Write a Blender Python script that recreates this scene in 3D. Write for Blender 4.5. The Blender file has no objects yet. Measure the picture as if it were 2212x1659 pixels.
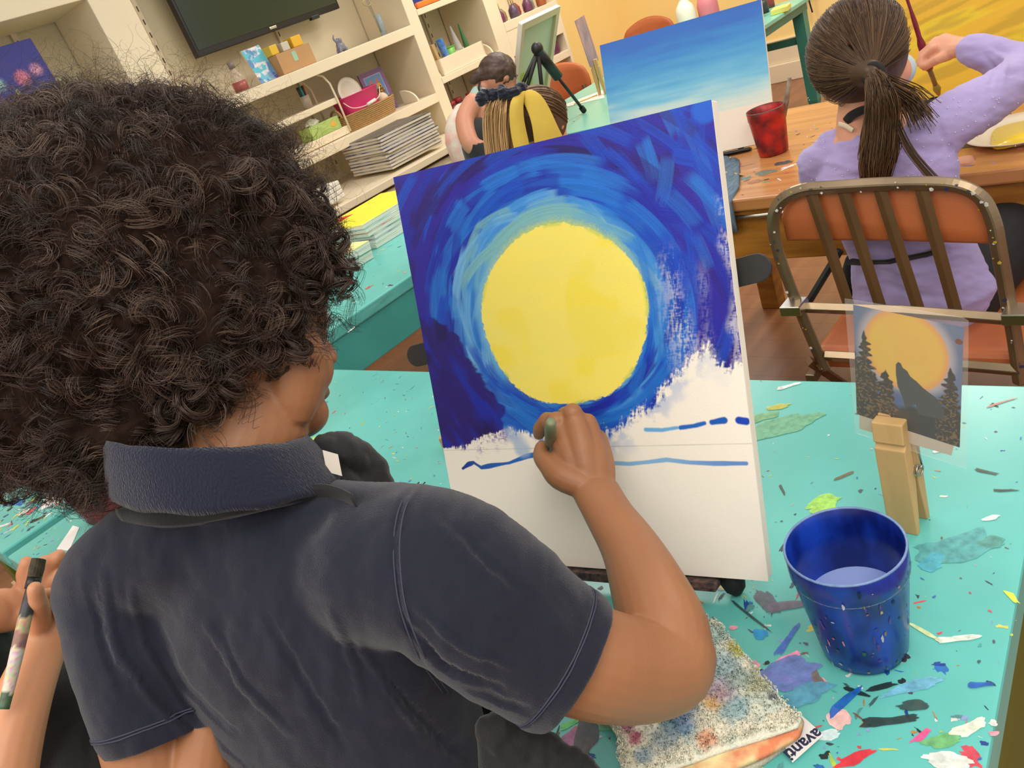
import bpy, bmesh, math, random
import numpy as np
from mathutils import Vector, Matrix

SC = bpy.context.scene
COL = SC.collection
PI = math.pi
# ---------------------------------------------------------------- camera
EYE = 1.40                     # the phone is held 1.40 m above the floor, tilted down and rolled
TAB = 0.72                     # height of the tables
F = 1735.0
_z = np.array([-1374., 3470., 1735.]); _z /= np.linalg.norm(_z)
_x = np.array([1724., 1550., -1735.]); _x -= _x @ _z * _z; _x /= np.linalg.norm(_x)
_y = np.cross(_z, _x)
cam_d = bpy.data.cameras.new('camera'); cam = bpy.data.objects.new('camera', cam_d); COL.objects.link(cam)
cam_d.sensor_width = 36; cam_d.lens = F / 2212 * 36; cam_d.clip_start = 0.02; cam_d.clip_end = 50
M = Matrix(((_x[0], _x[1], _x[2], 0), (_y[0], _y[1], _y[2], 0), (_z[0], _z[1], _z[2], EYE), (0, 0, 0, 1)))
cam.matrix_world = M
SC.camera = cam
# ---------------------------------------------------------------- light
W = bpy.data.worlds.new('world'); SC.world = W; W.use_nodes = True
W.node_tree.nodes['Background'].inputs[0].default_value = (1.0, 0.955, 0.90, 1)
W.node_tree.nodes['Background'].inputs[1].default_value = 0.76
def ceiling_or_fill_light(x, y, sx, sy, power, z=2.72, col=(1.0, 0.93, 0.84)):
    l = bpy.data.lights.new('ceiling_or_fill_panel', 'AREA'); l.shape = 'RECTANGLE'; l.size = sx; l.size_y = sy
    l.energy = power; l.color = col
    o = bpy.data.objects.new('ceiling_or_fill_panel', l); COL.objects.link(o); o.location = (x, y, z)
ceiling_or_fill_light(-1.7, 1.5, 2.2, 1.4, 44)
ceiling_or_fill_light(-1.5, -0.6, 2.2, 1.4, 32)
ceiling_or_fill_light(-0.1, -0.75, 1.6, 1.0, 30)  # added fill light, brightens the moon canvas where the boy blocks the others
ceiling_or_fill_light(2.2, 2.2, 1.2, 0.6, 22)
ceiling_or_fill_light(2.6, -0.2, 1.2, 0.6, 15)
ceiling_or_fill_light(4.6, 1.2, 1.2, 0.6, 42)
ceiling_or_fill_light(4.6, 3.0, 1.2, 0.6, 36)
SC.view_settings.view_transform = 'Standard'
SC.view_settings.look = 'None'
SC.view_settings.exposure = 0.0
SC.view_settings.gamma = 1.0
SC.view_settings.use_curve_mapping = False
# ---------------------------------------------------------------- helpers
def ray(px, py):
    d = np.array([px - 1106., 829.5 - py, -F])
    return np.array([d @ _x, d @ _y, d @ _z]) / F
def D(px, py, d):
    r = ray(px, py) * d; return Vector((r[0], r[1], r[2] + EYE))
def PZ(px, py, z):
    r = ray(px, py); return D(px, py, (z - EYE) / r[2])
def PY(px, py, y):
    r = ray(px, py); return D(px, py, y / r[1])
def PX(px, py, x):
    r = ray(px, py); return D(px, py, x / r[0])
def lin(c):
    return tuple(((v / 255) / 12.92 if v <= 10 else ((v / 255 + 0.055) / 1.055) ** 2.4) for v in c)
MATS = {}
def mat(name, rgb, rough=0.5, metal=0.0, var=0.0, vs=6.0, bump=0.0, bs=200.0, spec=0.5, rgb2=None, sheen=0.0, trans=0.0, alpha=1.0, coat=0.0, stretch=None, sss=0.0):
    if name in MATS: return MATS[name]
    m = bpy.data.materials.new(name); m.use_nodes = True; nt = m.node_tree; b = nt.nodes['Principled BSDF']
    c = lin(rgb)
    b.inputs['Base Color'].default_value = (*c, 1); b.inputs['Roughness'].default_value = rough
    b.inputs['Metallic'].default_value = metal; b.inputs['Specular IOR Level'].default_value = spec
    b.inputs['Transmission Weight'].default_value = trans; b.inputs['Alpha'].default_value = alpha
    b.inputs['Coat Weight'].default_value = coat
    if sheen: b.inputs['Sheen Weight'].default_value = sheen; b.inputs['Sheen Roughness'].default_value = 0.4
    if sss: b.inputs['Subsurface Weight'].default_value = sss; b.inputs['Subsurface Radius'].default_value = (0.012, 0.005, 0.003); b.inputs['Subsurface Scale'].default_value = 1.0
    co = None
    if var or bump:
        tc = nt.nodes.new('ShaderNodeTexCoord'); co = tc.outputs['Object']
        if stretch:
            mp = nt.nodes.new('ShaderNodeMapping'); mp.inputs['Scale'].default_value = stretch
            nt.links.new(co, mp.inputs[0]); co = mp.outputs[0]
    if var:
        n = nt.nodes.new('ShaderNodeTexNoise'); n.inputs['Scale'].default_value = vs; n.inputs['Detail'].default_value = 5
        nt.links.new(co, n.inputs['Vector'])
        r = nt.nodes.new('ShaderNodeValToRGB'); nt.links.new(n.outputs['Fac'], r.inputs[0])
        c2 = lin(rgb2) if rgb2 else tuple(v * (1 - var) for v in c)
        r.color_ramp.elements[0].position = 0.36; r.color_ramp.elements[0].color = (*c2, 1)
        r.color_ramp.elements[1].position = 0.64; r.color_ramp.elements[1].color = (*c, 1)
        nt.links.new(r.outputs[0], b.inputs['Base Color'])
    if bump:
        n = nt.nodes.new('ShaderNodeTexNoise'); n.inputs['Scale'].default_value = bs; n.inputs['Detail'].default_value = 3
        nt.links.new(co, n.inputs['Vector'])
        bp = nt.nodes.new('ShaderNodeBump'); bp.inputs['Strength'].default_value = bump; bp.inputs['Distance'].default_value = 0.002
        nt.links.new(n.outputs['Fac'], bp.inputs['Height']); nt.links.new(bp.outputs[0], b.inputs['Normal'])
    MATS[name] = m
    return m
def cmat(name, rough=0.5, bump=0.0, bs=200.0, spec=0.5, sheen=0.0, var=0.0, vs=40.0, alpha=1.0, coat=0.0, stretch=None):
    """paint whose colour is the mesh's own colour attribute 'Col', broken up by noise"""
    if name in MATS: return MATS[name]
    m = bpy.data.materials.new(name); m.use_nodes = True; nt = m.node_tree; b = nt.nodes['Principled BSDF']
    a = nt.nodes.new('ShaderNodeVertexColor'); a.layer_name = 'Col'; out = a.outputs['Color']
    tc = nt.nodes.new('ShaderNodeTexCoord'); co = tc.outputs['Object']
    if stretch:
        mp = nt.nodes.new('ShaderNodeMapping'); mp.inputs['Scale'].default_value = stretch
        nt.links.new(co, mp.inputs[0]); co = mp.outputs[0]
    if var:
        n = nt.nodes.new('ShaderNodeTexNoise'); n.inputs['Scale'].default_value = vs; n.inputs['Detail'].default_value = 5
        nt.links.new(co, n.inputs['Vector'])
        mr = nt.nodes.new('ShaderNodeMapRange'); mr.inputs['From Min'].default_value = 0.3; mr.inputs['From Max'].default_value = 0.7
        mr.inputs['To Min'].default_value = 1 - var; mr.inputs['To Max'].default_value = 1 + var
        nt.links.new(n.outputs['Fac'], mr.inputs[0])
        mx = nt.nodes.new('ShaderNodeVectorMath'); mx.operation = 'SCALE'
        nt.links.new(out, mx.inputs[0]); nt.links.new(mr.outputs[0], mx.inputs['Scale']); out = mx.outputs[0]
    nt.links.new(out, b.inputs['Base Color'])
    b.inputs['Roughness'].default_value = rough; b.inputs['Specular IOR Level'].default_value = spec
    b.inputs['Alpha'].default_value = alpha; b.inputs['Coat Weight'].default_value = coat
    if sheen: b.inputs['Sheen Weight'].default_value = sheen
    if bump:
        n = nt.nodes.new('ShaderNodeTexNoise'); n.inputs['Scale'].default_value = bs; n.inputs['Detail'].default_value = 3
        nt.links.new(co, n.inputs['Vector'])
        bp = nt.nodes.new('ShaderNodeBump'); bp.inputs['Strength'].default_value = bump; bp.inputs['Distance'].default_value = 0.002
        nt.links.new(n.outputs['Fac'], bp.inputs['Height']); nt.links.new(bp.outputs[0], b.inputs['Normal'])
    MATS[name] = m
    return m

class MB:
    """collects shapes into one mesh"""
    def __init__(s): s.v = []; s.f = []; s.c = []
    def add(s, vs, fs, col=None):
        o = len(s.v); s.v += [tuple(v) for v in vs]; s.f += [tuple(i + o for i in f) for f in fs]
        s.c += [col] * len(vs); return s
    def box(s, c, d, rot=None, col=None):
        c = Vector(c); h = [x / 2 for x in d]
        vs = [Vector((sx * h[0], sy * h[1], sz * h[2])) for sz in (-1, 1) for sy in (-1, 1) for sx in (-1, 1)]
        if rot is not None:
            R = rot if isinstance(rot, Matrix) else Matrix.Rotation(rot, 3, 'Z')
            vs = [R @ v for v in vs]
        return s.add([c + v for v in vs], [(0, 2, 3, 1), (4, 5, 7, 6), (0, 1, 5, 4), (2, 6, 7, 3), (0, 4, 6, 2), (1, 3, 7, 5)], col)
    def obox(s, o, a, b, c, col=None):
        """box from corner o along edge vectors a, b, c"""
        o, a, b, c = map(Vector, (o, a, b, c))
        vs = [o, o + a, o + b, o + a + b, o + c, o + a + c, o + b + c, o + a + b + c]
        return s.add(vs, [(0, 2, 3, 1), (4, 5, 7, 6), (0, 1, 5, 4), (2, 6, 7, 3), (0, 4, 6, 2), (1, 3, 7, 5)], col)
    def tube(s, pts, rad, n=8, caps=True, flat=None, col=None, closed=False):
        pts = [Vector(p) for p in pts]; k = len(pts)
        if not isinstance(rad, list): rad = [rad] * k
        T = []
        for i in range(k):
            a = pts[(i - 1) % k] if (closed or i > 0) else pts[i]; b = pts[(i + 1) % k] if (closed or i < k - 1) else pts[i]
            t = (b - a); T.append(t.normalized() if t.length > 1e-9 else Vector((0, 0, 1)))
        if flat is not None: u = Vector(flat); u = (u - u.dot(T[0]) * T[0]).normalized()
        else: u = T[0].orthogonal().normalized()
        vs = []
        for i in range(k):
            u = (u - u.dot(T[i]) * T[i]);
            u = u.normalized() if u.length > 1e-6 else T[i].orthogonal().normalized()
            w = T[i].cross(u); r = rad[i]; ra, rb = r if isinstance(r, (list, tuple)) else (r, r)
            for j in range(n):
                t = 2 * PI * j / n; vs.append(pts[i] + u * (math.cos(t) * ra) + w * (math.sin(t) * rb))
        fs = []
        for i in range(k if closed else k - 1):
            for j in range(n):
                a = i * n + j; b = i * n + (j + 1) % n; a2 = ((i + 1) % k) * n + j; b2 = ((i + 1) % k) * n + (j + 1) % n
                fs.append((a, b, b2, a2))
        if caps and not closed: fs += [tuple(reversed(range(n))), tuple(range((k - 1) * n, k * n))]
        return s.add(vs, fs, col)
    def lathe(s, prof, c=(0, 0, 0), n=32, col=None, R=None, closed=False):
        c = Vector(c); vs = []; k = len(prof)
        for r, z in prof:
            for j in range(n):
                t = 2 * PI * j / n; v = Vector((r * math.cos(t), r * math.sin(t), z)); vs.append(c + (R @ v if R else v))
        fs = []
        for i in range(k - 1):
            for j in range(n):
                fs.append((i * n + j, i * n + (j + 1) % n, (i + 1) * n + (j + 1) % n, (i + 1) * n + j))
        if prof[0][0] > 1e-6 and not closed: fs.append(tuple(reversed(range(n))))
        if prof[-1][0] > 1e-6 and not closed: fs.append(tuple(range((k - 1) * n, k * n)))
        return s.add(vs, fs, col)
    def ball(s, c, r, n=16, m=10, R=None, col=None):
        c = Vector(c); r = r if isinstance(r, (list, tuple)) else (r, r, r); vs = []; fs = []
        for i in range(m + 1):
            a = PI * i / m
            for j in range(n):
                t = 2 * PI * j / n
                v = Vector((r[0] * math.sin(a) * math.cos(t), r[1] * math.sin(a) * math.sin(t), r[2] * math.cos(a)))
                vs.append(c + (R @ v if R else v))
        for i in range(m):
            for j in range(n):
                fs.append((i * n + j, (i + 1) * n + j, (i + 1) * n + (j + 1) % n, i * n + (j + 1) % n))
        return s.add(vs, fs, col)
    def prism(s, outline, ext, col=None):
        """outline: 3D points of a flat polygon; ext: vector"""
        o = [Vector(p) for p in outline]; e = Vector(ext); n = len(o)
        return s.add(o + [p + e for p in o], [tuple(reversed(range(n))), tuple(range(n, 2 * n))] + [(i, (i + 1) % n, n + (i + 1) % n, n + i) for i in range(n)], col)
    def sheet(s, rows, thick=0.0, col=None):
        """grid of 3D points -> surface"""
        R = len(rows); C_ = len(rows[0]); vs = [p for r in rows for p in r]
        return s.add(vs, [(i * C_ + j, i * C_ + j + 1, (i + 1) * C_ + j + 1, (i + 1) * C_ + j) for i in range(R - 1) for j in range(C_ - 1)], col)
    def build(s, name, m, parent=None, smooth=False, bev=0.0, seg=2, ang=35, solid=0.0, sub=0, local=False):
        me = bpy.data.meshes.new(name); me.from_pydata(s.v, [], s.f)
        if any(c is not None for c in s.c):
            ca = me.color_attributes.new('Col', 'FLOAT_COLOR', 'POINT')
            arr = np.ones((len(s.v), 4), 'f'); arr[:, :3] = [c if c is not None else (1, 1, 1) for c in s.c]
            ca.data.foreach_set('color', arr.ravel())
        bm = bmesh.new(); bm.from_mesh(me)
        if len(s.v) < 60000:
            bmesh.ops.remove_doubles(bm, verts=bm.verts, dist=1e-7)
            bmesh.ops.recalc_face_normals(bm, faces=bm.faces)
        bm.to_mesh(me); bm.free()
        return link(name, me, m, parent, smooth, bev, seg, ang, solid, sub, local)
def wm(o):
    b = Matrix.LocRotScale(o.location, o.rotation_euler, o.scale)
    return (wm(o.parent) @ o.matrix_parent_inverse @ b) if o.parent else b
def link(name, me, m, parent=None, smooth=False, bev=0.0, seg=2, ang=35, solid=0.0, sub=0, local=False):
    ob = bpy.data.objects.new(name, me); COL.objects.link(ob)
    if m: me.materials.append(m)
    if parent:
        ob.parent = parent
        if not local: ob.matrix_parent_inverse = wm(parent).inverted()
    elif not local and len(me.vertices):
        co = np.empty(len(me.vertices) * 3, 'f'); me.vertices.foreach_get('co', co); co = co.reshape(-1, 3)
        b = [(co[:, 0].min() + co[:, 0].max()) / 2, (co[:, 1].min() + co[:, 1].max()) / 2, co[:, 2].min()]
        me.vertices.foreach_set('co', (co - np.array(b, 'f')).ravel()); ob.location = b; me.update()
    if solid:
        q = ob.modifiers.new('solid', 'SOLIDIFY'); q.thickness = solid; q.offset = 0
    if sub:
        q = ob.modifiers.new('sub', 'SUBSURF'); q.levels = sub; q.render_levels = sub
    if bev:
        q = ob.modifiers.new('bevel', 'BEVEL'); q.width = bev; q.segments = seg; q.limit_method = 'ANGLE'; q.angle_limit = math.radians(ang)
        q.harden_normals = False
    if smooth or bev:
        me.polygons.foreach_set('use_smooth', [True] * len(me.polygons))
        if bev and not smooth:
            me.polygons.foreach_set('use_smooth', [False] * len(me.polygons))
    return ob
def tag(o, label=None, cat=None, group=None, kind=None):
    if label: o['label'] = label
    if cat: o['category'] = cat
    if group: o['group'] = group
    if kind: o['kind'] = kind
    return o
def thing(name, label, cat, loc=(0, 0, 0), rz=0.0, group=None):
    o = bpy.data.objects.new(name, None); COL.objects.link(o); o.empty_display_size = 0.05
    o.location = loc; o.rotation_euler = (0, 0, rz)
    return tag(o, label, cat, group)
def dup(root, loc, rz, label=None, group=None):
    r = root.copy(); COL.objects.link(r); r.location = loc; r.rotation_euler = (0, 0, rz)
    if label: r['label'] = label
    if group: r['group'] = group
    for ch in list(root.children):
        c = ch.copy(); COL.objects.link(c); c.parent = r; c.matrix_parent_inverse = ch.matrix_parent_inverse.copy()
        for g in ch.children:
            d = g.copy(); COL.objects.link(d); d.parent = c; d.matrix_parent_inverse = g.matrix_parent_inverse.copy()
    return r
def struct(name, mb, m, **k):
    o = mb.build(name, m, **k); o['kind'] = 'structure'; return o
# value noise
_rng = np.random.RandomState(7); _LAT = _rng.rand(256, 256)
def vnoise(x, y):
    xi = np.floor(x).astype(int); yi = np.floor(y).astype(int); fx = x - xi; fy = y - yi
    fx = fx * fx * (3 - 2 * fx); fy = fy * fy * (3 - 2 * fy)
    g = lambda a, b: _LAT[a & 255, b & 255]
    return (g(xi, yi) * (1 - fx) + g(xi + 1, yi) * fx) * (1 - fy) + (g(xi, yi + 1) * (1 - fx) + g(xi + 1, yi + 1) * fx) * fy
def fbm(x, y, o=4):
    s = 0; a = 0.5; t = 0
    for i in range(o): s = s + a * vnoise(x * 2 ** i + 17 * i, y * 2 ** i + 31 * i); t += a; a *= 0.5
    return s / t
def sm(a, b, x): t = np.clip((x - a) / (b - a), 0, 1); return t * t * (3 - 2 * t)
def mixc(c1, c2, t): return c1 * (1 - t[..., None]) + c2 * t[..., None]
def LC(*rgb): return np.array(lin(rgb))
def canvas_grid(name, BL, u, v, W_, H_, nx, ny, colf, m, parent, thick=0.018, bulge=0.0):
    """stretched canvas: the painted face as a fine grid with colours, wrapped edges as plain cloth"""
    BL, u, v = map(Vector, (BL, u, v)); nrm = u.cross(v).normalized()
    X, Y = np.meshgrid(np.linspace(0, W_, nx), np.linspace(0, H_, ny))
    P = np.array(BL)[None, None] + X[..., None] * np.array(u) + Y[..., None] * np.array(v)
    P = P.reshape(-1, 3)
    idx = np.arange(nx * ny).reshape(ny, nx)
    fs = np.stack([idx[:-1, :-1], idx[:-1, 1:], idx[1:, 1:], idx[1:, :-1]], -1).reshape(-1, 4)
    me = bpy.data.meshes.new(name); me.vertices.add(len(P)); me.vertices.foreach_set('co', P.astype('f').ravel())
    me.loops.add(fs.size); me.loops.foreach_set('vertex_index', fs.ravel().astype('i'))
    me.polygons.add(len(fs)); me.polygons.foreach_set('loop_start', np.arange(0, fs.size, 4, dtype='i'))
    me.update(calc_edges=True)
    c = colf(X, Y).reshape(-1, 3); arr = np.ones((len(P), 4), 'f'); arr[:, :3] = np.clip(c, 0, 1)
    ca = me.color_attributes.new('Col', 'FLOAT_COLOR', 'POINT'); ca.data.foreach_set('color', arr.ravel())
    me.validate()
    return link(name, me, m, parent, smooth=True)
# ================================================================ MATERIALS
white = mat('white_paint', (232, 216, 186), 0.45, var=0.05, vs=3)
cream = mat('cream_back', (226, 212, 180), 0.5, var=0.04, vs=3)
teal_side = mat('teal_apron', (72, 165, 158), 0.4, var=0.12, vs=9)
olive = mat('olive_paint', (92, 100, 18), 0.5, var=0.15, vs=6)
black = mat('black_plastic', (26, 25, 24), 0.45)
black_rub = mat('black_rubber', (20, 20, 20), 0.7, bump=0.3, bs=300)
cloth_white = mat('raw_canvas', (244, 236, 222), 0.8, bump=0.25, bs=900)
wood = mat('pine_wood', (205, 168, 112), 0.6, var=0.22, vs=22, stretch=(1, 1, 0.15), bump=0.2, bs=120)
wood2 = mat('worn_wood', (176, 140, 96), 0.65, var=0.35, vs=14, bump=0.2, bs=90)
steel = mat('steel', (190, 186, 176), 0.3, metal=1.0)
# ================================================================ SETTING
# floor: reddish laminate planks
fm = mat('floor_planks', (150, 98, 62), 0.32, var=0.22, vs=2.2, stretch=(0.5, 6, 1), rgb2=(126, 78, 46))
nt = fm.node_tree; bs_ = nt.nodes['Principled BSDF']
brick = nt.nodes.new('ShaderNodeTexBrick'); brick.inputs['Scale'].default_value = 1.0; brick.inputs['Mortar Size'].default_value = 0.0015
brick.inputs['Brick Width'].default_value = 1.2; brick.inputs['Row Height'].default_value = 0.12
brick.inputs['Color1'].default_value = (1, 1, 1, 1); brick.inputs['Color2'].default_value = (0.88, 0.86, 0.84, 1); brick.inputs['Mortar'].default_value = (0.6, 0.55, 0.5, 1)
tcc = nt.nodes.new('ShaderNodeTexCoord'); mpp = nt.nodes.new('ShaderNodeMapping'); mpp.inputs['Rotation'].default_value = (0, 0, PI / 2)
nt.links.new(tcc.outputs['Object'], mpp.inputs[0]); nt.links.new(mpp.outputs[0], brick.inputs['Vector'])
mm = nt.nodes.new('ShaderNodeMix'); mm.data_type = 'RGBA'; mm.blend_type = 'MULTIPLY'; mm.inputs[0].default_value = 1
src = bs_.inputs['Base Color'].links[0].from_socket
nt.links.new(src, mm.inputs[6]); nt.links.new(brick.outputs['Color'], mm.inputs[7]); nt.links.new(mm.outputs[2], bs_.inputs['Base Color'])
struct('floor', MB().add([(-3, -3, 0), (8, -3, 0), (8, 5, 0), (-3, 5, 0)], [(0, 1, 2, 3)]), fm)
struct('wall_back', MB().box((2.25, 4.37, 1.4), (8.5, 0.1, 2.8)), cream)
struct('wall_right', MB().box((6.55, 1.0, 1.4), (0.1, 6.8, 2.8)), mat('yellow_wall', (253, 222, 146), 0.6, var=0.05, vs=1.5))
# white wainscot and baseboard on the yellow wall
struct('trim_1', MB().box((6.49, 1.0, 0.14 + 0.09), (0.02, 6.6, 0.18)), white, bev=0.003)
struct('baseboard_right', MB().box((6.475, 1.0, 0.07), (0.05, 6.6, 0.14)), white, bev=0.006)

# built-in shelving: face at y = 3.9, back at y = 4.31
YF = 3.9; YB = 4.31
def E_(py_z): return EYE + py_z
su = thing('built_in_shelving', 'white built-in shelving unit with posts and deep shelves along the back wall', 'shelving', (2.6, 4.1, 0))
def post(x0, x1, nm='post'):
    MB().box(((x0 + x1) / 2, (YF + YB) / 2, 1.76), (x1 - x0, YB - YF, 2.08)).build(nm, white, su, bev=0.003)
post(1.93, 2.12); post(3.74, 3.83); post(4.44, 4.57)
def shelf(x0, x1, zt, th=0.06, y0=YF - 0.003, nm='shelf'):
    MB().box(((x0 + x1) / 2, (y0 + YB) / 2, zt - th / 2), (x1 - x0, YB - y0, th)).build(nm, white, su, bev=0.003)
shelf(0.6, 1.93, 2.06, 0.09); shelf(0.6, 1.93, 1.388)
shelf(2.12, 3.74, 1.388); shelf(2.12, 3.74, 0.972, 0.055); shelf(0.6, 1.93, 0.972, 0.055)
shelf(3.83, 4.44, 1.455, 0.035); shelf(3.83, 4.44, 1.04, 0.04); shelf(3.83, 4.44, 0.75, 0.03)
shelf(2.12, 3.74, 2.3); 
# shelf standards: slotted strips on the back
slot = mat('slot_dark', (90, 78, 56), 0.6)
for x in (1.72, 2.35, 3.1, 4.28):
    q = MB().box((x, YB - 0.006, 1.5), (0.024, 0.012, 1.5)).build('shelf_standard', white, su)
    m_ = MB()
    for k in range(22): m_.box((x, YB - 0.0125, 0.82 + k * 0.065), (0.007, 0.002, 0.026))
    m_.build('slots', slot, q)['kind'] = 'stuff'
# base cabinet under the shelves, deeper than they are
bc = thing('base_cabinet', 'low white base cabinet below the shelving, under the tall stack of canvases', 'cabinet', (2.6, 3.95, 0))
MB().box((2.25, 3.925, 0.38), (3.3, 0.72, 0.56)).build('body', white, bc, bev=0.004)
MB().box((2.25, 3.915, 0.70), (3.34, 0.77, 0.04)).build('worktop', white, bc, bev=0.004)
MB().box((2.25, 3.95, 0.05), (3.3, 0.68, 0.10)).build('plinth', mat('plinth_beige', (200, 170, 136), 0.5), bc)
for k in range(5): MB().box((0.95 + k * 0.66, 3.562, 0.38), (0.62, 0.018, 0.5)).build('door', white, bc, bev=0.003)
struct('baseboard_back', MB().box((2.4, 3.50, 0.035), (4.2, 0.1, 0.07)), mat('plinth_beige', (200, 170, 136), 0.5), bev=0.004)

# television
tv = thing('television', 'large black flat television mounted on the wall above the shelf', 'television', (2.95, 4.2, 1.62))
MB().box((2.97, 4.17, 1.915), (1.02, 0.045, 0.60)).build('housing', mat('tv_black', (18, 17, 16), 0.35), tv, bev=0.004)
MB().box((2.97, 4.1465, 1.925), (0.99, 0.003, 0.555)).build('screen', mat('tv_screen', (42, 56, 46), 0.12, spec=0.6), tv)  # the greenish reflection is put into the screen's base colour
MB().box((2.97, 4.145, 1.634), (0.05, 0.004, 0.014)).build('logo_plate', steel, tv, bev=0.002)
MB().box((3.28, 4.16, 1.613), (0.06, 0.03, 0.02)).build('sensor', black, tv, bev=0.003)

# ---------------------------------------------------------------- tables
RB = random.Random(5)
def splats(name, parent, poly_fn, n, z, cols, size=(0.002, 0.012), seed=1, extra=()):
    """dried paint: flat irregular blobs, dashes and dots lying on a surface"""
    R = random.Random(seed); mb = MB(); k = 0
    def blob(x, y, r, col, el=1.0, an=0.0, rag=0.25, zz=0.0):
        nonlocal k
        k += 1; m_ = 14 if r < 0.006 else 30; vs = []
        ph = [R.uniform(0, 6.28) for _ in range(4)]
        for j in range(m_):
            t = 2 * PI * j / m_
            rr = r * (1 + rag * (0.5 * math.sin(2 * t + ph[0]) + 0.35 * math.sin(3 * t + ph[1]) + 0.3 * math.sin(5 * t + ph[2])) + R.uniform(-rag, rag) * 0.45)
            ct = math.cos(t); a = math.copysign(abs(ct) ** 0.75, ct) * rr * el * (1 + R.uniform(-0.12, 0.12)); b = math.sin(t) * rr * (0.75 + 0.25 * math.sin(2.3 * t + ph[3]))
            vs.append((x + a * math.cos(an) - b * math.sin(an), y + a * math.sin(an) + b * math.cos(an), z + 0.0002 + zz + (k % 37) * 0.000012))
        mb.add([(x, y, z + 0.0002 + zz + (k % 37) * 0.000012)] + vs, [(0, 1 + j, 1 + (j + 1) % m_) for j in range(m_)], lin(col))
    for _ in range(n):
        x, y, dens = poly_fn(R)
        kind = R.random(); col = R.choice(cols)
        s_ = R.uniform(*size) * (0.45 + 0.8 * dens * R.random())
        if kind < 0.45: blob(x, y, s_ * 0.35, col, R.uniform(1, 1.6), R.uniform(0, 3.1))
        elif kind < 0.85: blob(x, y, s_ * 0.28, col, R.uniform(2, 5), R.gauss(0.9, 0.8), 0.4)
        else: blob(x, y, s_ * 0.8, col, R.uniform(1, 1.8), R.uniform(0, 3.1), 0.45)
    for (px, py, r, el, an, col) in extra:
        p = PZ(px, py, z); blob(p.x, p.y, r, col, el, an, 0.22, 0.0005)
    o = mb.build(name, cmat('dried_paint', 0.4, var=0.25, vs=120, alpha=0.80), parent); o['kind'] = 'stuff'; o['label'] = 'many coloured flecks and smears of dried paint'
    return o
teal_top = mat('teal_top', (100, 190, 182), 0.27, var=0.10, vs=5, spec=0.5, rgb2=(90, 178, 170))
C8 = [(30, 30, 34), (60, 60, 70), (70, 90, 100), (236, 232, 226), (240, 236, 230), (40, 110, 190), (30, 60, 150), (240, 160, 175), (225, 70, 90), (222, 210, 90), (180, 205, 70), (125, 90, 70), (90, 70, 110), (150, 165, 220), (190, 130, 60), (90, 150, 150), (80, 160, 160)]
ft = thing('teal_table', 'turquoise worktable splattered with paint that carries the moon canvas and blue cup', 'table', (0.62, 1.05, 0))
outline = [(0.20, 0.128), (1.0475, 0.195), (0.968, 1.955), (0.19, 1.955)]
MB().prism([(x, y, TAB - 0.05) for x, y in outline], (0, 0, 0.05)).build('tabletop', teal_top, ft, bev=0.004)
c0 = (0.6, 1.05)
ins = [(c0[0] + (x - c0[0]) * 0.97, c0[1] + (y - c0[1]) * 0.985) for x, y in outline]
MB().prism([(x, y, TAB - 0.115) for x, y in ins], (0, 0, 0.065)).build('apron', teal_side, ft, bev=0.003)
ins2 = [(c0[0] + (x - c0[0]) * 0.955, c0[1] + (y - c0[1]) * 0.98) for x, y in outline]
MB().prism([(x, y, 0.0) for x, y in ins2], (0, 0, TAB - 0.115)).build('side_panels', olive, ft, bev=0.003)
def fdens(R):
    while True:
        x = R.uniform(0.21, 1.03); y = R.uniform(0.15, 1.94)
        d = math.exp(-((x - 0.42) ** 2) / 0.035) * (0.9 if y < 0.9 else 0.7) + 0.16
        if x > 1.04 - 0.04 * (y - 0.2): continue
        if R.random() < d: return x, y, d
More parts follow.
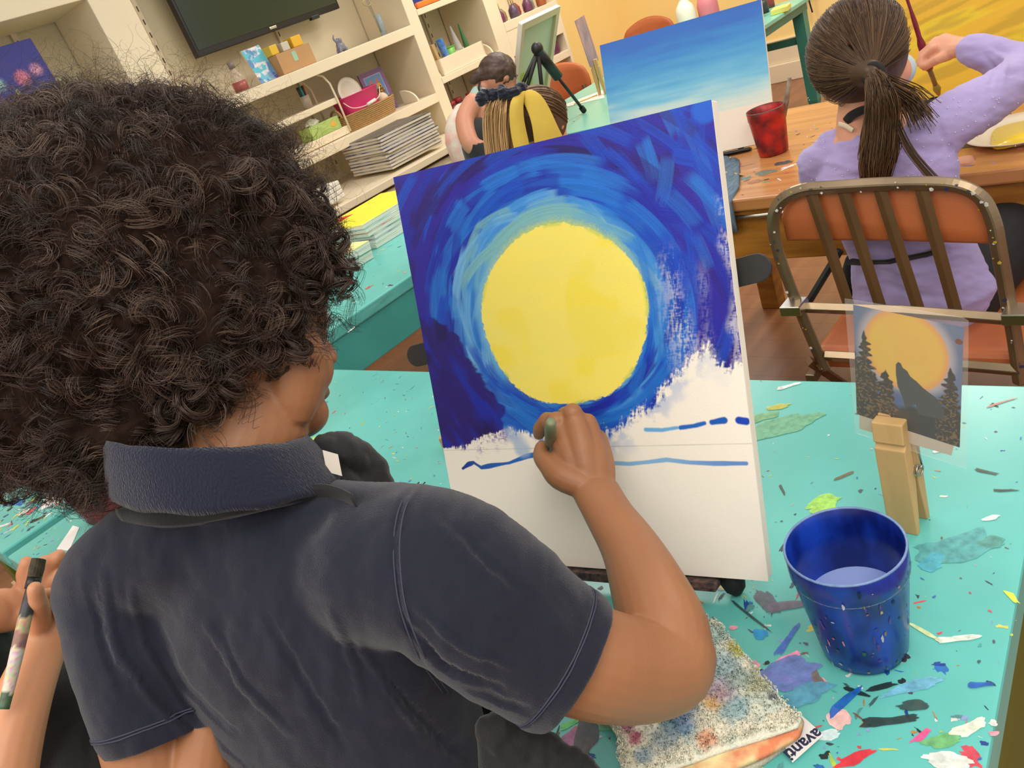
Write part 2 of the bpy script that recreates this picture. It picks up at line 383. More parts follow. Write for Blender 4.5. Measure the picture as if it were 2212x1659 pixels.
EX = [(1778, 1090, 0.017, 1.3, 2.4, (170, 226, 92)), (2072, 1182, 0.030, 1.4, 2.2, (92, 176, 178)), (2140, 1172, 0.010, 1.2, 2, (88, 160, 150)), (2012, 1215, 0.011, 1.5, 2.5, (84, 180, 200)),
      (1812, 1551, 0.010, 1.3, 0.6, (246, 196, 190)), (1765, 1473, 0.012, 1.2, 0.8, (128, 112, 108)), (1822, 1520, 0.0055, 4.0, 2.9, (28, 100, 190)), (1905, 1484, 0.0045, 3.4, 2.2, (30, 34, 36)),
      (1920, 1558, 0.008, 3.0, 2.1, (48, 60, 58)), (1970, 1485, 0.007, 4.0, 2.3, (120, 190, 220)), (2045, 1643, 0.010, 1.8, 1.9, (236, 240, 232)), (2095, 1572, 0.009, 1.6, 2.3, (236, 240, 220)),
      (1935, 1425, 0.007, 2.0, 2.3, (240, 238, 232)), (1948, 1422, 0.005, 1.6, 2.0, (24, 26, 30)), (1690, 1465, 0.005, 3.2, 1.6, (214, 70, 96)), (1705, 1420, 0.0065, 2.0, 2.3, (246, 150, 190)), (1642, 1370, 0.007, 1.3, 1, (40, 150, 210)),
      (1700, 1385, 0.006, 3.6, 3.0, (70, 110, 200)), (1972, 1525, 0.006, 2.2, 2.0, (60, 80, 78)), (2070, 1380, 0.006, 3.0, 2.0, (232, 240, 226)), (1995, 1365, 0.003, 6.0, 1.2, (220, 232, 170)), (2118, 1480, 0.005, 2.2, 2.0, (30, 90, 180)),
      (695, 945, 0.016, 1.8, 2.2, (176, 232, 60)), (1680, 925, 0.03, 2.0, 2.3, (112, 180, 140)), (1680, 880, 0.008, 2.2, 2.2, (200, 196, 60)), (1702, 835, 0.008, 2.0, 2.2, (240, 240, 236)), (1640, 905, 0.018, 1.5, 2.4, (120, 176, 120)),
      (1655, 1300, 0.012, 1.6, 1.0, (96, 96, 110)), (1700, 1310, 0.010, 2.4, 2.2, (110, 100, 118)), (1620, 1330, 0.0025, 12.0, 1.1, (50, 66, 70)), (1700, 1455, 0.02, 1.6, 2.2, (110, 130, 200)), (1740, 1500, 0.014, 1.6, 2.2, (90, 160, 190)),
      (1265, 1590, 0.016, 1.4, 0.6, (96, 96, 104)), (1255, 1625, 0.012, 1.6, 0.6, (226, 190, 100)), (1225, 1600, 0.012, 1.6, 2.6, (190, 120, 160)), (1240, 1560, 0.006, 2.6, 2.6, (120, 220, 120)), (1300, 1560, 0.012, 1.5, 1.9, (130, 200, 150)),
      (1848, 1495, 0.004, 3.0, 1.6, (28, 30, 32)), (1845, 1640, 0.006, 3.0, 2.4, (226, 40, 60)), (1990, 1590, 0.004, 2.6, 2.6, (240, 90, 150)), (2035, 1600, 0.008, 2.0, 2.2, (120, 190, 120)), (1785, 1590, 0.006, 2.2, 2.2, (220, 240, 240)),
      (1835, 1205, 0.003, 2, 0.4, (200, 190, 220)), (2130, 1020, 0.0045, 3.2, 1.4, (70, 80, 70)), (2170, 1060, 0.004, 3.0, 1.8, (64, 60, 56)), (2140, 1120, 0.004, 2.6, 2.2, (230, 240, 236)), (1825, 1028, 0.0045, 3.4, 2.5, (110, 92, 60)), (1690, 1058, 0.003, 3.6, 0.6, (80, 70, 60)),
      (2165, 870, 0.003, 7, 2.3, (196, 130, 110)), (2185, 1290, 0.004, 2.4, 0.8, (220, 236, 60)), (2030, 975, 0.004, 2, 2.3, (236, 244, 240))]
splats('paint_splatters', ft, fdens, 3000, TAB, C8, seed=3, extra=EX, size=(0.0018, 0.0105))

# counter table with the stacked canvases
ct = thing('teal_counter', 'turquoise counter table beside the shelving, holding piles of canvases', 'table', (1.6, 2.45, 0))
MB().box((1.37, 2.50, TAB - 0.02), (2.36, 1.0, 0.04)).build('tabletop', teal_top, ct, bev=0.005)
MB().box((1.37, 2.50, TAB - 0.105), (2.30, 0.985, 0.13)).build('apron', teal_side, ct, bev=0.003)
for x in (0.3, 2.45):
    for y in (2.1, 2.9): MB().box((x, y, 0.275), (0.08, 0.08, 0.55)).build('leg', olive, ct, bev=0.004)
MB().box((0.30, 2.5, 0.36), (0.03, 0.7, 0.36)).build('end_panel', olive, ct, bev=0.004)
splats('paint_splatters', ct, lambda R: (lambda x: (x, R.uniform(2.02, 2.98), 0.8 if x < 0.9 else 0.2))(R.choice([R.uniform(0.2, 0.9), R.uniform(0.2, 0.8), R.uniform(0.2, 2.5)])), 1500, TAB, C8, seed=8, size=(0.006, 0.03),
       extra=[(800, 668, 0.010, 4, 0.1, (60, 120, 120)), (830, 640, 0.006, 5, 0.2, (50, 110, 110)), (760, 712, 0.006, 3, 0.2, (220, 240, 240))])

# the orange wooden table of the girl in lilac
ot = thing('wooden_desk', 'honey brown wooden worktable with paint stains in front of the girl in lilac', 'table', (2.3, 0.5, 0))
wt = mat('honey_wood', (198, 140, 84), 0.25, var=0.18, vs=5, stretch=(8, 0.6, 1), rgb2=(178, 120, 70))
we = mat('worn_edge', (178, 122, 44), 0.45, var=0.3, vs=10, stretch=(1, 0.4, 3), rgb2=(140, 88, 26))
MB().box((2.30, 0.35, TAB - 0.0175), (0.84, 2.3, 0.035)).build('tabletop', wt, ot, bev=0.006)
MB().box((2.30, 0.35, TAB - 0.11), (0.81, 2.26, 0.15)).build('apron', we, ot, bev=0.004)
for x in (1.95, 2.65):
    for y in (-0.6, 1.4): MB().box((x, y, 0.27), (0.07, 0.07, 0.54)).build('leg', we, ot, bev=0.005)
splats('paint_splatters', ot, lambda R: (R.uniform(1.9, 2.45), R.uniform(0.0, 1.45), 0.5), 420, TAB, C8, seed=21, size=(0.004, 0.022))
MB().tube([PX(1590, 470, 1.875), PX(1640, 466, 1.872), PX(1700, 458, 1.872), PX(1760, 448, 1.878)], 0.006, 8).build('handle_rail', steel, ot, smooth=True)

# far turquoise table of the two girls
fa = thing('far_teal_table', 'long pale turquoise table with dark teal legs standing in front of the yellow wall', 'table', (4.2, 2.6, 0))
ftop = mat('far_teal', (122, 192, 172), 0.3, var=0.12, vs=3)
dteal = mat('dark_teal', (62, 136, 120), 0.4, var=0.1, vs=6)
MB().box((4.20, 2.60, TAB - 0.0125), (2.36, 0.90, 0.025)).build('tabletop', ftop, fa, bev=0.004)
MB().box((4.20, 2.60, TAB - 0.05), (2.30, 0.84, 0.05)).build('apron', dteal, fa, bev=0.003)
for x in (3.12, 5.30):
    for y in (2.215, 2.985): MB().tube([(x, y, 0), (x, y, 0.10), (x, y, 0.69)], [(0.022, 0.022), (0.045, 0.045), (0.05, 0.05)], 4, flat=(1, 1, 0)).build('leg', dteal, fa)
    MB().box((x, 2.60, 0.485), (0.03, 0.74, 0.045)).build('stretcher', dteal, fa)
splats('paint_splatters', fa, lambda R: (R.uniform(3.2, 5.3), R.uniform(2.2, 3.0), 0.4), 200, TAB, [(60, 110, 100), (200, 190, 120), (230, 235, 225)], seed=9, size=(0.006, 0.02))
# back wall beyond the shelving is yellow as well
struct('wall_back_yellow', MB().box((5.92, 4.32, 1.4), (1.42, 0.06, 2.8)), MATS['yellow_wall'])
post(5.18, 5.21)
shelf(4.57, 5.18, 1.185, 0.06); shelf(4.57, 5.18, 0.84, 0.05)
MB().box((4.875, YF + 0.01, 1.06), (0.61, 0.02, 0.2)).build('front_board', white, su, bev=0.003)

# ================================================================ MAIN CANVAS
cu = Vector((0.2174, -0.9759, -0.0166)).normalized(); cv = Vector((0.3245, 0.0562, 0.9442)); cv = (cv - cv.dot(cu) * cu).normalized()
cn = cu.cross(cv).normalized()
CBL = Vector((0.4863, 0.7761, -0.6355 + EYE)); CW, CH = 0.406, 0.508
def cuv(px, py, off=0.0):
    r = Vector(ray(px, py)); o = CBL - Vector((0, 0, EYE)) + cn * off
    p = r * (o.dot(cn) / r.dot(cn)); d = p - (CBL - Vector((0, 0, EYE))); return d.dot(cu), d.dot(cv)
def conp(px, py, off=0.0):
    a, b = cuv(px, py, off); return CBL + cu * a + cv * b + cn * off
def seg_d(X, Y, pts):
    """distance to polyline and parameter along it"""
    best = np.full(X.shape, 9.0); tt = np.zeros(X.shape); n = len(pts) - 1
    for i in range(n):
        (ax, ay), (bx, by) = pts[i], pts[i + 1]; dx, dy = bx - ax, by - ay; L = dx * dx + dy * dy
        t = np.clip(((X - ax) * dx + (Y - ay) * dy) / L, 0, 1); d = np.hypot(X - ax - t * dx, Y - ay - t * dy)
        m = d < best; best = np.where(m, d, best); tt = np.where(m, (i + t) / n, tt)
    return best, tt
def moon_paint(X, Y):
    cx, cy = 0.2035, 0.3115
    dx, dy = X - cx, Y - cy; r = np.hypot(dx, dy); an = np.arctan2(dy, dx)
    rb = 0.1065 + 0.0022 * np.sin(2 * an + 0.6) + 0.0014 * np.sin(5 * an) + (fbm(an * 9, r * 0 + 3.3) - 0.5) * 0.003
    big = fbm(X * 17 + 5, Y * 17, 4)
    s = r - rb + (big - 0.5) * 0.02
    lefty = sm(-0.5, 0.7, -np.cos(an + 0.5)); wide = 0.030 + 0.028 * lefty
    P = {k: LC(*v) for k, v in dict(light=(110, 172, 218), halo=(70, 144, 212), mid=(34, 110, 200), blue=(22, 70, 184), deep=(30, 40, 158), ultra=(44, 34, 150), indigo=(42, 24, 112), night=(34, 18, 82)).items()}
    c = np.broadcast_to(P['halo'], X.shape + (3,)).copy()
    c = mixc(c, P['mid'], sm(0.010, wide, s)); c = mixc(c, P['blue'], sm(wide - 0.004, wide + 0.020, s)); c = mixc(c, P['ultra'], sm(wide + 0.012, wide + 0.034, s))
    q = np.random.RandomState(17); flat_c = c
    def stroke(th, rs_, ln, w, col, al, dry=0.3, straight=None):
        """one bristle mark following the moon's curve, or straight along a given direction"""
        nonlocal c
        if straight is None:
            da = (an - th + PI) % (2 * PI) - PI; v = da * rs_; u = r - rs_ - 0.02 * q.randn() * da
        else:
            x0, y0 = cx + rs_ * math.cos(th), cy + rs_ * math.sin(th); ca, sa = math.cos(straight), math.sin(straight)
            v = (X - x0) * ca + (Y - y0) * sa; u = -(X - x0) * sa + (Y - y0) * ca + 2.0 * v * v
        m = (np.abs(u) < w) & (np.abs(v) < ln)
        if not m.any(): return
        u, v = u[m], v[m]; sd = q.rand() * 90
        br = vnoise(u * 1600 + sd, v * 24 + sd) * 0.6 + vnoise(u * 620 + sd, v * 50) * 0.4
        k = sm(1.0, 0.82, np.abs(u) / w) * sm(1.0, 0.80 - 0.5 * dry, np.abs(v) / ln + (br - 0.5) * 0.5 * (v > 0)) * sm(dry * 0.5, dry * 0.5 + 0.35, br + 0.22)
        cc = col * (0.82 + 0.36 * vnoise(u * 900 + sd, v * 14)[:, None])
        c[m] = c[m] * (1 - (k * al)[:, None]) + cc * (k * al)[:, None]
    keys = ['ultra', 'indigo', 'deep', 'ultra', 'night', 'blue', 'indigo', 'deep']
    for i in range(330):                                   # dark outer sky
        th = q.uniform(-PI, PI); rr_ = q.uniform(0.165, 0.33); k_ = keys[q.randint(8)]
        if math.cos(th + 0.5) > 0.1 and q.rand() < 0.5: k_ = ['blue', 'deep', 'ultra'][q.randint(3)]
        stroke(th, rr_, q.uniform(0.025, 0.065), q.uniform(0.005, 0.012), P[k_], q.uniform(0.45, 0.9), q.uniform(0.1, 0.5))
    for i in range(60):                                    # straighter marks at the upper right
        th = q.uniform(0.1, 1.2); stroke(th, q.uniform(0.15, 0.27), q.uniform(0.015, 0.045), q.uniform(0.004, 0.010), P[['mid', 'blue', 'deep', 'indigo', 'blue'][q.randint(5)]], q.uniform(0.35, 0.7), 0.4, straight=-1.0 + q.randn() * 0.35)
    for i in range(170):                                   # middle blues
        th = q.uniform(-PI, PI); lf = 0.5 - 0.5 * math.cos(th + 0.5); rr_ = 0.107 + q.uniform(0.022 + 0.02 * lf, 0.050 + 0.030 * lf)
        stroke(th, rr_, q.uniform(0.02, 0.06), q.uniform(0.004, 0.010), P[['mid', 'blue', 'mid', 'deep'][q.randint(4)]], q.uniform(0.4, 0.85), q.uniform(0.1, 0.45))
    for i in range(120):                                   # light halo hugging the moon
        th = q.uniform(-PI, PI); lf = 0.5 - 0.5 * math.cos(th + 0.4); up_ = math.sin(th); rr_ = 0.107 + q.uniform(0.002, 0.010 + 0.030 * lf)
        col = P['light'] if (lf > 0.55 and q.rand() < 0.6) else P[['halo', 'mid'][q.randint(2)]]
        if up_ < -0.35: col = P[['mid', 'blue', 'deep'][q.randint(3)]]
        if up_ > 0.45 and q.rand() < 0.6: col = LC(118, 176, 184)
        stroke(th, rr_, q.uniform(0.02, 0.055), q.uniform(0.003, 0.008), col, q.uniform(0.4, 0.8), q.uniform(0.1, 0.4))
    # indigo mass at the lower left, with a torn edge against the blue
    pts = [(0.0, 0.335), (0.030, 0.325), (0.056, 0.305), (0.085, 0.238), (0.112, 0.196), (0.100, 0.177)]
    bx = np.interp(-Y, [-0.345, -0.325, -0.305, -0.238, -0.205, -0.190, -0.14], [-0.01, 0.030, 0.054, 0.084, 0.108, 0.104, 0.09]) + (fbm(X * 60, Y * 120, 3) - 0.5) * 0.016
    mass = mixc(np.broadcast_to(P['indigo'], c.shape), P['deep'], sm(0.42, 0.62, fbm(X * 40 + Y * 20, Y * 14 - X * 5, 3))); mass = mixc(mass, P['night'], sm(0.55, 0.7, fbm(X * 30 + 7, Y * 18, 3)))
    c = mixc(c, mass, sm(0.002, -0.004, X - bx) * sm(0.345, 0.325, Y) * 0.95)
    # greenish and pale glow round the rim
    g = sm(0.026, 0.002, r - rb) * sm(0.45, 0.95, np.sin(an - 0.1)); c = mixc(c, LC(128, 182, 180), g * (0.45 + 0.4 * big))
    g2 = sm(0.009, 0.0, r - rb + (vnoise(X * 900, Y * 900) - 0.5) * 0.006) * sm(0.1, 0.9, np.sin(an - 0.1)); c = mixc(c, LC(178, 200, 124), g2 * 0.85)
    gl = sm(0.014, 0.002, r - rb) * sm(0.5, 1.0, np.cos(an - PI + 0.1)); c = mixc(c, LC(120, 186, 216), gl * 0.7)
    # ---- moon
    yel = mixc(np.broadcast_to(LC(246, 228, 106), c.shape), LC(244, 222, 74), sm(0.55, 0.68, fbm(X * 22 + 3, Y * 22, 2)) * 0.7)
    yel = mixc(yel, LC(236, 224, 116), sm(0.5, 0.62, fbm(X * 9, Y * 40, 2)) * 0.3)
    ed = rb - r + (fbm(an * 30, r * 900, 2) - 0.5) * 0.004
    c = mixc(c, yel, sm(-0.0008, 0.0008, ed))
    c = mixc(c, LC(170, 196, 90), sm(0.004, 0.0, np.abs(r - rb + 0.001)) * sm(0.5, 0.7, fbm(an * 4 + 11, r * 0, 2)) * 0.55)
    # ---- bare ground: where no paint is yet
    raw = LC(246, 238, 224)
    weave = 0.5 * vnoise(X * 900, Y * 260) + 0.5 * vnoise(X * 260 + 9, Y * 900)
    blend = fbm(X * 60, Y * 60, 4)
    # lower limit of the blue, left to right
    kx = [-0.01, 0.012, 0.03, 0.055, 0.085, 0.105, 0.12, 0.16, 0.22, 0.27, 0.30, 0.33, 0.355, 0.37, 0.383, 0.395, 0.42]
    ky = [0.163, 0.156, 0.150, 0.158, 0.172, 0.180, 0.168, 0.160, 0.162, 0.176, 0.196, 0.224, 0.247, 0.258, 0.240, 0.238, 0.238]
    lim = np.interp(X, kx, ky)
    dd = Y - lim + (blend - 0.5) * 0.020 + (vnoise(X * 130, Y * 25) - 0.5) * 0.008
    edge_w = 0.010 + 0.016 * sm(0.10, 0.16, X)
    cover = sm(-edge_w * 0.5, edge_w, dd)
    fine = fbm(X * 420 + 3, Y * 420, 3); streak = fbm(X * 500 - Y * 120, Y * 60 + X * 90, 3)
    paintm = sm(0.22, 0.78, cover + ((fine - 0.5) * 0.7 + (streak - 0.5) * 0.8 + (weave - 0.5) * 0.25) * (1 - np.abs(cover * 2 - 1)) * 1.6)
    # thin paint on the right where the weave shows through
    dry = sm(0.315, 0.345, X) * sm(0.385, 0.33, Y) * sm(0.20, 0.27, Y) * sm(0.40, 0.62, fbm(X * 22 + 2, Y * 6 + 1, 3))
    dry = np.maximum(dry, sm(0.394, 0.406, X + (vnoise(Y * 60, Y * 0) - 0.5) * 0.012) * sm(0.42, 0.40, Y) * 0.9)
    paintm = paintm * (1 - 0.55 * dry * sm(0.40, 0.64, weave * 0.35 + 0.35 * streak + 0.30 * blend))
    wash = sm(-0.035, 0.0, dd) * sm(0.12, 0.2, X) * sm(0.40, 0.6, blend) * 0.45 * sm(0.41, 0.33, X)
    g0 = mixc(np.broadcast_to(raw, c.shape), LC(120, 160, 216), wash)
    g0 = mixc(g0, LC(110, 90, 170), sm(-0.024, -0.002, dd) * sm(0.045, 0.06, X) * sm(0.125, 0.10, X) * sm(0.4, 0.6, weave * 0.5 + blend * 0.5) * 0.8)
    inmoon = sm(-0.0008, 0.0008, ed)
    c = mixc(g0, c, np.maximum(paintm, inmoon))
    # pale pyramid left bare right of the moon
    # ---- lines
    d, t = seg_d(X, Y, [(0.0, 0.1525), (0.13, 0.1535), (0.27, 0.155), (0.406, 0.156)])
    c = mixc(c, c * 0.62, sm(0.0007, 0.0002, d) * 0.8 * (1 - paintm))
    L1 = [cuv(*p) for p in [(1000, 1012), (1012, 1003), (1023, 999), (1040, 1010), (1065, 1005), (1100, 1000), (1140, 985), (1200, 975)]]
    d, t = seg_d(X, Y, L1); w = 0.0016 + 0.0016 * np.sin(t * 9) ** 2
    c = mixc(c, mixc(np.broadcast_to(LC(30, 52, 140), c.shape), LC(40, 116, 200), t), sm(w + 0.0007, w - 0.0003, d))
    L2 = [cuv(*p) for p in [(1255, 1002), (1320, 1000), (1360, 1002), (1400, 998), (1440, 993), (1490, 999), (1540, 1001), (1612, 1001)]]
    d, t = seg_d(X, Y, L2); w = 0.0018 + 0.001 * fbm(t * 9, t * 0)
    c = mixc(c, mixc(np.broadcast_to(LC(116, 176, 222), c.shape), LC(60, 126, 206), sm(0.5, 1, t)), sm(w + 0.0009, w - 0.0004, d) * 0.9)
    for pts, ww, col in ([(1395, 928), (1430, 929), (1462, 924)], 0.0016, (110, 176, 222)), ([(1470, 924), (1500, 920), (1522, 914)], 0.0020, (36, 104, 194)), ([(1538, 912), (1564, 908)], 0.0032, (28, 92, 184)), ([(1597, 908), (1612, 910)], 0.0034, (24, 70, 180)):
        d, t = seg_d(X, Y, [cuv(*p) for p in pts]); c = mixc(c, LC(*col), sm(ww + 0.0012, ww - 0.0006, d + (blend - 0.5) * 0.002))
    d, t = seg_d(X, Y, [cuv(*p) for p in [(1100, 935), (1118, 950), (1130, 972)]])
    c = mixc(c, LC(150, 180, 214), sm(0.013, 0.004, d + (blend - 0.5) * 0.01) * 0.7)
    # blue creeping over the upper right corner
    c = mixc(c, LC(26, 92, 200), sm(0.016, 0.010, np.hypot(X - 0.398, Y - 0.500)) * 0.9)
    return c
mc = thing('moon_canvas', 'canvas on black easel with a yellow moon in a blue sky, lower third bare', 'canvas', tuple(CBL + cu * CW / 2))
mb = MB(); th = 0.020
mb.obox(CBL - cn * (th + 0.0004), cu * CW, cv * CH, cn * th)
mb.build('canvas_wrap', cloth_white, mc, bev=0.0015)
pm = cmat('acrylic_paint', 0.42, bump=0.16, bs=900, spec=0.3, coat=0.0)
canvas_grid('painted_face', CBL + cn * 0.0002, cu, cv, CW, CH, 640, 800, moon_paint, pm, mc)

# ---- table easel holding it
ea = thing('table_easel', 'black metal tabletop easel holding up the moon canvas', 'easel', (0.62, 0.55, TAB))
lip0 = CBL + cu * 0.055 - cv * 0.006; lip1 = CBL + cu * 0.35 - cv * 0.006
MB().obox(lip0 - cv * 0.007 - cn * 0.024, (lip1 - lip0), cn * 0.036, cv * 0.010).build('ledge', mat('paint_crusted_metal', (38, 36, 40), 0.45, var=0.6, vs=120, rgb2=(110, 80, 70)), ea, bev=0.002)
MB().obox(lip0 - cv * 0.003 + cn * 0.0105, (lip1 - lip0), cn * 0.0025, cv * 0.008).build('lip', MATS['paint_crusted_metal'], ea, bev=0.001)
def onback(a, b, o): return CBL + cu * a + cv * b - cn * o
for a in (0.075, 0.315):
    foot = PZ(1590, 1280, TAB) if a > 0.2 else None
    top = onback(0.203, 0.53, 0.05)
    bot = onback(a + (0.035 if a > 0.2 else -0.035), -0.03, 0.03); bot.z = TAB + 0.018
    if foot: bot = Vector((foot.x, foot.y, TAB + 0.018))
    top = bot + (top - bot) * 0.86
    MB().tube([top, bot], 0.007, 10).build('leg', black, ea, smooth=True)
    d_ = (bot - top).normalized()
    fb = MB().tube([bot - d_ * 0.035, bot - d_ * 0.015, bot + d_ * 0.0, bot + d_ * 0.010, bot + d_ * 0.017], [0.009, 0.0135, 0.0145, 0.0115, 0.004], 18); fb.build('rubber_foot', black_rub, ea, smooth=True)
bk = Vector((0.95, 0.72, TAB + 0.012)); topc = onback(0.203, 0.46, 0.05)
MB().tube([topc, bk], 0.007, 10).build('leg', black, ea, smooth=True)
MB().tube([bk + Vector((-0.01, -0.004, 0.012)), bk, bk + Vector((0.004, 0, -0.011))], [0.010, 0.013, 0.008], 14).build('rubber_foot', black_rub, ea, smooth=True)
# flat wing bar behind the canvas with rounded ends
wl = conp(893, 770, -0.03); wr = conp(1635, 579, -0.03); ax = (wr - wl).normalized(); up = cn.cross(ax).normalized()
pts = []; hw = 0.0150; 
for k in range(13): t = PI / 2 + PI * k / 12; pts.append(wl + ax * 0.004 + ax * (math.cos(t) * hw) + up * (math.sin(t) * hw))
for k in range(13): t = -PI / 2 + PI * k / 12; pts.append(wr - ax * 0.0 + ax * (math.cos(t) * hw) + up * (math.sin(t) * hw))
MB().prism(pts, cn * -0.004).build('wing_bar', black, ea, bev=0.0008)

# small wood block behind the canvas
wb = MB().box(PZ(952, 952, TAB + 0.02) + Vector((0.012, -0.012, -0.005)), (0.03, 0.03, 0.03), rot=0.5).build('wood_block', wood, bev=0.002)
tag(wb, 'small pale wood block standing on the turquoise table behind the moon canvas', 'block')

# ================================================================ CUPS
def cup(name, label, base, h, rb_, rt, m, wm_, liquid, lev, loc_lean=None):
    t = thing(name, label, 'cup', tuple(base))
    k = rt - rb_; zc = 0.78 * h
    def R_(z): return rb_ + (rt * 0.965 - rb_) * min(1, z / zc) 
    o = MB(); prof = [(0.0, 0.0), (rb_ - 0.003, 0.0), (rb_, 0.003)]
    for i in range(1, 9): z = zc * i / 8; prof.append((R_(z), z))
    prof += [(rt * 0.975, zc + 0.002), (rt * 0.995, zc + 0.004), (rt, h - 0.002), (rt - 0.0008, h), (rt - 0.002, h - 0.001), (rt - 0.0025, zc + 0.006), (R_(zc) - 0.0025, zc + 0.001)]
    for i in range(7, 0, -1): z = zc * i / 8; prof.append((R_(z) - 0.002, z))
    prof += [(rb_ - 0.002, 0.004), (0.0, 0.004)]
    o.lathe(prof, (0, 0, 0), 64); o.build('cup_body', m, t, smooth=True, local=True)
    rim = MB(); rim.tube([((rt - 0.0008) * math.cos(2 * PI * i / 48), (rt - 0.0008) * math.sin(2 * PI * i / 48), h) for i in range(48)], 0.0013, 6, closed=True)
    rim.build('rim', wm_, t, smooth=True, local=True)
    if liquid:
        w = MB().add([((R_(lev) - 0.0018) * math.cos(2 * PI * i / 48), (R_(lev) - 0.0018) * math.sin(2 * PI * i / 48), lev) for i in range(48)], [tuple(range(48))]); w.build('paint_water', liquid, t, local=True); w
    return t
blue_p = mat('blue_cup', (24, 62, 172), 0.25, var=0.7, vs=26, rgb2=(8, 26, 96), stretch=(1, 1, 0.5), spec=0.5)
rim_b = mat('blue_rim', (120, 150, 200), 0.3, var=0.4, vs=60)
bb = PZ(1868, 1393, TAB)
bc_ = cup('blue_cup', 'blue plastic paint water cup with dried drips, front right on the turquoise table', (bb.x, bb.y, TAB + 0.0005), 0.132, 0.0405, 0.0545, blue_p, rim_b, mat('blue_water', (150, 170, 226), 0.15, spec=0.6), 0.062)
fl = MB(); R2 = random.Random(11)
for k in range(130):
    t_ = R2.uniform(0, 2 * PI); z = R2.uniform(0.004, 0.128); r = 0.0405 + (0.0526 - 0.0405) * min(1, z / 0.103) + 0.0006
    if z > 0.104: r = 0.0550
    s1 = R2.uniform(0.0006, 0.002); s2 = R2.uniform(0.001, 0.006) if R2.random() < 0.6 else s1
    nrm_ = Vector((math.cos(t_), math.sin(t_), 0)); ta = Vector((-math.sin(t_), math.cos(t_), 0)); up_ = Vector((nrm_.x * 0.12, nrm_.y * 0.12, 1)).normalized()
    col = R2.choice([(190, 180, 120), (60, 60, 130), (150, 120, 60), (90, 60, 130), (200, 200, 210), (30, 100, 60), (10, 20, 60), (210, 140, 150), (90, 60, 140)])
    c_ = nrm_ * r + Vector((0, 0, z)); q = []
    for j in range(9):
        a = 2 * PI * j / 9; rr = R2.uniform(0.7, 1.2); q.append(c_ + ta * (math.cos(a) * s1 * rr) + up_ * (math.sin(a) * s2 * rr))
    fl.add(q, [tuple(range(9))], lin(col))
o = fl.build('paint_drips', cmat('dried_paint', 0.45), bc_, local=True); o['kind'] = 'stuff'
band = MB().tube([(0.0518 * math.cos(2 * PI * i / 48), 0.0518 * math.sin(2 * PI * i / 48), 0.1035) for i in range(48)], 0.0011, 6, closed=True)
band.build('inner_ring', mat('dried_ring', (150, 165, 175), 0.4), bc_, smooth=True, local=True)
red_p = mat('red_cup', (196, 34, 30), 0.35, var=0.8, vs=22, rgb2=(96, 22, 26))
rb2 = PZ(1672, 330, TAB)
rc = cup('red_cup', 'red paint water cup standing on the wooden desk left of the girl in lilac', (rb2.x, rb2.y, TAB + 0.0005), 0.132, 0.042, 0.0535, red_p, mat('grey_rim', (100, 96, 92), 0.4), mat('dark_water', (70, 60, 66), 0.1), 0.09)
bsh = thing('paint_brush', 'pale paint-stained brush leaning in the red cup on the desk', 'brush', (rb2.x, rb2.y, TAB + 0.01))
b0 = Vector((rb2.x + 0.02, rb2.y - 0.01, TAB + 0.01)); b1 = PX(1706, 168, rb2.x + 0.03); 
MB().tube([b0, b0.lerp(b1, 0.4), b0.lerp(b1, 0.7), b1], [0.004, 0.0065, 0.008, 0.005], 10).build('handle', mat('stained_handle', (150, 132, 112), 0.5, var=0.5, vs=30, rgb2=(90, 70, 66)), bsh, smooth=True)
# cup behind the boy's left shoulder (red rim)
lb = PZ(225, 1128, TAB)
cup('red_cup', 'dark red cup on the turquoise table, mostly hidden behind the near boy\'s shoulder', (lb.x + 0.02, lb.y + 0.03, TAB + 0.0005), 0.11, 0.040, 0.052, mat('dark_red_cup', (120, 34, 40), 0.4, var=0.6, vs=30, rgb2=(70, 22, 26)), mat('red_rim', (200, 40, 50), 0.4), mat('dark_water', (60, 30, 34), 0.1), 0.05)

# ================================================================ SAMPLE CARD IN A JUMBO CLOTHESPIN
P0 = PZ(1919, 1144, TAB); P1 = PZ(1983, 1158, TAB); w_ = (P1 - P0); wl_ = w_.length; w_.normalize()
sd = Vector((-w_.y, w_.x, 0)); 
if sd.x < 0: sd = -sd
zz = Vector((0, 0, 1))
pin = thing('giant_clothespin', 'giant wooden clothespin standing on the turquoise table, gripping the sample card', 'clothespin', tuple(P0 + w_ * wl_ / 2 + sd * 0.02))
def jaw(nm, prof, parent, P, w, s, width, m, b=0.0012):
    return MB().prism([P + s * a + zz * h_ for a, h_ in prof], w * width).build(nm, m, parent, bev=b)
fj = [(0.0, 0.0), (0.008, 0.0), (0.0175, 0.078), (0.0178, 0.118), (0.0178, 0.149), (0.003, 0.149), (0.001, 0.128), (0.0005, 0.1245), (0.0045, 0.1225), (0.0042, 0.1195), (0.000, 0.1165)]
jaw('front_jaw', fj, pin, P0, w_, sd, wl_, wood)
jaw('rear_jaw', [(0.0375 - a, h_) for a, h_ in fj], pin, P0, w_, sd, wl_, wood)
spr = MB(); c_ = P0 + w_ * (wl_ + 0.002) + sd * 0.0188 + zz * 0.080
spr.tube([c_ + sd * (0.006 * math.cos(t)) + zz * (0.006 * math.sin(t)) + w_ * (0.0006 * t - 0.004) for t in [i * 0.5 for i in range(30)]], 0.0011, 6)
spr.tube([c_ + sd * 0.006 + w_ * 0.003, c_ + sd * 0.004 + zz * 0.028 + w_ * 0.002, c_ + sd * 0.001 + zz * 0.046 - w_ * 0.003], 0.0011, 6)
spr.build('steel_spring', steel, pin, smooth=True)
Q = P0 + sd * 0.0187 + w_ * wl_ * 0.5 + zz * 0.14
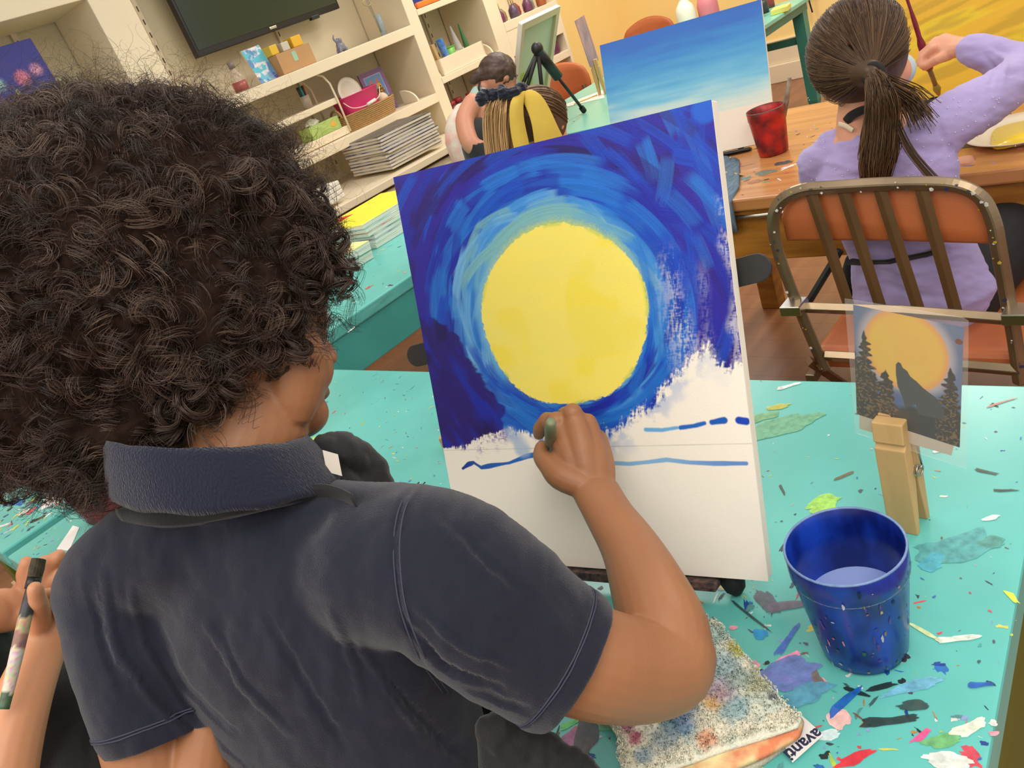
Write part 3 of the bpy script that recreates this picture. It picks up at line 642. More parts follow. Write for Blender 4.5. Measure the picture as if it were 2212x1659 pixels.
ku = Vector((-0.2809, -0.9588, -0.0424)).normalized(); kv = Vector((0.0826, -0.0682, 0.9942)); kv = (kv - kv.dot(ku) * ku).normalized(); kn = ku.cross(kv)
def card(px, py, off=0.0):
    r = Vector(ray(px, py)); o = Q - Vector((0, 0, EYE)) + kn * off
    return Vector((0, 0, EYE)) + r * (o.dot(kn) / r.dot(kn))
ck = thing('sample_card', 'laminated sample card with a howling wolf, pine trees and orange moon, clipped upright', 'card', tuple(Q))
lam = mat('laminate_film', (236, 236, 232), 0.12, alpha=0.09, spec=0.6)
qs = [card(1825, 645), card(2080, 686), card(2092, 694), card(2088, 1012), card(1848, 935)]
MB().prism([p + kn * 0.0006 for p in qs], -kn * 0.0012).build('laminate', lam, ck)
MB().prism([card(*p) for p in [(1856, 893), (2062, 958), (2055, 984), (1856, 926)]], -kn * 0.0003).build('paper_margin', mat('grey_paper', (196, 182, 164), 0.6), ck)
def wolf_paint(X, Y):
    u = X / PWd; t = 1 - Y / PHt
    n = fbm(u * 9, t * 9, 4); c = mixc(np.broadcast_to(LC(96, 110, 150), u.shape + (3,)), LC(110, 122, 140), n)
    r = np.hypot((u - 0.49) / 0.40, (t - 0.30) / 0.345)
    c = mixc(c, LC(190, 178, 180), sm(1.25, 1.0, r) * 0.8); c = mixc(c, LC(226, 160, 90), sm(1.03, 0.95, r)); c = mixc(c, LC(228, 186, 76), sm(0.97, 0.8, r) * (0.6 + 0.5 * n))
    c = mixc(c, LC(70, 92, 140), sm(0.56, 0.7, t) * sm(0.9, 1.1, r) * 0.7)
    dark = LC(44, 46, 48)
    gy = 0.76 + 0.05 * np.sin(u * 5) + (n - 0.5) * 0.06
    c = mixc(c, dark, sm(gy - 0.02, gy + 0.03, t))
    for (tx, tt, w, hh) in ((0.10, 0.20, 0.13, 0.62), (0.31, 0.50, 0.12, 0.36), (0.90, 0.34, 0.12, 0.52), (0.0, 0.4, 0.12, 0.5), (0.2, 0.55, 0.08, 0.3)):
        f = np.clip((t - tt) / hh, 0, 1); jag = (vnoise(t * 42 + tx * 90, u * 14) - 0.35) * 0.07 * sm(0, .2, f)
        m_ = sm(0.006, -0.006, np.abs(u - tx) - (w * f ** 0.8 * (0.55 + 0.45 * np.abs(np.sin(t * 62 + tx * 9))) + jag)) * (t > tt)
        c = mixc(c, mixc(np.broadcast_to(LC(50, 44, 38), c.shape), LC(120, 92, 60), sm(0.55, 0.75, vnoise(u * 60, t * 90)) * sm(0.1, 0.5, f)), m_)
    W_ = [(0.43, 0.405), (0.455, 0.41), (0.475, 0.445), (0.52, 0.465), (0.545, 0.505), (0.60, 0.53), (0.667, 0.575), (0.775, 0.625), (0.84, 0.68), (0.87, 0.80), (0.62, 0.82), (0.60, 0.73), (0.565, 0.76), (0.50, 0.80), (0.47, 0.70), (0.425, 0.62), (0.41, 0.52), (0.412, 0.43)]
    ins_ = np.zeros(u.shape, bool); j = len(W_) - 1
    for i in range(len(W_)):
        (xi, yi), (xj, yj) = W_[i], W_[j]
        ins_ ^= ((yi > t) != (yj > t)) & (u < (xj - xi) * (t - yi) / (yj - yi + 1e-12) + xi); j = i
    c[ins_] = LC(66, 68, 68)
    c = mixc(c, LC(100, 84, 66), sm(0.010, 0.002, np.abs(t - 0.80 - 0.02 * np.sin(u * 20))) * (u < 0.4) * (n > 0.45) * 0.8)
    hx = np.hypot((u - 0.965) * 0.7, t - 0.12); c[hx < 0.022] = LC(120, 60, 30)
    return c
pTL, pTR, pBL = card(1843, 658), card(2082, 707), card(1846, 893)
pu = (pTR - pTL); PWd = pu.length; pu.normalize(); pv = (pTL - pBL); pv = (pv - pv.dot(pu) * pu); PHt = ((card(2060, 962) - pTR).length + (pTL - pBL).length) / 2; pv.normalize()
canvas_grid('picture', pTL - pv * PHt + kn * 0.0001, pu, pv, PWd, PHt, 200, 230, wolf_paint, cmat('print', 0.35), ck)
# ================================================================ PEOPLE: helpers
CR = Vector((_x[0], _y[0], _z[0])); CU = Vector((_x[1], _y[1], _z[1])); CB = Vector((_x[2], _y[2], _z[2]))
def camv(a, b, c): return (CR * a + CU * b + CB * c)
def remesh(mb, voxel, it=8, fac=0.5, name='tmp'):
    """union of closed shapes -> one continuous smooth surface; returns a mesh"""
    me = bpy.data.meshes.new(name); me.from_pydata(mb.v, [], mb.f)
    bm = bmesh.new(); bm.from_mesh(me); bmesh.ops.recalc_face_normals(bm, faces=bm.faces); bm.to_mesh(me); bm.free()
    ob = bpy.data.objects.new('tmp', me); COL.objects.link(ob)
    r = ob.modifiers.new('r', 'REMESH'); r.mode = 'VOXEL'; r.voxel_size = voxel; r.adaptivity = 0
    if it: q = ob.modifiers.new('s', 'SMOOTH'); q.factor = fac; q.iterations = it
    dg = bpy.context.evaluated_depsgraph_get(); dg.update(); ev = ob.evaluated_get(dg)
    out = bpy.data.meshes.new_from_object(ev, depsgraph=dg); out.name = name
    bpy.data.objects.remove(ob); bpy.data.meshes.remove(me)
    return out
def get_co(me): a = np.empty(len(me.vertices) * 3, 'f'); me.vertices.foreach_get('co', a); return a.reshape(-1, 3).astype(float)
def get_no(me): a = np.empty(len(me.vertices) * 3, 'f'); me.vertex_normals.foreach_get('vector', a); return a.reshape(-1, 3).astype(float)
def set_co(me, a): me.vertices.foreach_set('co', a.astype('f').ravel()); me.update()
def to_px(P):
    q = P - np.array([0, 0, EYE]); c = np.stack([q @ np.array(v) for v in (CR, CU, CB)], 1)
    return 1106 + F * c[:, 0] / -c[:, 2], 829.5 - F * c[:, 1] / -c[:, 2]
def limb(mb, pts, n=16, flat=None):
    """pts: (Vector, r) -> closed rounded tapering tube"""
    P = [p for p, r in pts]; R_ = [r for p, r in pts]
    d0 = (P[0] - P[1]).normalized(); d1 = (P[-1] - P[-2]).normalized()
    rr = lambda r, k: (r[0] * k, r[1] * k) if isinstance(r, (tuple, list)) else r * k
    if any(isinstance(r, (tuple, list)) for r in R_): R_ = [r if isinstance(r, (tuple, list)) else (r, r) for r in R_]
    mr = lambda r: min(r) if isinstance(r, (tuple, list)) else r
    A = [P[0] + d0 * mr(R_[0]) * 0.95, P[0] + d0 * mr(R_[0]) * 0.6] + P + [P[-1] + d1 * mr(R_[-1]) * 0.6, P[-1] + d1 * mr(R_[-1]) * 0.95]
    B = [rr(R_[0], 0.3), rr(R_[0], 0.8)] + R_ + [rr(R_[-1], 0.8), rr(R_[-1], 0.3)]
    mb.tube(A, B, n, flat=flat)
def spline(pts, k=6):
    """Catmull-Rom through (Vector, r) or Vector"""
    out = []; isr = isinstance(pts[0], tuple)
    if isr and any(isinstance(p[1], (tuple, list)) for p in pts): pts = [(p[0], p[1] if isinstance(p[1], (tuple, list)) else (p[1], p[1])) for p in pts]
    P = [np.array(list(p[0]) + (list(p[1]) if isinstance(p[1], (tuple, list)) else [p[1]])) if isr else np.array(p) for p in pts]
    for i in range(len(P) - 1):
        a, b, c, d = P[max(i - 1, 0)], P[i], P[i + 1], P[min(i + 2, len(P) - 1)]
        for j in range(k + (1 if i == len(P) - 2 else 0)):
            t = j / k; v = 0.5 * ((2 * b) + (-a + c) * t + (2 * a - 5 * b + 4 * c - d) * t * t + (-a + 3 * b - 3 * c + d) * t ** 3)
            out.append((Vector(v[:3]), float(v[3]) if len(v) == 4 else (float(v[3]), float(v[4]))) if isr else Vector(v))
    return out
def hand(mb, W_, d, nrm, s=1.0, curl=0.6, thumb=1, spread=0.12):
    """wrist point, pointing direction, back-of-hand normal; curling to -nrm"""
    d = d.normalized(); nrm = (nrm - nrm.dot(d) * d).normalized(); side = d.cross(nrm) * thumb
    limb(mb, [(W_ - d * 0.01 * s, (0.022 * s, 0.016 * s)), (W_ + d * 0.03 * s, (0.032 * s, 0.014 * s)), (W_ + d * 0.065 * s, (0.034 * s, 0.012 * s))], flat=side)
    for k, (o, L) in enumerate(((0.026, 0.062), (0.009, 0.070), (-0.009, 0.064), (-0.026, 0.050))):
        p = W_ + d * (0.066 - 0.004 * abs(k - 1)) * s + side * o * s; dd = (d + side * o * spread * 30 * 0.03).normalized(); chain = [(p - d * 0.012 * s, 0.0092 * s)]
        c_ = curl * (0.8 + 0.15 * k); a = 0
        for j, f in enumerate((0.45, 0.30, 0.25)):
            a += c_ * (0.9 if j == 0 else 1.0); v = dd * math.cos(a) - nrm * math.sin(a)
            p = p + v * L * f * s; chain.append((p, (0.0085, 0.0075, 0.0065)[j] * s))
        limb(mb, chain, 10)
    p = W_ + d * 0.015 * s + side * 0.020 * s; 
    limb(mb, [(p, 0.013 * s), (p + (side * 0.75 + d * 0.6 - nrm * 0.35).normalized() * 0.032 * s, 0.0105 * s), (p + (side * 0.75 + d * 0.6 - nrm * 0.35).normalized() * 0.032 * s + (d * 0.9 + side * 0.15 - nrm * 0.4).normalized() * 0.028 * s, 0.008 * s)], 10)
def head(mb, S, f, u, s=1.0, ears=True):
    """skull, face with nose, lips, brow, ears; S skull centre, f facing, u up"""
    f = f.normalized(); u = (u - u.dot(f) * f).normalized(); r = f.cross(u)
    R = Matrix((r, f, u)).transposed()
    mb.ball(S, (0.074 * s, 0.090 * s, 0.088 * s), 28, 20, R)
    mb.ball(S + f * 0.030 * s - u * 0.040 * s, (0.060 * s, 0.058 * s, 0.068 * s), 24, 16, R)
    mb.ball(S + f * 0.060 * s - u * 0.086 * s, (0.030 * s, 0.026 * s, 0.022 * s), 18, 12, R)
    for e in (-1, 1):
        mb.ball(S + f * 0.046 * s - u * 0.050 * s + r * 0.034 * s * e, (0.026 * s, 0.030 * s, 0.032 * s), 16, 12, R)
        mb.ball(S + f * 0.070 * s + u * 0.014 * s + r * 0.026 * s * e, (0.022 * s, 0.014 * s, 0.009 * s), 14, 10, R)
        if ears:
            mb.ball(S - f * 0.004 * s - u * 0.016 * s + r * 0.075 * s * e, (0.008 * s, 0.018 * s, 0.029 * s), 14, 10, R)
        mb.ball(S + f * 0.094 * s - u * 0.034 * s + r * 0.009 * s * e, (0.007 * s, 0.008 * s, 0.006 * s), 10, 8, R)
    limb(mb, [(S + f * 0.082 * s + u * 0.004 * s, 0.006 * s), (S + f * 0.100 * s - u * 0.028 * s, 0.0095 * s)], 10)
    for dz, rr in ((-0.058, 0.0052), (-0.066, 0.006)):
        limb(mb, spline([(S + f * 0.078 * s + u * dz * s - r * 0.020 * s, rr * 0.5 * s), (S + f * 0.088 * s + u * dz * s, rr * s), (S + f * 0.078 * s + u * dz * s + r * 0.020 * s, rr * 0.5 * s)], 3), 8)
    return r
def eyes(S, f, u, s, parent):
    f = f.normalized(); u = (u - u.dot(f) * f).normalized(); r = f.cross(u)
    for e in (-1, 1):
        c_ = S + f * 0.0745 * s - u * 0.002 * s + r * 0.029 * s * e
        ey = MB().ball(c_, 0.0105 * s, 14, 10).build('eye', mat('eye_white', (225, 220, 212), 0.2), parent, smooth=True)
        MB().ball(c_ + f * 0.0070 * s, (0.0048 * s,) * 3, 12, 8).build('iris', mat('iris_brown', (50, 32, 22), 0.1), ey, smooth=True)
        limb_ = MB(); limb(limb_, spline([(S + f * 0.080 * s + u * 0.020 * s + r * 0.014 * s * e, 0.002), (S + f * 0.083 * s + u * 0.025 * s + r * 0.028 * s * e, 0.0026), (S + f * 0.073 * s + u * 0.021 * s + r * 0.044 * s * e, 0.0014)], 3), 8)
        limb_.build('eyebrow', mat('brow_brown', (44, 30, 24), 0.8), parent, smooth=True)
def finish(name, me, m, parent, smooth=True):
    return link(name, me, m, parent, smooth=smooth)
def strands(name, paths, radii, cols, m, parent, ns=3):
    """many fine hairs as one mesh. paths: (N,K,3) array; radii: (N,K); cols (N,3)"""
    N, K, _ = paths.shape
    T = np.gradient(paths, axis=1); T /= np.linalg.norm(T, axis=2, keepdims=True) + 1e-12
    ref = np.tile(np.array([0.31, 0.55, 0.77]), (N, K, 1)); U = np.cross(T, ref); U /= np.linalg.norm(U, axis=2, keepdims=True) + 1e-9; V = np.cross(T, U)
    an = np.arange(ns) * 2 * PI / ns
    P = paths[:, :, None, :] + radii[:, :, None, None] * (U[:, :, None, :] * np.cos(an)[None, None, :, None] + V[:, :, None, :] * np.sin(an)[None, None, :, None])
    P = P.reshape(-1, 3)
    base = (np.arange(N)[:, None, None] * K + np.arange(K - 1)[None, :, None]) * ns; j = np.arange(ns)[None, None, :]; j2 = (j + 1) % ns
    fs = np.stack([base + j, base + j2, base + ns + j2, base + ns + j], -1).reshape(-1, 4)
    me = bpy.data.meshes.new(name); me.vertices.add(len(P)); me.vertices.foreach_set('co', P.astype('f').ravel())
    me.loops.add(fs.size); me.loops.foreach_set('vertex_index', fs.ravel().astype('i'))
    me.polygons.add(len(fs)); me.polygons.foreach_set('loop_start', np.arange(0, fs.size, 4, dtype='i')); me.update(calc_edges=True)
    arr = np.ones((N, K * ns, 4), 'f'); arr[:, :, :3] = cols[:, None, :]
    ca = me.color_attributes.new('Col', 'FLOAT_COLOR', 'POINT'); ca.data.foreach_set('color', arr.ravel())
    return link(name, me, m, parent, smooth=True)

# ================================================================ THE NEAR BOY
skin_b = mat('warm_brown_skin', (160, 109, 74), 0.46, var=0.08, vs=16, bump=0.12, bs=420, sss=0.12, spec=0.4)
boyS = D(490, 688, 0.70); bf = camv(0.68, -0.04, -0.73).normalized(); bu = camv(-0.30, 0.90, -0.05)
boy = thing('person', 'person with big dark curly hair in a navy polo shirt painting the moon canvas', 'person', (0.05, 0.62, 0))
ZU = Vector((0, 0, 1))
lat = camv(0.95, 0.12, 0.28); lat = (lat - lat.dot(ZU) * ZU).normalized(); fwd = ZU.cross(lat)   # facing away from the camera
NB = D(515, 1035, 0.685)
bm_ = MB()
head(bm_, boyS, bf, bu, 1.0)
limb(bm_, spline([(NB - ZU * 0.06, 0.052), (NB + ZU * 0.0, 0.050), (D(545, 930, 0.69), 0.047), (D(540, 850, 0.70), 0.050), (D(510, 770, 0.70), 0.058)], 3), 24)
limb(bm_, spline([(D(612, 690, 0.69), 0.020), (D(636, 780, 0.683), 0.0285), (D(628, 868, 0.683), 0.024)], 3), 18)
# right arm
limb(bm_, spline([(D(1000, 1290, 0.635), 0.042), (D(1130, 1380, 0.635), 0.043), (D(1260, 1425, 0.65), 0.0455), (D(1360, 1446, 0.675), 0.0440), (D(1436, 1436, 0.695), 0.0415), (D(1446, 1400, 0.705), 0.0400)], 4), 24)
limb(bm_, spline([(D(1440, 1440, 0.695), 0.0400), (D(1432, 1360, 0.715), 0.0410), (D(1400, 1270, 0.745), 0.0355), (D(1362, 1185, 0.785), 0.0290), (D(1318, 1115, 0.820), (0.0262, 0.023)), (D(1288, 1062, 0.843), (0.0268, 0.020))], 4), 24)
# right hand holding the brush
kn = {'i': D(1203, 914, 0.872), 'm': D(1238, 896, 0.866), 'r': D(1270, 918, 0.872), 'p': D(1292, 952, 0.880)}
wr_ = D(1282, 1060, 0.846)
for k_, w0 in (('i', D(1262, 1050, 0.848)), ('m', D(1276, 1052, 0.845)), ('r', D(1290, 1056, 0.846)), ('p', D(1298, 1062, 0.850))):
    limb(bm_, spline([(w0, 0.0150), (w0.lerp(kn[k_], 0.5) + camv(0, 0, 0.004), 0.0165), (kn[k_], 0.0118)], 3), 14)
    bm_.ball(kn[k_] + camv(-0.001, 0.002, 0.004), 0.0112, 12, 8)
limb(bm_, spline([(D(1255, 1045, 0.842), 0.016), (D(1212, 1026, 0.850), 0.0165), (D(1188, 1004, 0.858), 0.0130), (D(1170, 986, 0.868), 0.0098), (D(1171, 966, 0.880), 0.0080)], 3), 14)
limb(bm_, [(kn['i'], 0.0118), (D(1181, 908, 0.888), 0.0098), (D(1166, 926, 0.900), 0.0082), (D(1164, 938, 0.908), 0.0070)], 12)
limb(bm_, [(kn['m'], 0.0118), (D(1222, 896, 0.902), 0.0100), (D(1196, 926, 0.925), 0.0084), (D(1190, 958, 0.925), 0.0074)], 12)
limb(bm_, [(kn['r'], 0.0112), (D(1262, 915, 0.905), 0.0096), (D(1236, 945, 0.928), 0.0082), (D(1222, 975, 0.925), 0.0072)], 12)
limb(bm_, [(kn['p'], 0.0104), (D(1288, 945, 0.908), 0.0086), (D(1266, 970, 0.926), 0.0074), (D(1250, 995, 0.922), 0.0066)], 12)
# left arm hanging beside the body, forearm towards the table
limb(bm_, spline([(D(240, 1290, 0.715), 0.040), (D(290, 1520, 0.71), 0.037), (D(335, 1700, 0.705), 0.034), (D(400, 1860, 0.70), 0.033)], 4), 20)
le = D(400, 1860, 0.70); lh = le + fwd * 0.08 + lat * 0.04 + ZU * 0.10
limb(bm_, [(le, 0.033), (le.lerp(lh, 0.5), 0.030), (lh, 0.021)], 18); hand(bm_, lh, fwd * 0.6 + lat * 0.2 + ZU * 0.5, ZU - fwd * 0.4, 0.85, 0.4, -1)
# torso core and legs (under the clothes)
HB = NB - ZU * 0.47 - fwd * 0.15 - lat * 0.02
limb(bm_, spline([(NB - ZU * 0.03, (0.05, 0.04)), (NB - ZU * 0.10, (0.10, 0.06)), (NB - ZU * 0.28 - fwd * 0.02, (0.095, 0.065)), (HB, (0.10, 0.07))], 4), 20, flat=lat)
for e in (-1, 1): 
    hp = HB + lat * 0.055 * e - ZU * 0.02
    limb(bm_, spline([(hp, 0.06), (Vector((hp.x - 0.02, hp.y, 0.33)), 0.045), (Vector((hp.x - 0.05, hp.y, 0.05)), 0.032)], 4), 16)
bme = remesh(bm_, 0.0019, 5, name='body')
finish('body', bme, skin_b, boy)
eyes(boyS, bf, bu, 1.0, boy)

# ---- navy polo shirt
sh = MB()
def sec(dz, rx, ry, fo=0.0, lo=0.0): return (NB - ZU * dz + fwd * fo + lat * lo, (rx, ry))
limb(sh, [(NB - ZU * 0.05, (0.078, 0.066)), (NB - ZU * 0.005, (0.062, 0.052))], 24, flat=lat)
limb(sh, spline([sec(0.035, 0.075, 0.060), sec(0.06, 0.118, 0.075, -0.008), sec(0.11, 0.140, 0.090, -0.016), sec(0.18, 0.138, 0.098, -0.026), sec(0.27, 0.128, 0.10, -0.040), sec(0.36, 0.122, 0.098, -0.080), sec(0.47, 0.120, 0.100, -0.150, -0.02)], 4), 40, flat=lat)
limb(sh, spline([(D(640, 1140, 0.685), 0.046), (D(760, 1160, 0.668), 0.047), (D(860, 1165, 0.650), 0.047)], 3), 24)
limb(sh, spline([(D(420, 1170, 0.69), 0.050), (D(300, 1215, 0.705), 0.050), (D(235, 1265, 0.715), 0.047)], 3), 24)
limb(sh, spline([(D(800, 1225, 0.655), 0.062), (D(925, 1228, 0.638), (0.066, 0.062)), (D(1030, 1290, 0.628), (0.066, 0.060)), (D(1130, 1370, 0.628), (0.062, 0.056)), (D(1218, 1430, 0.634), (0.061, 0.054))], 4), 32, flat=camv(0.5, 0.86, 0))
limb(sh, spline([(D(255, 1290, 0.715), 0.050), (D(280, 1400, 0.712), 0.050), (D(312, 1520, 0.708), 0.047), (D(335, 1570, 0.706), 0.046)], 4), 28)
sme = remesh(sh, 0.0030, 34, name='polo_shirt')
co = get_co(sme); no = get_no(sme); px, py = to_px(co)
facing = (no @ np.array(CB)) > -0.2
def fold(pts, w, dep):
    global co; dep = dep * 0.8
    d, t = seg_d(px, py, pts); k = np.exp(-(d / w) ** 2) * np.sin(np.clip(t, 0.02, 0.98) * PI) ** 0.6
    co = co + no * (k * dep * facing)[:, None]
def crease(pts, w, dep):           # asymmetric: ridge beside a valley
    fold(pts, w, dep); fold([(x + w * 1.5, y - w * 0.4) for x, y in pts], w * 1.1, -dep * 0.8)
seam = [(905, 1042), (868, 1085), (852, 1150), (852, 1230), (866, 1320), (905, 1420), (960, 1500)]
fold(seam, 7, -0.0022); fold([(x + 15, y) for x, y in seam], 7, 0.0014)
for p_, w, dp in (([(215, 1210), (250, 1400), (330, 1520), (480, 1659)], 20, 0.006), ([(275, 1250), (310, 1400), (400, 1540), (560, 1700)], 16, 0.005), ([(190, 1250), (225, 1400), (270, 1500)], 22, -0.005),
                  ([(330, 1340), (400, 1480), (520, 1600)], 22, -0.004), ([(440, 1330), (520, 1480), (640, 1600)], 34, 0.004), ([(560, 1300), (660, 1480), (760, 1640)], 40, -0.0035),
                  ([(860, 1330), (960, 1440), (1100, 1500)], 26, -0.008), ([(880, 1290), (990, 1390), (1120, 1450)], 22, 0.005), ([(800, 1440), (920, 1560), (1010, 1659)], 30, -0.006), ([(760, 1380), (850, 1500), (930, 1620)], 34, 0.005),
                  ([(930, 1110), (1010, 1200), (1100, 1290)], 30, 0.003), ([(980, 1130), (1060, 1220), (1160, 1300)], 22, -0.003), ([(400, 1130), (560, 1120), (720, 1090)], 26, 0.003),
                  ([(1000, 1470), (1080, 1520), (1150, 1540)], 18, -0.005), ([(700, 1300), (760, 1420), (790, 1540)], 36, 0.0035)):
    fold(p_, w, dp)
co = co + no * ((fbm(px / 60, py / 90, 3) - 0.5) * 0.006 * facing)[:, None]
# sleeve end: cut clean at the hem
hemc = np.array(D(1236, 1440, 0.634)); hd = np.array((D(1236, 1440, 0.634) - D(1100, 1360, 0.63)).normalized())
dd = (co - hemc) @ hd; near_ = np.linalg.norm(co - hemc, axis=1) < 0.10
co = np.where((near_ & (dd > 0))[:, None], co - hd[None] * dd[:, None] * 0.96, co)
sl = (np.abs(dd + 0.0175) < 0.0022) & near_; co = co - no * (sl * 0.0012)[:, None]
hemL = np.array(D(338, 1592, 0.706)); hl = np.array((D(338, 1592, 0.706) - D(285, 1400, 0.712)).normalized())
d2 = (co - hemL) @ hl; nearL = np.linalg.norm(co - hemL, axis=1) < 0.065
co = np.where((nearL & (d2 > 0))[:, None], co - hl[None] * d2[:, None] * 0.96, co)
set_co(sme, co)
navy = mat('navy_pique', (36, 38, 52), 0.85, var=0.10, vs=10, bump=0.5, bs=1300, sheen=0.25, spec=0.2, rgb2=(31, 33, 46))
shirt = finish('polo_shirt', sme, navy, boy)
# stitching of the sleeve hem and the shoulder seam
co = get_co(sme); no = get_no(sme); thread = mat('seam_thread', (58, 60, 78), 0.9)
ax_ = Vector(hd).orthogonal().normalized(); ay_ = Vector(hd).cross(ax_)
def slice_ring(c0, d0, t0, rad_, off=0.0006):
    q0 = co - c0; dd_ = q0 @ d0; m_ = (np.abs(dd_ - t0) < 0.0022) & (np.linalg.norm(q0, axis=1) < rad_)
    a1 = np.array(Vector(d0).orthogonal().normalized()); a2 = np.cross(d0, a1); an_ = np.arctan2(q0[m_] @ a2, q0[m_] @ a1); P_ = co[m_] + no[m_] * off; out = []
    for k in range(56):
        w_k = np.exp(-(((an_ - (-PI + 2 * PI * (k + 0.5) / 56) + PI) % (2 * PI) - PI) / 0.09) ** 2)
        if w_k.sum() > 0.3: out.append(Vector((P_ * w_k[:, None]).sum(0) / w_k.sum()))
    return out
st_m = MB()
for c0, d0, rad_ in ((hemc, hd, 0.10), (hemL, hl, 0.065)):
    for t0 in (-0.0165, -0.0190):
        rg = slice_ring(c0, d0, t0, rad_)
        if len(rg) > 20: st_m.tube(rg, 0.0007, 6, closed=True)
st_m.build('hem_stitching', thread, shirt, smooth=True)['kind'] = 'stuff'
def ring_on(c0, d0, r1, r2, ax1, n=60):
    a1 = (ax1 - ax1.dot(d0) * d0).normalized(); a2 = d0.cross(a1); return [c0 + a1 * (r1 * math.cos(2 * PI * i / n)) + a2 * (r2 * math.sin(2 * PI * i / n)) for i in range(n)]
# ---- collar: folded band round the neck
def ringpt(c, rx, ry, a): return c + lat * (rx * math.cos(a)) + fwd * (ry * math.sin(a))
tilt = fwd * 0.30 
rows = []
cu1 = NB + ZU * 0.012 - fwd * 0.004
for (dz, rx, ry, fo) in ((-0.010, 0.066, 0.056, 0.0), (0.014, 0.068, 0.058, 0.0), (0.0215, 0.070, 0.060, 0.0), (0.024, 0.0725, 0.063, 0.0), (0.020, 0.076, 0.066, -0.001), (0.006, 0.081, 0.071, -0.003), (-0.010, 0.087, 0.076, -0.006), (-0.0145, 0.0885, 0.0775, -0.006), (-0.014, 0.0855, 0.075, -0.006), (0.004, 0.079, 0.069, -0.003)):
    row = []
    for k in range(73):
        a = PI / 2 + 0.32 + (2 * PI - 0.64) * k / 72; c_ = cu1 + fwd * fo
        p = ringpt(c_, rx * 0.96, ry, a); s_ = (1 - math.sin(a)) / 2     # back of the neck stands higher
        p = p + ZU * (dz * (0.9 + 0.25 * s_) + 0.040 * s_ - 0.020 * (1 - s_)) + fwd * 0.0
        p = p - ZU * (p - c_).dot(lat) * 0.30 + ZU * 0.0012 * math.sin(k * 0.9) * (1 if dz < 0 else 0.4)
        row.append(p)
    rows.append(row)
MB().sheet(rows).build('collar', mat('navy_rib', (34, 37, 54), 0.85, bump=0.9, bs=900, sheen=0.25, spec=0.2, stretch=(1, 1, 0.08)), shirt, smooth=True, solid=0.003)
# ---- apron: neck strap, bib at the front, skirt
blk = mat('black_apron', (22, 23, 25), 0.8, bump=0.4, bs=900, var=0.2, vs=12, sheen=0.2)
st = MB(); loop = []
for p in [(262, 1093, 0.636), (330, 1098, 0.620), (420, 1088, 0.605), (520, 1064, 0.597), (610, 1046, 0.598), (690, 1043, 0.608), (760, 1056, 0.630), (800, 1062, 0.665)]: loop.append(D(*p))
from mathutils.bvhtree import BVHTree
def bvh_of(me, ob=None): return BVHTree.FromPolygons([v.co[:] for v in me.vertices], [p.vertices[:] for p in me.polygons])
tree_s = bvh_of(sme)
def cast(px_, py_, off=0.0, tree=None, default=0.68):
    r = Vector(ray(px_, py_)).normalized(); h_ = (tree or tree_s).ray_cast(Vector((0, 0, EYE)), r)
    return (h_[0] - r * off) if h_[0] else D(px_, py_, default)
sm_ = MB()
for o_ in (0, 13): sm_.tube(spline([cast(x + o_, y, 0.0004) for x, y in seam], 5), 0.0006, 6)
sm_.build('shoulder_seam', thread, shirt, smooth=True)['kind'] = 'stuff'
sp = spline([cast(*p, 0.006) for p in [(262, 1112), (330, 1120), (420, 1114), (520, 1092), (610, 1072), (690, 1060), (735, 1066), (770, 1082)]], 5)
rows = []
for i, p in enumerate(sp):
    rows.append([p + ZU * 0.0075 - fwd * 0.001, p + ZU * 0.003 - fwd * 0.003, p - ZU * 0.004 - fwd * 0.003, p - ZU * 0.0085 - fwd * 0.001])
MB().sheet(rows).build('apron_strap', blk, boy, smooth=True, solid=0.0016)
sps = MB(); R3 = random.Random(2)
for k in range(26):
    c_ = cast(R3.uniform(275, 385) if k < 20 else R3.uniform(400, 640), 1114 + R3.uniform(-7, 7) if k < 20 else 1085, 0.006); sps.ball(c_, (R3.uniform(0.0006, 0.0022), R3.uniform(0.0006, 0.0016), 0.0007), 8, 6)
o = sps.build('paint_spots', mat('cream_paint', (196, 186, 160), 0.5), boy); o['kind'] = 'stuff'
# bulging bib beside the collar on the right
bib = MB()
limb(bib, spline([(D(712, 975, 0.70), (0.010, 0.020)), (D(738, 968, 0.715), (0.016, 0.022)), (D(775, 1000, 0.73), (0.020, 0.022)), (D(808, 1045, 0.735), (0.018, 0.02)), (D(830, 1110, 0.74), (0.016, 0.02))], 4), 20, flat=camv(0.4, 1, 0))
limb(bib, [(D(700, 1010, 0.70), 0.012), (D(735, 1050, 0.70), 0.014), (D(790, 1070, 0.71), 0.012)], 16)
front = NB + fwd * 0.10 - ZU * 0.16
limb(bib, [(front + lat * 0.02, (0.10, 0.012)), (front - ZU * 0.16 - fwd * 0.05, (0.12, 0.012)), (front - ZU * 0.26 - fwd * 0.10, (0.13, 0.014)), (HB + fwd * 0.098 - ZU * 0.05, (0.125, 0.012))], 24, flat=lat)
# skirt piece seen under the sleeve
limb(bib, spline([(D(1075, 1580, 0.67), (0.022, 0.018)), (D(1125, 1650, 0.675), (0.040, 0.020)), (D(1190, 1740, 0.68), (0.055, 0.026)), (D(1220, 1860, 0.69), (0.06, 0.03))], 4), 24, flat=camv(1, 0.3, 0))
bmx = remesh(bib, 0.003, 8, name='apron')
co = get_co(bmx); no = get_no(bmx); px, py = to_px(co); co = co + no * ((fbm(px / 26, py / 40, 3) - 0.5) * 0.008)[:, None]; set_co(bmx, co)
finish('apron', bmx, blk, boy)
MB().obox(D(697, 972, 0.672), camv(0.012, -0.004, -0.004), camv(0.004, -0.018, 0.002), CB * 0.0006).build('care_tag', mat('tag_white', (205, 196, 184), 0.7), boy)
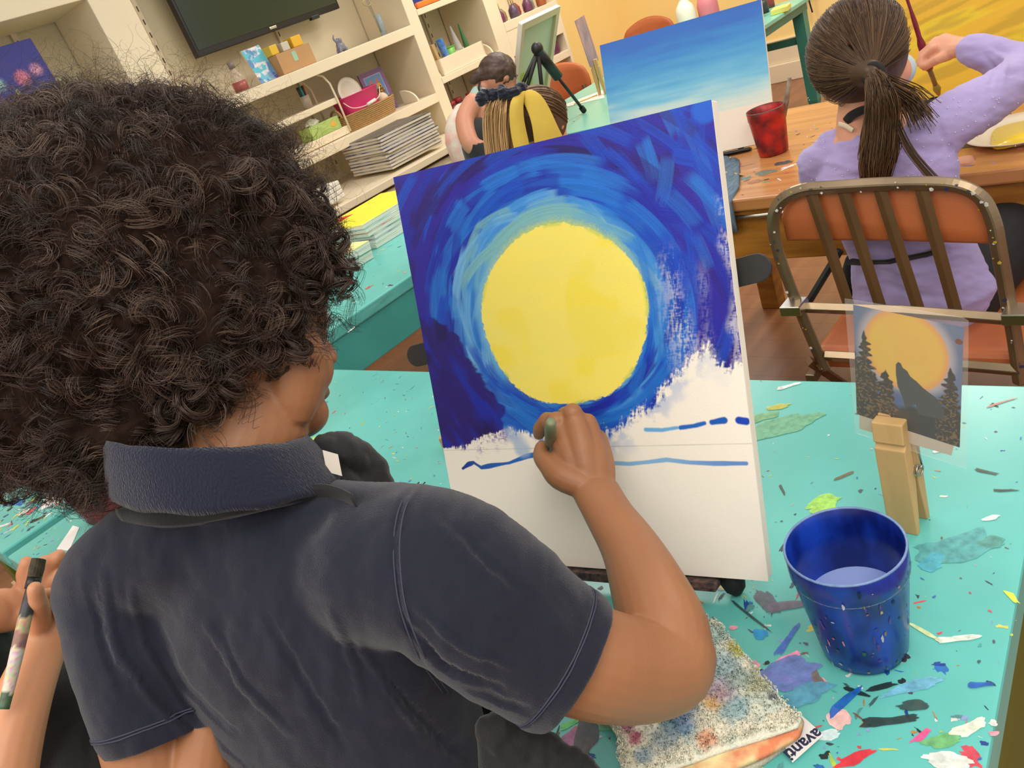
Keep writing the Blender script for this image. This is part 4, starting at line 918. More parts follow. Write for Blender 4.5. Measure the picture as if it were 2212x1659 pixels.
# ---- trousers and shoes
tr = MB()
limb(tr, [(HB + ZU * 0.02, (0.118, 0.098)), (HB - ZU * 0.07, (0.120, 0.10))], 28, flat=lat)
for e in (-1, 1):
    hp = HB + lat * 0.058 * e - ZU * 0.04
    limb(tr, spline([(hp, 0.068), (Vector((hp.x - 0.02, hp.y, 0.33)), 0.055), (Vector((hp.x - 0.05, hp.y, 0.06)), 0.045)], 4), 18)
finish('trousers', remesh(tr, 0.005, 8, name='trousers'), mat('dark_trousers', (34, 36, 46), 0.8, bump=0.3, bs=500), boy)
for e in (-1, 1):
    hp = HB + lat * 0.058 * e; c_ = Vector((hp.x - 0.05, hp.y, 0.0))
    s_ = MB(); limb(s_, [(c_ + ZU * 0.035 - fwd * 0.03, (0.036, 0.03)), (c_ + ZU * 0.035 + fwd * 0.05, (0.04, 0.03)), (c_ + ZU * 0.028 + fwd * 0.12, (0.038, 0.022))], 18, flat=lat)
    s_.build('shoe', mat('shoe_black', (30, 30, 32), 0.5), boy, smooth=True)
# ---- his brush
be0 = D(1190, 912, 0.815); be1 = D(1187, 965, 0.880); bd = (be1 - be0).normalized()
tipp = be0 + bd * 0.16
pb = thing('paint_brush', 'short brush with grey green handle gripped against the moon canvas', 'brush', tuple(tipp))
MB().tube([be0 - bd * 0.002, be0, be0 + bd * 0.02, be0 + bd * 0.055, be0 + bd * 0.10], [0.0035, 0.0052, 0.0062, 0.0058, 0.0035], 16).build('handle', mat('grey_green_handle', (128, 138, 104), 0.5, var=0.35, vs=50), pb, smooth=True)
MB().tube([be0 + bd * 0.10, be0 + bd * 0.125], [0.0036, 0.0042], 12).build('ferrule', steel, pb, smooth=True)
MB().tube([be0 + bd * 0.125, be0 + bd * 0.145, tipp], [0.004, 0.0045, 0.0008], 12).build('bristles', mat('blue_bristle', (30, 60, 140), 0.6), pb, smooth=True)

# ---- curly hair
hv = MB()
HBL = [(320, 545, .70, .130), (215, 580, .70, .132), (130, 730, .70, .118), (60, 570, .70, .105), (450, 490, .70, .092), (540, 570, .69, .066), (585, 640, .685, .038), (205, 835, .685, .075), (372, 640, .665, .088), (500, 640, .665, .060), (110, 900, .69, .060), (300, 400, .71, .078), (160, 410, .72, .080), (415, 385, .71, .066), (300, 850, .665, .042), (262, 925, .648, .032), (440, 735, .66, .034), (190, 960, .68, .024), (30, 930, .70, .045), (535, 700, .66, .030)]
for (a, b, d_, r_) in HBL: hv.ball(D(a, b, d_), r_, 24, 16)
hme = remesh(hv, 0.006, 10, name='hair')
co = get_co(hme); no = get_no(hme); n3 = fbm(co[:, 0] * 28 + 5, co[:, 1] * 28 + co[:, 2] * 25, 3) - 0.5; co = co + no * (n3 * 0.030)[:, None]; set_co(hme, co)
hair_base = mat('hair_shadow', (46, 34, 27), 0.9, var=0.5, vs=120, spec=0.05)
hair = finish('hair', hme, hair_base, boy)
rs = np.random.RandomState(4)
co = get_co(hme); no = get_no(hme)
vis = (no @ np.array(CB)) > -0.45; px, py = to_px(co)
ok = np.where(vis & (px > -160) & (py > -50))[0]
def ringlets(n_r, n_s, K, rad, length, ringr, turns, idx, cc, out=0.35, jit=0.0015, frizz=0.0, droop=0.5, off=-0.006):
    i = rs.choice(idx, n_r); P = co[i]; Nn_ = no[i]
    down = -np.array(ZU)[None]; tdir = rs.normal(size=(n_r, 3)); tdir = tdir * 0.8 + down * droop
    tdir = tdir - (tdir * Nn_).sum(1, keepdims=True) * Nn_; tdir /= np.linalg.norm(tdir, axis=1, keepdims=True)
    ax = tdir + Nn_ * (out + rs.uniform(-0.3, 0.5, (n_r, 1)) * out); ax /= np.linalg.norm(ax, axis=1, keepdims=True)
    L = length * rs.uniform(0.6, 1.4, n_r); rr = ringr * rs.uniform(0.6, 1.5, n_r); tn = turns * rs.uniform(0.7, 1.3, n_r); ph = rs.uniform(0, 6.28, n_r)
    a1 = np.cross(ax, Nn_ + 0.01); a1 /= np.linalg.norm(a1, axis=1, keepdims=True); a2 = np.cross(ax, a1)
    t = np.linspace(0, 1, K)[None, None, :]
    rep = lambda a: np.repeat(a, n_s, axis=0)
    P, Nn_, ax, a1, a2, L, rr, tn, ph = map(rep, (P, Nn_, ax, a1, a2, L, rr, tn, ph)); N = len(P)
    ph = ph + rs.normal(size=N) * 0.28; rr = rr * (1 + rs.normal(size=N) * 0.16); L = L * (1 + rs.normal(size=N) * 0.08)
    t = np.linspace(0, 1, K)[None]; sgn = np.repeat(rs.choice([-1, 1], n_r), n_s)[:, None]
    th_ = ph[:, None] + sgn * tn[:, None] * 2 * PI * t; ra = rr[:, None] * (0.35 + 0.9 * np.sin(np.minimum(t * 1.25, 1) * PI * 0.5)) * (1 - 0.25 * t)
    Q_ = P[:, None] + Nn_[:, None] * off + ax[:, None] * (L[:, None] * t)[..., None] + a1[:, None] * (ra * np.cos(th_))[..., None] + a2[:, None] * (ra * np.sin(th_))[..., None]
    Q_ = Q_ + down[:, None] * (droop * 0.35 * L[:, None] * t ** 2)[..., None] + rs.normal(size=(N, 1, 3)) * jit * (0.4 + t[..., None])
    if frizz: Q_ = Q_ + np.cumsum(rs.normal(size=Q_.shape), axis=1) * frizz
    R_ = rad * (1 - 0.65 * t) * rs.uniform(0.7, 1.3, N)[:, None]
    cv_ = np.array(cc)[rs.randint(0, len(cc), n_r)].repeat(n_s, axis=0) * rs.uniform(0.65, 1.35, N)[:, None]
    return Q_, R_, cv_
hm = cmat('curly_hair', 0.42, spec=0.45, sheen=0.0)
CH_ = [lin(c) for c in ((74, 57, 47), (62, 48, 39), (52, 40, 33), (94, 74, 61), (44, 34, 28))]
q = ringlets(1500, 10, 32, 0.00036, 0.040, 0.0080, 2.0, ok, CH_, out=0.24, off=-0.008); a_ = strands('curls', *q, hm, hair); a_['kind'] = 'stuff'
edge = np.where(((no @ np.array(CB)) < 0.45) & ((no @ np.array(CB)) > -0.5) & (px > -100))[0]
top_ = edge[(py[edge] < 420)]
q = ringlets(900, 1, 26, 0.00016, 0.045, 0.006, 1.8, top_, CH_, out=1.6, frizz=0.0006, droop=0.1); strands('frizz', *q, cmat('frizz_hair', 0.5, spec=0.3), hair)['kind'] = 'stuff'
q = ringlets(700, 1, 26, 0.00015, 0.035, 0.006, 2.0, ok, CH_, out=1.0, frizz=0.0005, droop=0.2); strands('frizz', *q, MATS['frizz_hair'], hair)['kind'] = 'stuff'
# distinct ringlets hanging free at the right edge and the nape
def ringlet_at(pts, rr, tn, n_s=22, rad=0.00036, K=44, sgn=1):
    sp_ = spline([D(*p) for p in pts], 10); A_ = np.array([list(v) for v in sp_]); s_ = np.linspace(0, 1, K); A2 = np.stack([np.interp(s_, np.linspace(0, 1, len(A_)), A_[:, j]) for j in range(3)], 1)
    T = np.gradient(A2, axis=0); T /= np.linalg.norm(T, axis=1, keepdims=True); U = np.cross(T, np.array(CB)); U /= np.linalg.norm(U, axis=1, keepdims=True) + 1e-9; V = np.cross(T, U)
    out = []; ph0 = rs.uniform(0, 6.28)
    for k in range(n_s):
        ph = ph0 + rs.normal() * 0.30; r_ = rr * (1 + rs.normal() * 0.13); th_ = ph + sgn * tn * 2 * PI * s_
        ra = r_ * (0.3 + 0.7 * np.minimum(s_ * 2.2, 1)); w = rs.normal(size=3) * 0.0011
        out.append(A2 + U * (ra * np.cos(th_))[:, None] + V * (ra * np.sin(th_))[:, None] + w * s_[:, None])
    return np.array(out), np.ones((n_s, K)) * rad * (1 - 0.5 * s_)[None], np.array(CH_)[rs.randint(0, 5, n_s)] * rs.uniform(0.7, 1.3, n_s)[:, None]
RL = [([(640, 450, .68), (665, 420, .68), (695, 430, .68), (706, 455, .68), (690, 475, .68)], .004, 1), ([(655, 470, .68), (690, 455, .68), (718, 470, .68), (716, 500, .68), (690, 490, .68)], .005, 1.3), ([(640, 520, .68), (690, 520, .67), (730, 530, .67), (745, 555, .67)], .011, 2.2),
      ([(630, 560, .67), (680, 580, .66), (725, 600, .66), (745, 630, .66)], .010, 2.6), ([(600, 600, .66), (660, 620, .655), (680, 650, .655), (665, 665, .655)], .009, 1.6), ([(590, 640, .66), (630, 690, .65), (640, 740, .65), (620, 770, .65)], .013, 1.8),
      ([(600, 500, .67), (660, 540, .66), (700, 560, .66), (725, 545, .66)], .012, 2.4), ([(620, 600, .67), (690, 600, .66), (735, 590, .66), (755, 560, .66)], .008, 2.6), ([(560, 700, .65), (600, 740, .65), (640, 755, .65), (630, 780, .65)], .010, 1.5),
      ([(150, 960, .68), (165, 1010, .68), (185, 1050, .68), (205, 1060, .68)], .010, 1.8), ([(230, 940, .67), (250, 990, .67), (240, 1030, .67)], .012, 1.8), ([(60, 930, .70), (40, 990, .70), (55, 1035, .70), (90, 1020, .70)], .012, 1.6), ([(10, 960, .70), (5, 1020, .70), (-10, 1055, .70), (20, 1065, .70)], .010, 1.5),
      ([(330, 900, .66), (320, 960, .66), (290, 1000, .66)], .014, 1.6), ([(120, 980, .69), (110, 1020, .69), (140, 1050, .69)], .011, 1.6), ([(600, 430, .69), (650, 400, .69), (690, 410, .69)], .008, 2), ([(590, 690, .655), (575, 770, .655), (600, 800, .655)], .010, 2.0),
      ([(470, 780, .62), (500, 820, .62), (470, 850, .62)], .013, 1.8), ([(400, 800, .61), (430, 850, .615), (400, 880, .62)], .014, 1.8), ([(380, 860, .62), (350, 910, .63), (370, 940, .635)], .012, 1.8)]
A1, B1, C1 = [], [], []
for pts, r_, tn in RL:
    for m_ in range(2):
        pp = [(x + (m_ * 9), y + m_ * 7, d_ - 0.006 * m_) for x, y, d_ in pts]
        a, b, c = ringlet_at(pp, r_ * (1 - 0.3 * m_), tn * (1 + 0.2 * m_), 30, sgn=1 if m_ else -1); A1.append(a); B1.append(b); C1.append(c)
strands('ringlets', np.concatenate(A1), np.concatenate(B1), np.concatenate(C1), hm, hair)['kind'] = 'stuff'
# ================================================================ CHAIR OF THE GIRL IN LILAC
chr_m = mat('chair_steel', (158, 138, 112), 0.27, metal=0.8, var=0.3, vs=9)
chr_b = mat('chair_brown', (112, 80, 50), 0.4, metal=0.25, var=0.2, vs=8)
orange = mat('orange_vinyl', (188, 104, 58), 0.45, var=0.12, vs=7, bump=0.2, bs=300)
X0 = 1.50
ch = thing('office_chair', 'steel framed chair with orange vinyl seat and slatted back behind the girl in lilac', 'chair', (1.7, 0.5, 0))
def on_chair(px, py, dx=0.0): return PX(px, py, X0 + dx)
bp = spline([on_chair(*p) for p in [(1783, 800), (1742, 705), (1700, 600), (1676, 525), (1671, 470), (1690, 432), (1735, 410), (1800, 404), (1900, 398), (2000, 396), (2070, 402), (2120, 428), (2146, 480), (2158, 540), (2176, 640), (2193, 740), (2205, 830)]], 5)
MB().tube(bp, (0.0105, 0.0155), 4, flat=(1, 0, 0)).build('back_frame', chr_m, ch, bev=0.004, ang=60)
for (a, b) in (((1752, 418), (1838, 672)), ((1822, 412), (1905, 672)), ((1900, 408), (1986, 674)), ((1990, 405), (2066, 678))):
    p, q_ = on_chair(*a, 0.004), on_chair(*b, 0.004); MB().tube([p, q_], (0.004, 0.0125), 4, flat=(1, 0, 0)).build('slat', chr_b, ch, bev=0.001)
MB().tube([on_chair(1735, 664), on_chair(1950, 672), on_chair(2185, 690)], (0.010, 0.014), 4, flat=(1, 0, 0)).build('cross_rail', chr_m, ch, bev=0.002)
MB().tube([on_chair(1782, 768), on_chair(1950, 778), on_chair(2200, 800)], (0.010, 0.014), 4, flat=(1, 0, 0)).build('lower_rail', chr_m, ch, bev=0.002)
pad = []; 
for (dx, k) in ((0.016, 0.92), (0.022, 1.0), (0.045, 1.0), (0.056, 0.9)):
    ring = []
    for (x_, y_) in [(1700, 520), (1688, 470), (1700, 425), (1745, 400), (1830, 390), (1920, 384), (2030, 384), (2105, 402), (2150, 440), (2168, 500), (2172, 528), (2120, 526), (1930, 520), (1800, 519)]:
        cx_, cy_ = 1925, 455; ring.append(on_chair(cx_ + (x_ - cx_) * k, cy_ + (y_ - cy_) * k, dx))
    pad.append(ring)
m_ = MB(); n_ = 14; o_ = [p for r in pad for p in r]
m_.add(o_, [tuple(range(n_)), tuple(reversed(range(3 * n_, 4 * n_)))] + [(i * n_ + j, i * n_ + (j + 1) % n_, (i + 1) * n_ + (j + 1) % n_, (i + 1) * n_ + j) for i in range(3) for j in range(n_)])
m_.build('backrest_pad', orange, ch, smooth=True, bev=0.003, ang=50)
yc_ = (on_chair(1783, 790).y + on_chair(2200, 800).y) / 2
sq = MB(); sq.box((1.735, yc_, 0.452), (0.42, 0.44, 0.055)); sq.build('seat', orange, ch, bev=0.022, seg=4)
for s_ in (-1, 1):
    MB().box((1.73, yc_ + s_ * 0.225, 0.415), (0.46, 0.022, 0.022)).build('seat_rail', chr_m, ch, bev=0.002)
    MB().tube([(1.49, yc_ + s_ * 0.215, 0.47), (1.93, yc_ + s_ * 0.215, 0.012)], (0.010, 0.013), 4, flat=(0, 1, 0)).build('leg', chr_b, ch, bev=0.002)
    MB().tube([(1.93, yc_ + s_ * 0.205, 0.42), (1.52, yc_ + s_ * 0.205, 0.012)], (0.010, 0.013), 4, flat=(0, 1, 0)).build('leg', chr_b, ch, bev=0.002)
for (px_, py_, e) in ((1716, 662, 1), (2200, 678, -1)):
    p = on_chair(px_, py_, -0.015); MB().box(p, (0.05, 0.045, 0.022)).build('rail_end', steel, ch, bev=0.002)
MB().tube([on_chair(1815, 540, 0.06), on_chair(1745, 655, 0.02)], 0.008, 8).build('brace', black, ch)
fk = MB(); R4 = random.Random(6)
for k in range(60):
    i = R4.randrange(len(bp)); p = bp[i] + Vector((-0.0118, R4.uniform(-0.009, 0.009), R4.uniform(-0.009, 0.009))); s_ = R4.uniform(0.001, 0.004)
    fk.add([p + Vector((0, math.cos(a) * s_ * R4.uniform(.6, 1.4), math.sin(a) * s_ * R4.uniform(.6, 1.2))) for a in [j * PI / 4 for j in range(8)]], [tuple(range(8))], lin(R4.choice([(230, 228, 220), (230, 228, 220), (30, 40, 90), (190, 170, 60), (60, 70, 80)])))
o = fk.build('paint_specks', cmat('dried_paint', 0.45), ch); o['kind'] = 'stuff'

# simple chair for the far side of the room
def far_chair(name, label, loc, rz):
    t = thing(name, label, 'chair', loc, rz)
    m_ = MB(); rows = []
    for j in range(9):
        a = -0.5 + j / 8; rows.append([(0.20 + 0.03 * (1 - 4 * a * a), a * 0.44, 0.56 + 0.03 * (4 * a * a)), (0.205 + 0.03 * (1 - 4 * a * a), a * 0.45, 0.70), (0.20 + 0.03 * (1 - 4 * a * a), a * 0.38, 0.83 - 0.06 * (4 * a * a))])
    m_.sheet(rows); m_.build('backrest', orange, t, smooth=True, solid=0.035, sub=1, local=True)
    MB().box((0, 0, 0.44), (0.40, 0.42, 0.05)).build('seat', orange, t, bev=0.02, seg=3, local=True)
    for s_ in (-1, 1):
        MB().tube([(0.20, s_ * 0.16, 0.64), (0.19, s_ * 0.19, 0.42), (0.22, s_ * 0.21, 0.0)], 0.016, 8).build('leg', chr_m, t, local=True)
        MB().tube([(-0.17, s_ * 0.19, 0.43), (-0.19, s_ * 0.21, 0.0)], 0.014, 8).build('leg', chr_m, t, local=True)
    return t
p = PZ(1215, 132, 0.83); far_chair('office_chair', 'orange chair with steel legs behind the far turquoise table, near the white shelf', (p.x - 0.2, p.y, 0), 0.35)
p = PZ(1402, 34, 0.83); far_chair('office_chair', 'orange chair back poking out above the blue sky canvas by the yellow wall', (p.x - 0.2, p.y, 0), 0.2)

# ================================================================ THE GIRL IN LILAC
skin_p = mat('fair_skin', (222, 160, 130), 0.5, var=0.05, vs=14, sss=0.1, spec=0.35)
lil = thing('person', 'person with a long brown ponytail in a lilac long-sleeved top, painting a yellow canvas', 'person', (1.68, 0.55, 0))
G = lambda px, py, x=1.68: PX(px, py, x)
gS = G(1866, 118, 1.72); gf = Vector((0.93, -0.36, -0.10)); gu = Vector((-0.05, 0.10, 1))
b_ = MB(); head(b_, gS, gf, gu, 0.98)
limb(b_, spline([(G(1868, 320), 0.052), (G(1850, 270, 1.69), 0.040), (G(1858, 215, 1.70), 0.040), (G(1866, 170, 1.71), 0.046)], 3), 18)
limb(b_, [(G(1822, 316, 1.68), 0.030), (G(1870, 300, 1.68), 0.040), (G(1940, 285, 1.68), 0.035)], 16)
limb(b_, [(G(1905, 400, 1.69), (0.11, 0.06)), (G(1950, 520, 1.68), (0.10, 0.06)), (G(1985, 620, 1.67), (0.12, 0.07))], 20, flat=(0, 1, 0))
wr = G(2085, 102, 2.12); hh = G(2030, 108, 2.17)
limb(b_, [(G(2130, 118, 2.08), 0.027), (wr, (0.024, 0.019)), (G(2060, 103, 2.14), (0.027, 0.018)), (G(2028, 96, 2.16), (0.030, 0.015))], 14)
for (a, b, c_, d_) in (((2022, 88), (2003, 106), (1995, 128), 0.0), ((2018, 92), (1996, 112), (1990, 134), -0.01), ((2016, 98), (1992, 116), (1988, 138), -0.02), ((2018, 104), (1996, 124), (1992, 142), -0.03)):
    limb(b_, [(G(*a, 2.165 + d_), 0.0105), (G(*b, 2.17 + d_), 0.0095), (G(*c_, 2.16 + d_), 0.0082)], 10)
limb(b_, [(G(2050, 118, 2.13), 0.014), (G(2025, 128, 2.12), 0.0115), (G(2005, 140, 2.13), 0.010), (G(1998, 146, 2.14), 0.0085)], 10)
lw = G(2040, 358, 1.95); hand(b_, lw, Vector((0.3, -1, 0)), Vector((0, 0, 1)), 0.8, 0.5, 1)
limb(b_, [(G(1950, 362, 1.93), 0.022), (lw, 0.020)], 12)
finish('body', remesh(b_, 0.003, 3, name='body'), skin_p, lil)
eyes(gS, gf, gu, 0.98, lil)
lilac = mat('lilac_jersey', (172, 158, 208), 0.8, var=0.08, vs=10, bump=0.3, bs=500, sheen=0.2, spec=0.2)
t_ = MB(); YL = (0, 1, 0)
limb(t_, spline([(G(1898, 330, 1.68), (0.115, 0.066)), (G(1908, 385, 1.67), (0.142, 0.085)), (G(1935, 460, 1.68), (0.125, 0.082)), (G(1962, 540, 1.68), (0.122, 0.085)), (G(1990, 640, 1.68), (0.150, 0.10))], 4), 28, flat=YL)
limb(t_, [(G(1800, 330, 1.69), 0.045), (G(1770, 350, 1.70), 0.046), (G(1775, 420, 1.74), 0.043), (G(1795, 455, 1.80), 0.040)], 18)
limb(t_, [(G(1795, 445, 1.80), 0.040), (G(1870, 372, 1.93), 0.032), (G(1950, 362, 1.93), 0.028)], 16)
limb(t_, [(G(1850, 322, 1.70), 0.032), (G(1800, 320, 1.69), 0.040)], 16)
limb(t_, spline([(G(1985, 315, 1.68), 0.052), (G(2040, 272, 1.72), 0.056), (G(2120, 222, 1.82), 0.052), (G(2195, 172, 1.95), 0.044), (G(2210, 140, 2.02), 0.043), (G(2160, 128, 2.06), 0.042), (G(2115, 112, 2.09), 0.037), (G(2098, 106, 2.105), 0.033)], 4), 20)
limb(t_, [(G(1940, 320, 1.68), 0.050), (G(1985, 300, 1.69), 0.052)], 16)
limb(t_, [(G(2040, 600, 1.66), (0.05, 0.03)), (G(2090, 655, 1.65), (0.05, 0.02)), (G(2110, 672, 1.65), (0.03, 0.012))], 14, flat=YL)
tm = remesh(t_, 0.0045, 6, name='lilac_top'); co = get_co(tm); no = get_no(tm); px, py = to_px(co); facing = (no @ np.array(CB)) > -0.1
for p_, w, dp in (([(1760, 340), (1860, 370), (1900, 400)], 7, 0.004), ([(2020, 330), (1960, 370), (1900, 390)], 8, -0.004), ([(2050, 320), (1980, 380), (1930, 410)], 6, 0.004), ([(2020, 250), (2040, 300), (2070, 340)], 7, -0.005),
                  ([(2120, 110), (2150, 150), (2140, 190)], 6, -0.004), ([(2130, 100), (2175, 130), (2165, 190)], 6, 0.004), ([(1860, 560), (1960, 590), (2060, 570)], 9, 0.004), ([(1880, 600), (1980, 640), (2080, 640)], 9, -0.004),
                  ([(2150, 150), (2180, 160), (2212, 150)], 6, -0.005), ([(1780, 390), (1850, 380), (1880, 360)], 7, -0.004)):
    fold(p_, w, dp)
co = co + no * ((fbm(px / 46, py / 22, 3) - 0.5) * 0.009)[:, None]; set_co(tm, co)
ltop = finish('lilac_top', tm, lilac, lil)
st_g = bvh_of(tm)
gl = MB(); R5 = random.Random(9)
for k in range(90):
    c_ = cast(R5.uniform(1740, 2200), R5.uniform(200, 390), 0.002, st_g, 1.7); 
    if c_.x < 2.2: gl.ball(c_, 0.0012, 6, 4)
o = gl.build('glitter', mat('silver_glitter', (240, 236, 250), 0.15, metal=0.3, spec=1.0), ltop); o['kind'] = 'stuff'
# black apron straps and trousers
MB().tube([cast(*p, 0.004, st_g, 1.68) for p in [(1835, 565), (1870, 568), (1920, 566), (1960, 558), (2000, 550), (2035, 540)]], (0.004, 0.012), 8, flat=(1, 0, 0)).build('apron_tie', blk, lil)
nk = spline([G(1828, 262, 1.655), G(1842, 248, 1.645), G(1872, 236, 1.64), G(1910, 236, 1.65), G(1935, 262, 1.665)], 4); MB().tube(nk, (0.003, 0.009), 8, flat=(1, 0, 0)).build('apron_strap', blk, lil)
MB().tube(spline([G(1812, 268, 1.65), G(1826, 272, 1.645), G(1842, 282, 1.64)], 4), (0.002, 0.005), 8, flat=(1, 0, 0)).build('shirt_strap', mat('white_strap', (226, 208, 180), 0.7), lil)
ap_ = MB(); limb(ap_, spline([(G(1838, 560, 1.70), 0.012), (G(1832, 600, 1.69), 0.016), (G(1836, 640, 1.69), 0.012)], 3), 10); ap_.build('apron_bow', blk, lil, smooth=True)
t_ = MB()
limb(t_, spline([(G(1990, 665, 1.70), (0.15, 0.085)), (G(1996, 690, 1.70), (0.15, 0.085))], 3), 20, flat=YL)
limb(t_, spline([(G(2060, 640, 1.70), 0.085), (G(2130, 560, 1.80), 0.085), (G(2185, 500, 1.92), 0.080), (G(2240, 450, 2.05), 0.070)], 4), 18)
limb(t_, spline([(G(1940, 640, 1.74), 0.07), (Vector((2.10, 0.72, 0.46)), 0.060)], 4), 16)
limb(t_, spline([(Vector((2.10, 0.72, 0.46)), 0.058), (Vector((2.12, 0.70, 0.08)), 0.045)], 4), 16)
limb(t_, spline([(G(2240, 450, 2.05), 0.065), (G(2290, 560, 2.08), 0.055), (Vector((2.1, 0.32, 0.08)), 0.045)], 4), 16)
tm = remesh(t_, 0.007, 6, name='trousers'); finish('trousers', tm, mat('black_trousers', (26, 25, 27), 0.8, var=0.3, vs=14), lil)
for c_ in (Vector((2.14, 0.70, 0)), Vector((2.14, 0.32, 0))):
    s_ = MB(); limb(s_, [(c_ + Vector((-0.05, 0, 0.038)), (0.035, 0.034)), (c_ + Vector((0.04, 0, 0.034)), (0.037, 0.03)), (c_ + Vector((0.12, 0, 0.028)), (0.034, 0.022))], 16, flat=(0, 1, 0)); s_.build('shoe', mat('shoe_black', (30, 30, 32), 0.5), lil, smooth=True)
# hair: cap pulled to a tie, then the ponytail
def straight_hair(S, f, u, s, tie, tail, m, cols, parent, n_cap=900, n_tail=700, tail_w=0.05, rad=0.0011, tie_r=0.012, seed=1):
    r_ = np.random.RandomState(seed); f = f.normalized(); u = (u - u.dot(f) * f).normalized(); r = f.cross(u)
    F3, U3, R3_ = map(np.array, (f, u, r)); S3 = np.array(S); T3 = np.array(tie)
    base = MB(); Rm = Matrix((r, f, u)).transposed()
    base.ball(S - f * 0.012 * s + u * 0.010 * s, (0.085 * s, 0.094 * s, 0.093 * s), 28, 20, Rm)
    limb(base, [(S - f * 0.06 * s, 0.05 * s), (S.lerp(tie, 0.8), 0.03 * s), (tie, tie_r * 1.3)], 16)
    hb = remesh(base, 0.005, 5, name='hair')
    c0 = get_co(hb); loc = c0 - S3; ff = loc @ F3; uu = loc @ U3
    # keep the face free
    sink = sm(0.02, 0.06, ff) * sm(0.045, 0.0, uu); c0 = S3 + loc * (1 - 0.22 * sink)[:, None]; set_co(hb, c0)
    ho = finish('hair', hb, m, parent)
    me_a = np.array(lin((255, 255, 255)))
    ca = hb.color_attributes.new('Col', 'FLOAT_COLOR', 'POINT'); arr = np.ones((len(c0), 4), 'f'); arr[:, :3] = np.array(cols[0]) * 0.7; ca.data.foreach_set('color', arr.ravel())
    K = 12; t = np.linspace(0, 1, K)
    # roots on an ellipsoid round the skull
    a = r_.uniform(0, 2 * PI, n_cap); el = r_.uniform(-0.3, 1.45, n_cap)
    d0 = np.cos(el)[:, None] * (np.cos(a)[:, None] * F3 + np.sin(a)[:, None] * R3_) + np.sin(el)[:, None] * U3
    rt = (T3 - S3); rt = rt / np.linalg.norm(rt)
    w = t[None, :, None]; dirs = d0[:, None] * (1 - w) + rt[None, None] * w * 1.0 + 0.0001; dirs /= np.linalg.norm(dirs, axis=2, keepdims=True)
    ell = 1 / np.sqrt((dirs @ F3 / 0.094) ** 2 + (dirs @ R3_ / 0.085) ** 2 + (dirs @ U3 / 0.093) ** 2) * s
    Lt = np.linalg.norm(T3 - S3); ln = ell * (1 - w[..., 0] ** 3) + Lt * w[..., 0] ** 3
    P = S3 + dirs * (ln + r_.uniform(0.000, 0.004, (n_cap, 1)))[..., None] + (-0.012 * s * F3 + 0.010 * s * U3) * (1 - w)
    keep = ~((d0 @ F3 > 0.45) & (d0 @ U3 < 0.55)); P = P[keep]
    cc = np.array(cols)[r_.randint(0, len(cols), len(P))] * r_.uniform(0.7, 1.25, len(P))[:, None]
    strands('hair_strands', P, np.full(P.shape[:2], rad), cc, m, ho)['kind'] = 'stuff'
    # tail
    sp_ = spline(tail, 8); A_ = np.array([list(v) for v in sp_]); K2 = 22; s_ = np.linspace(0, 1, K2)
    A2 = np.stack([np.interp(s_, np.linspace(0, 1, len(A_)), A_[:, j]) for j in range(3)], 1)
    off = r_.normal(size=(n_tail, 3)); off /= np.linalg.norm(off, axis=1, keepdims=True); off *= r_.uniform(0.2, 1, (n_tail, 1)) ** 0.5
    wid = np.interp(s_, [0, 0.06, 0.35, 0.75, 1], [tie_r, tie_r * 1.2, tail_w * 0.8, tail_w, tail_w * 0.55])
    end = r_.uniform(0.72, 1.0, n_tail)
    tt = s_[None] * end[:, None]; P = np.stack([np.interp(tt, s_, A2[:, j]) for j in range(3)], 2) + off[:, None] * np.interp(tt, s_, wid)[..., None] + np.cumsum(r_.normal(size=(n_tail, K2, 3)) * 0.0006, axis=1)
    cc = np.array(cols)[r_.randint(0, len(cols), n_tail)] * r_.uniform(0.8, 1.2, n_tail)[:, None]
    strands('ponytail', P, np.full(P.shape[:2], rad * 1.15), cc, m, ho)['kind'] = 'stuff'
    return ho
hb_m = cmat('straight_hair', 0.42, spec=0.4)
BR = [lin(c) for c in ((92, 66, 44), (78, 54, 36), (108, 80, 54), (66, 46, 30))]
tie = G(1886, 160, 1.595)
ho = straight_hair(gS, gf, gu, 1.08, tie, [tie, G(1902, 200, 1.575), G(1905, 260, 1.58), G(1898, 330, 1.575), G(1890, 405, 1.575)], hb_m, BR, lil, 2200, 1500, 0.036, 0.0008, 0.013, 3)
MB().tube([tie + Vector((0.004 * math.sin(a), 0.016 * math.cos(a), 0.016 * math.sin(a))) for a in [k * PI / 10 for k in range(20)]], 0.006, 8, closed=True).build('hair_tie', mat('tie_black', (24, 22, 24), 0.8), ho, smooth=True)
rr_ = np.random.RandomState(12)
def wisps(pts, n, spread, cols, m, parent, rad=0.0008):
    sp_ = np.array([list(v) for v in spline(pts, 6)]); n3 = rr_.normal(size=(n, 1, 3)) * spread * np.linspace(0.3, 1, len(sp_))[None, :, None]
    strands('wisps', sp_[None] + n3, np.full((n, len(sp_)), rad), np.array(cols)[rr_.randint(0, len(cols), n)], m, parent)['kind'] = 'stuff'
wisps([tie, G(1930, 190, 1.60), G(1965, 215, 1.62), G(1985, 245, 1.61)], 160, 0.014, BR, hb_m, ho)
wisps([tie, G(1925, 240, 1.58), G(1960, 320, 1.575), G(2012, 385, 1.57)], 30, 0.004, BR, hb_m, ho)
# face mask cloth at the cheek
mk = MB(); mk.ball(gS + gf.normalized() * 0.066 - gu * 0.052, (0.040, 0.044, 0.036), 16, 10); mk.build('face_mask', mat('mask_cloth', (190, 206, 210), 0.7), lil, smooth=True)
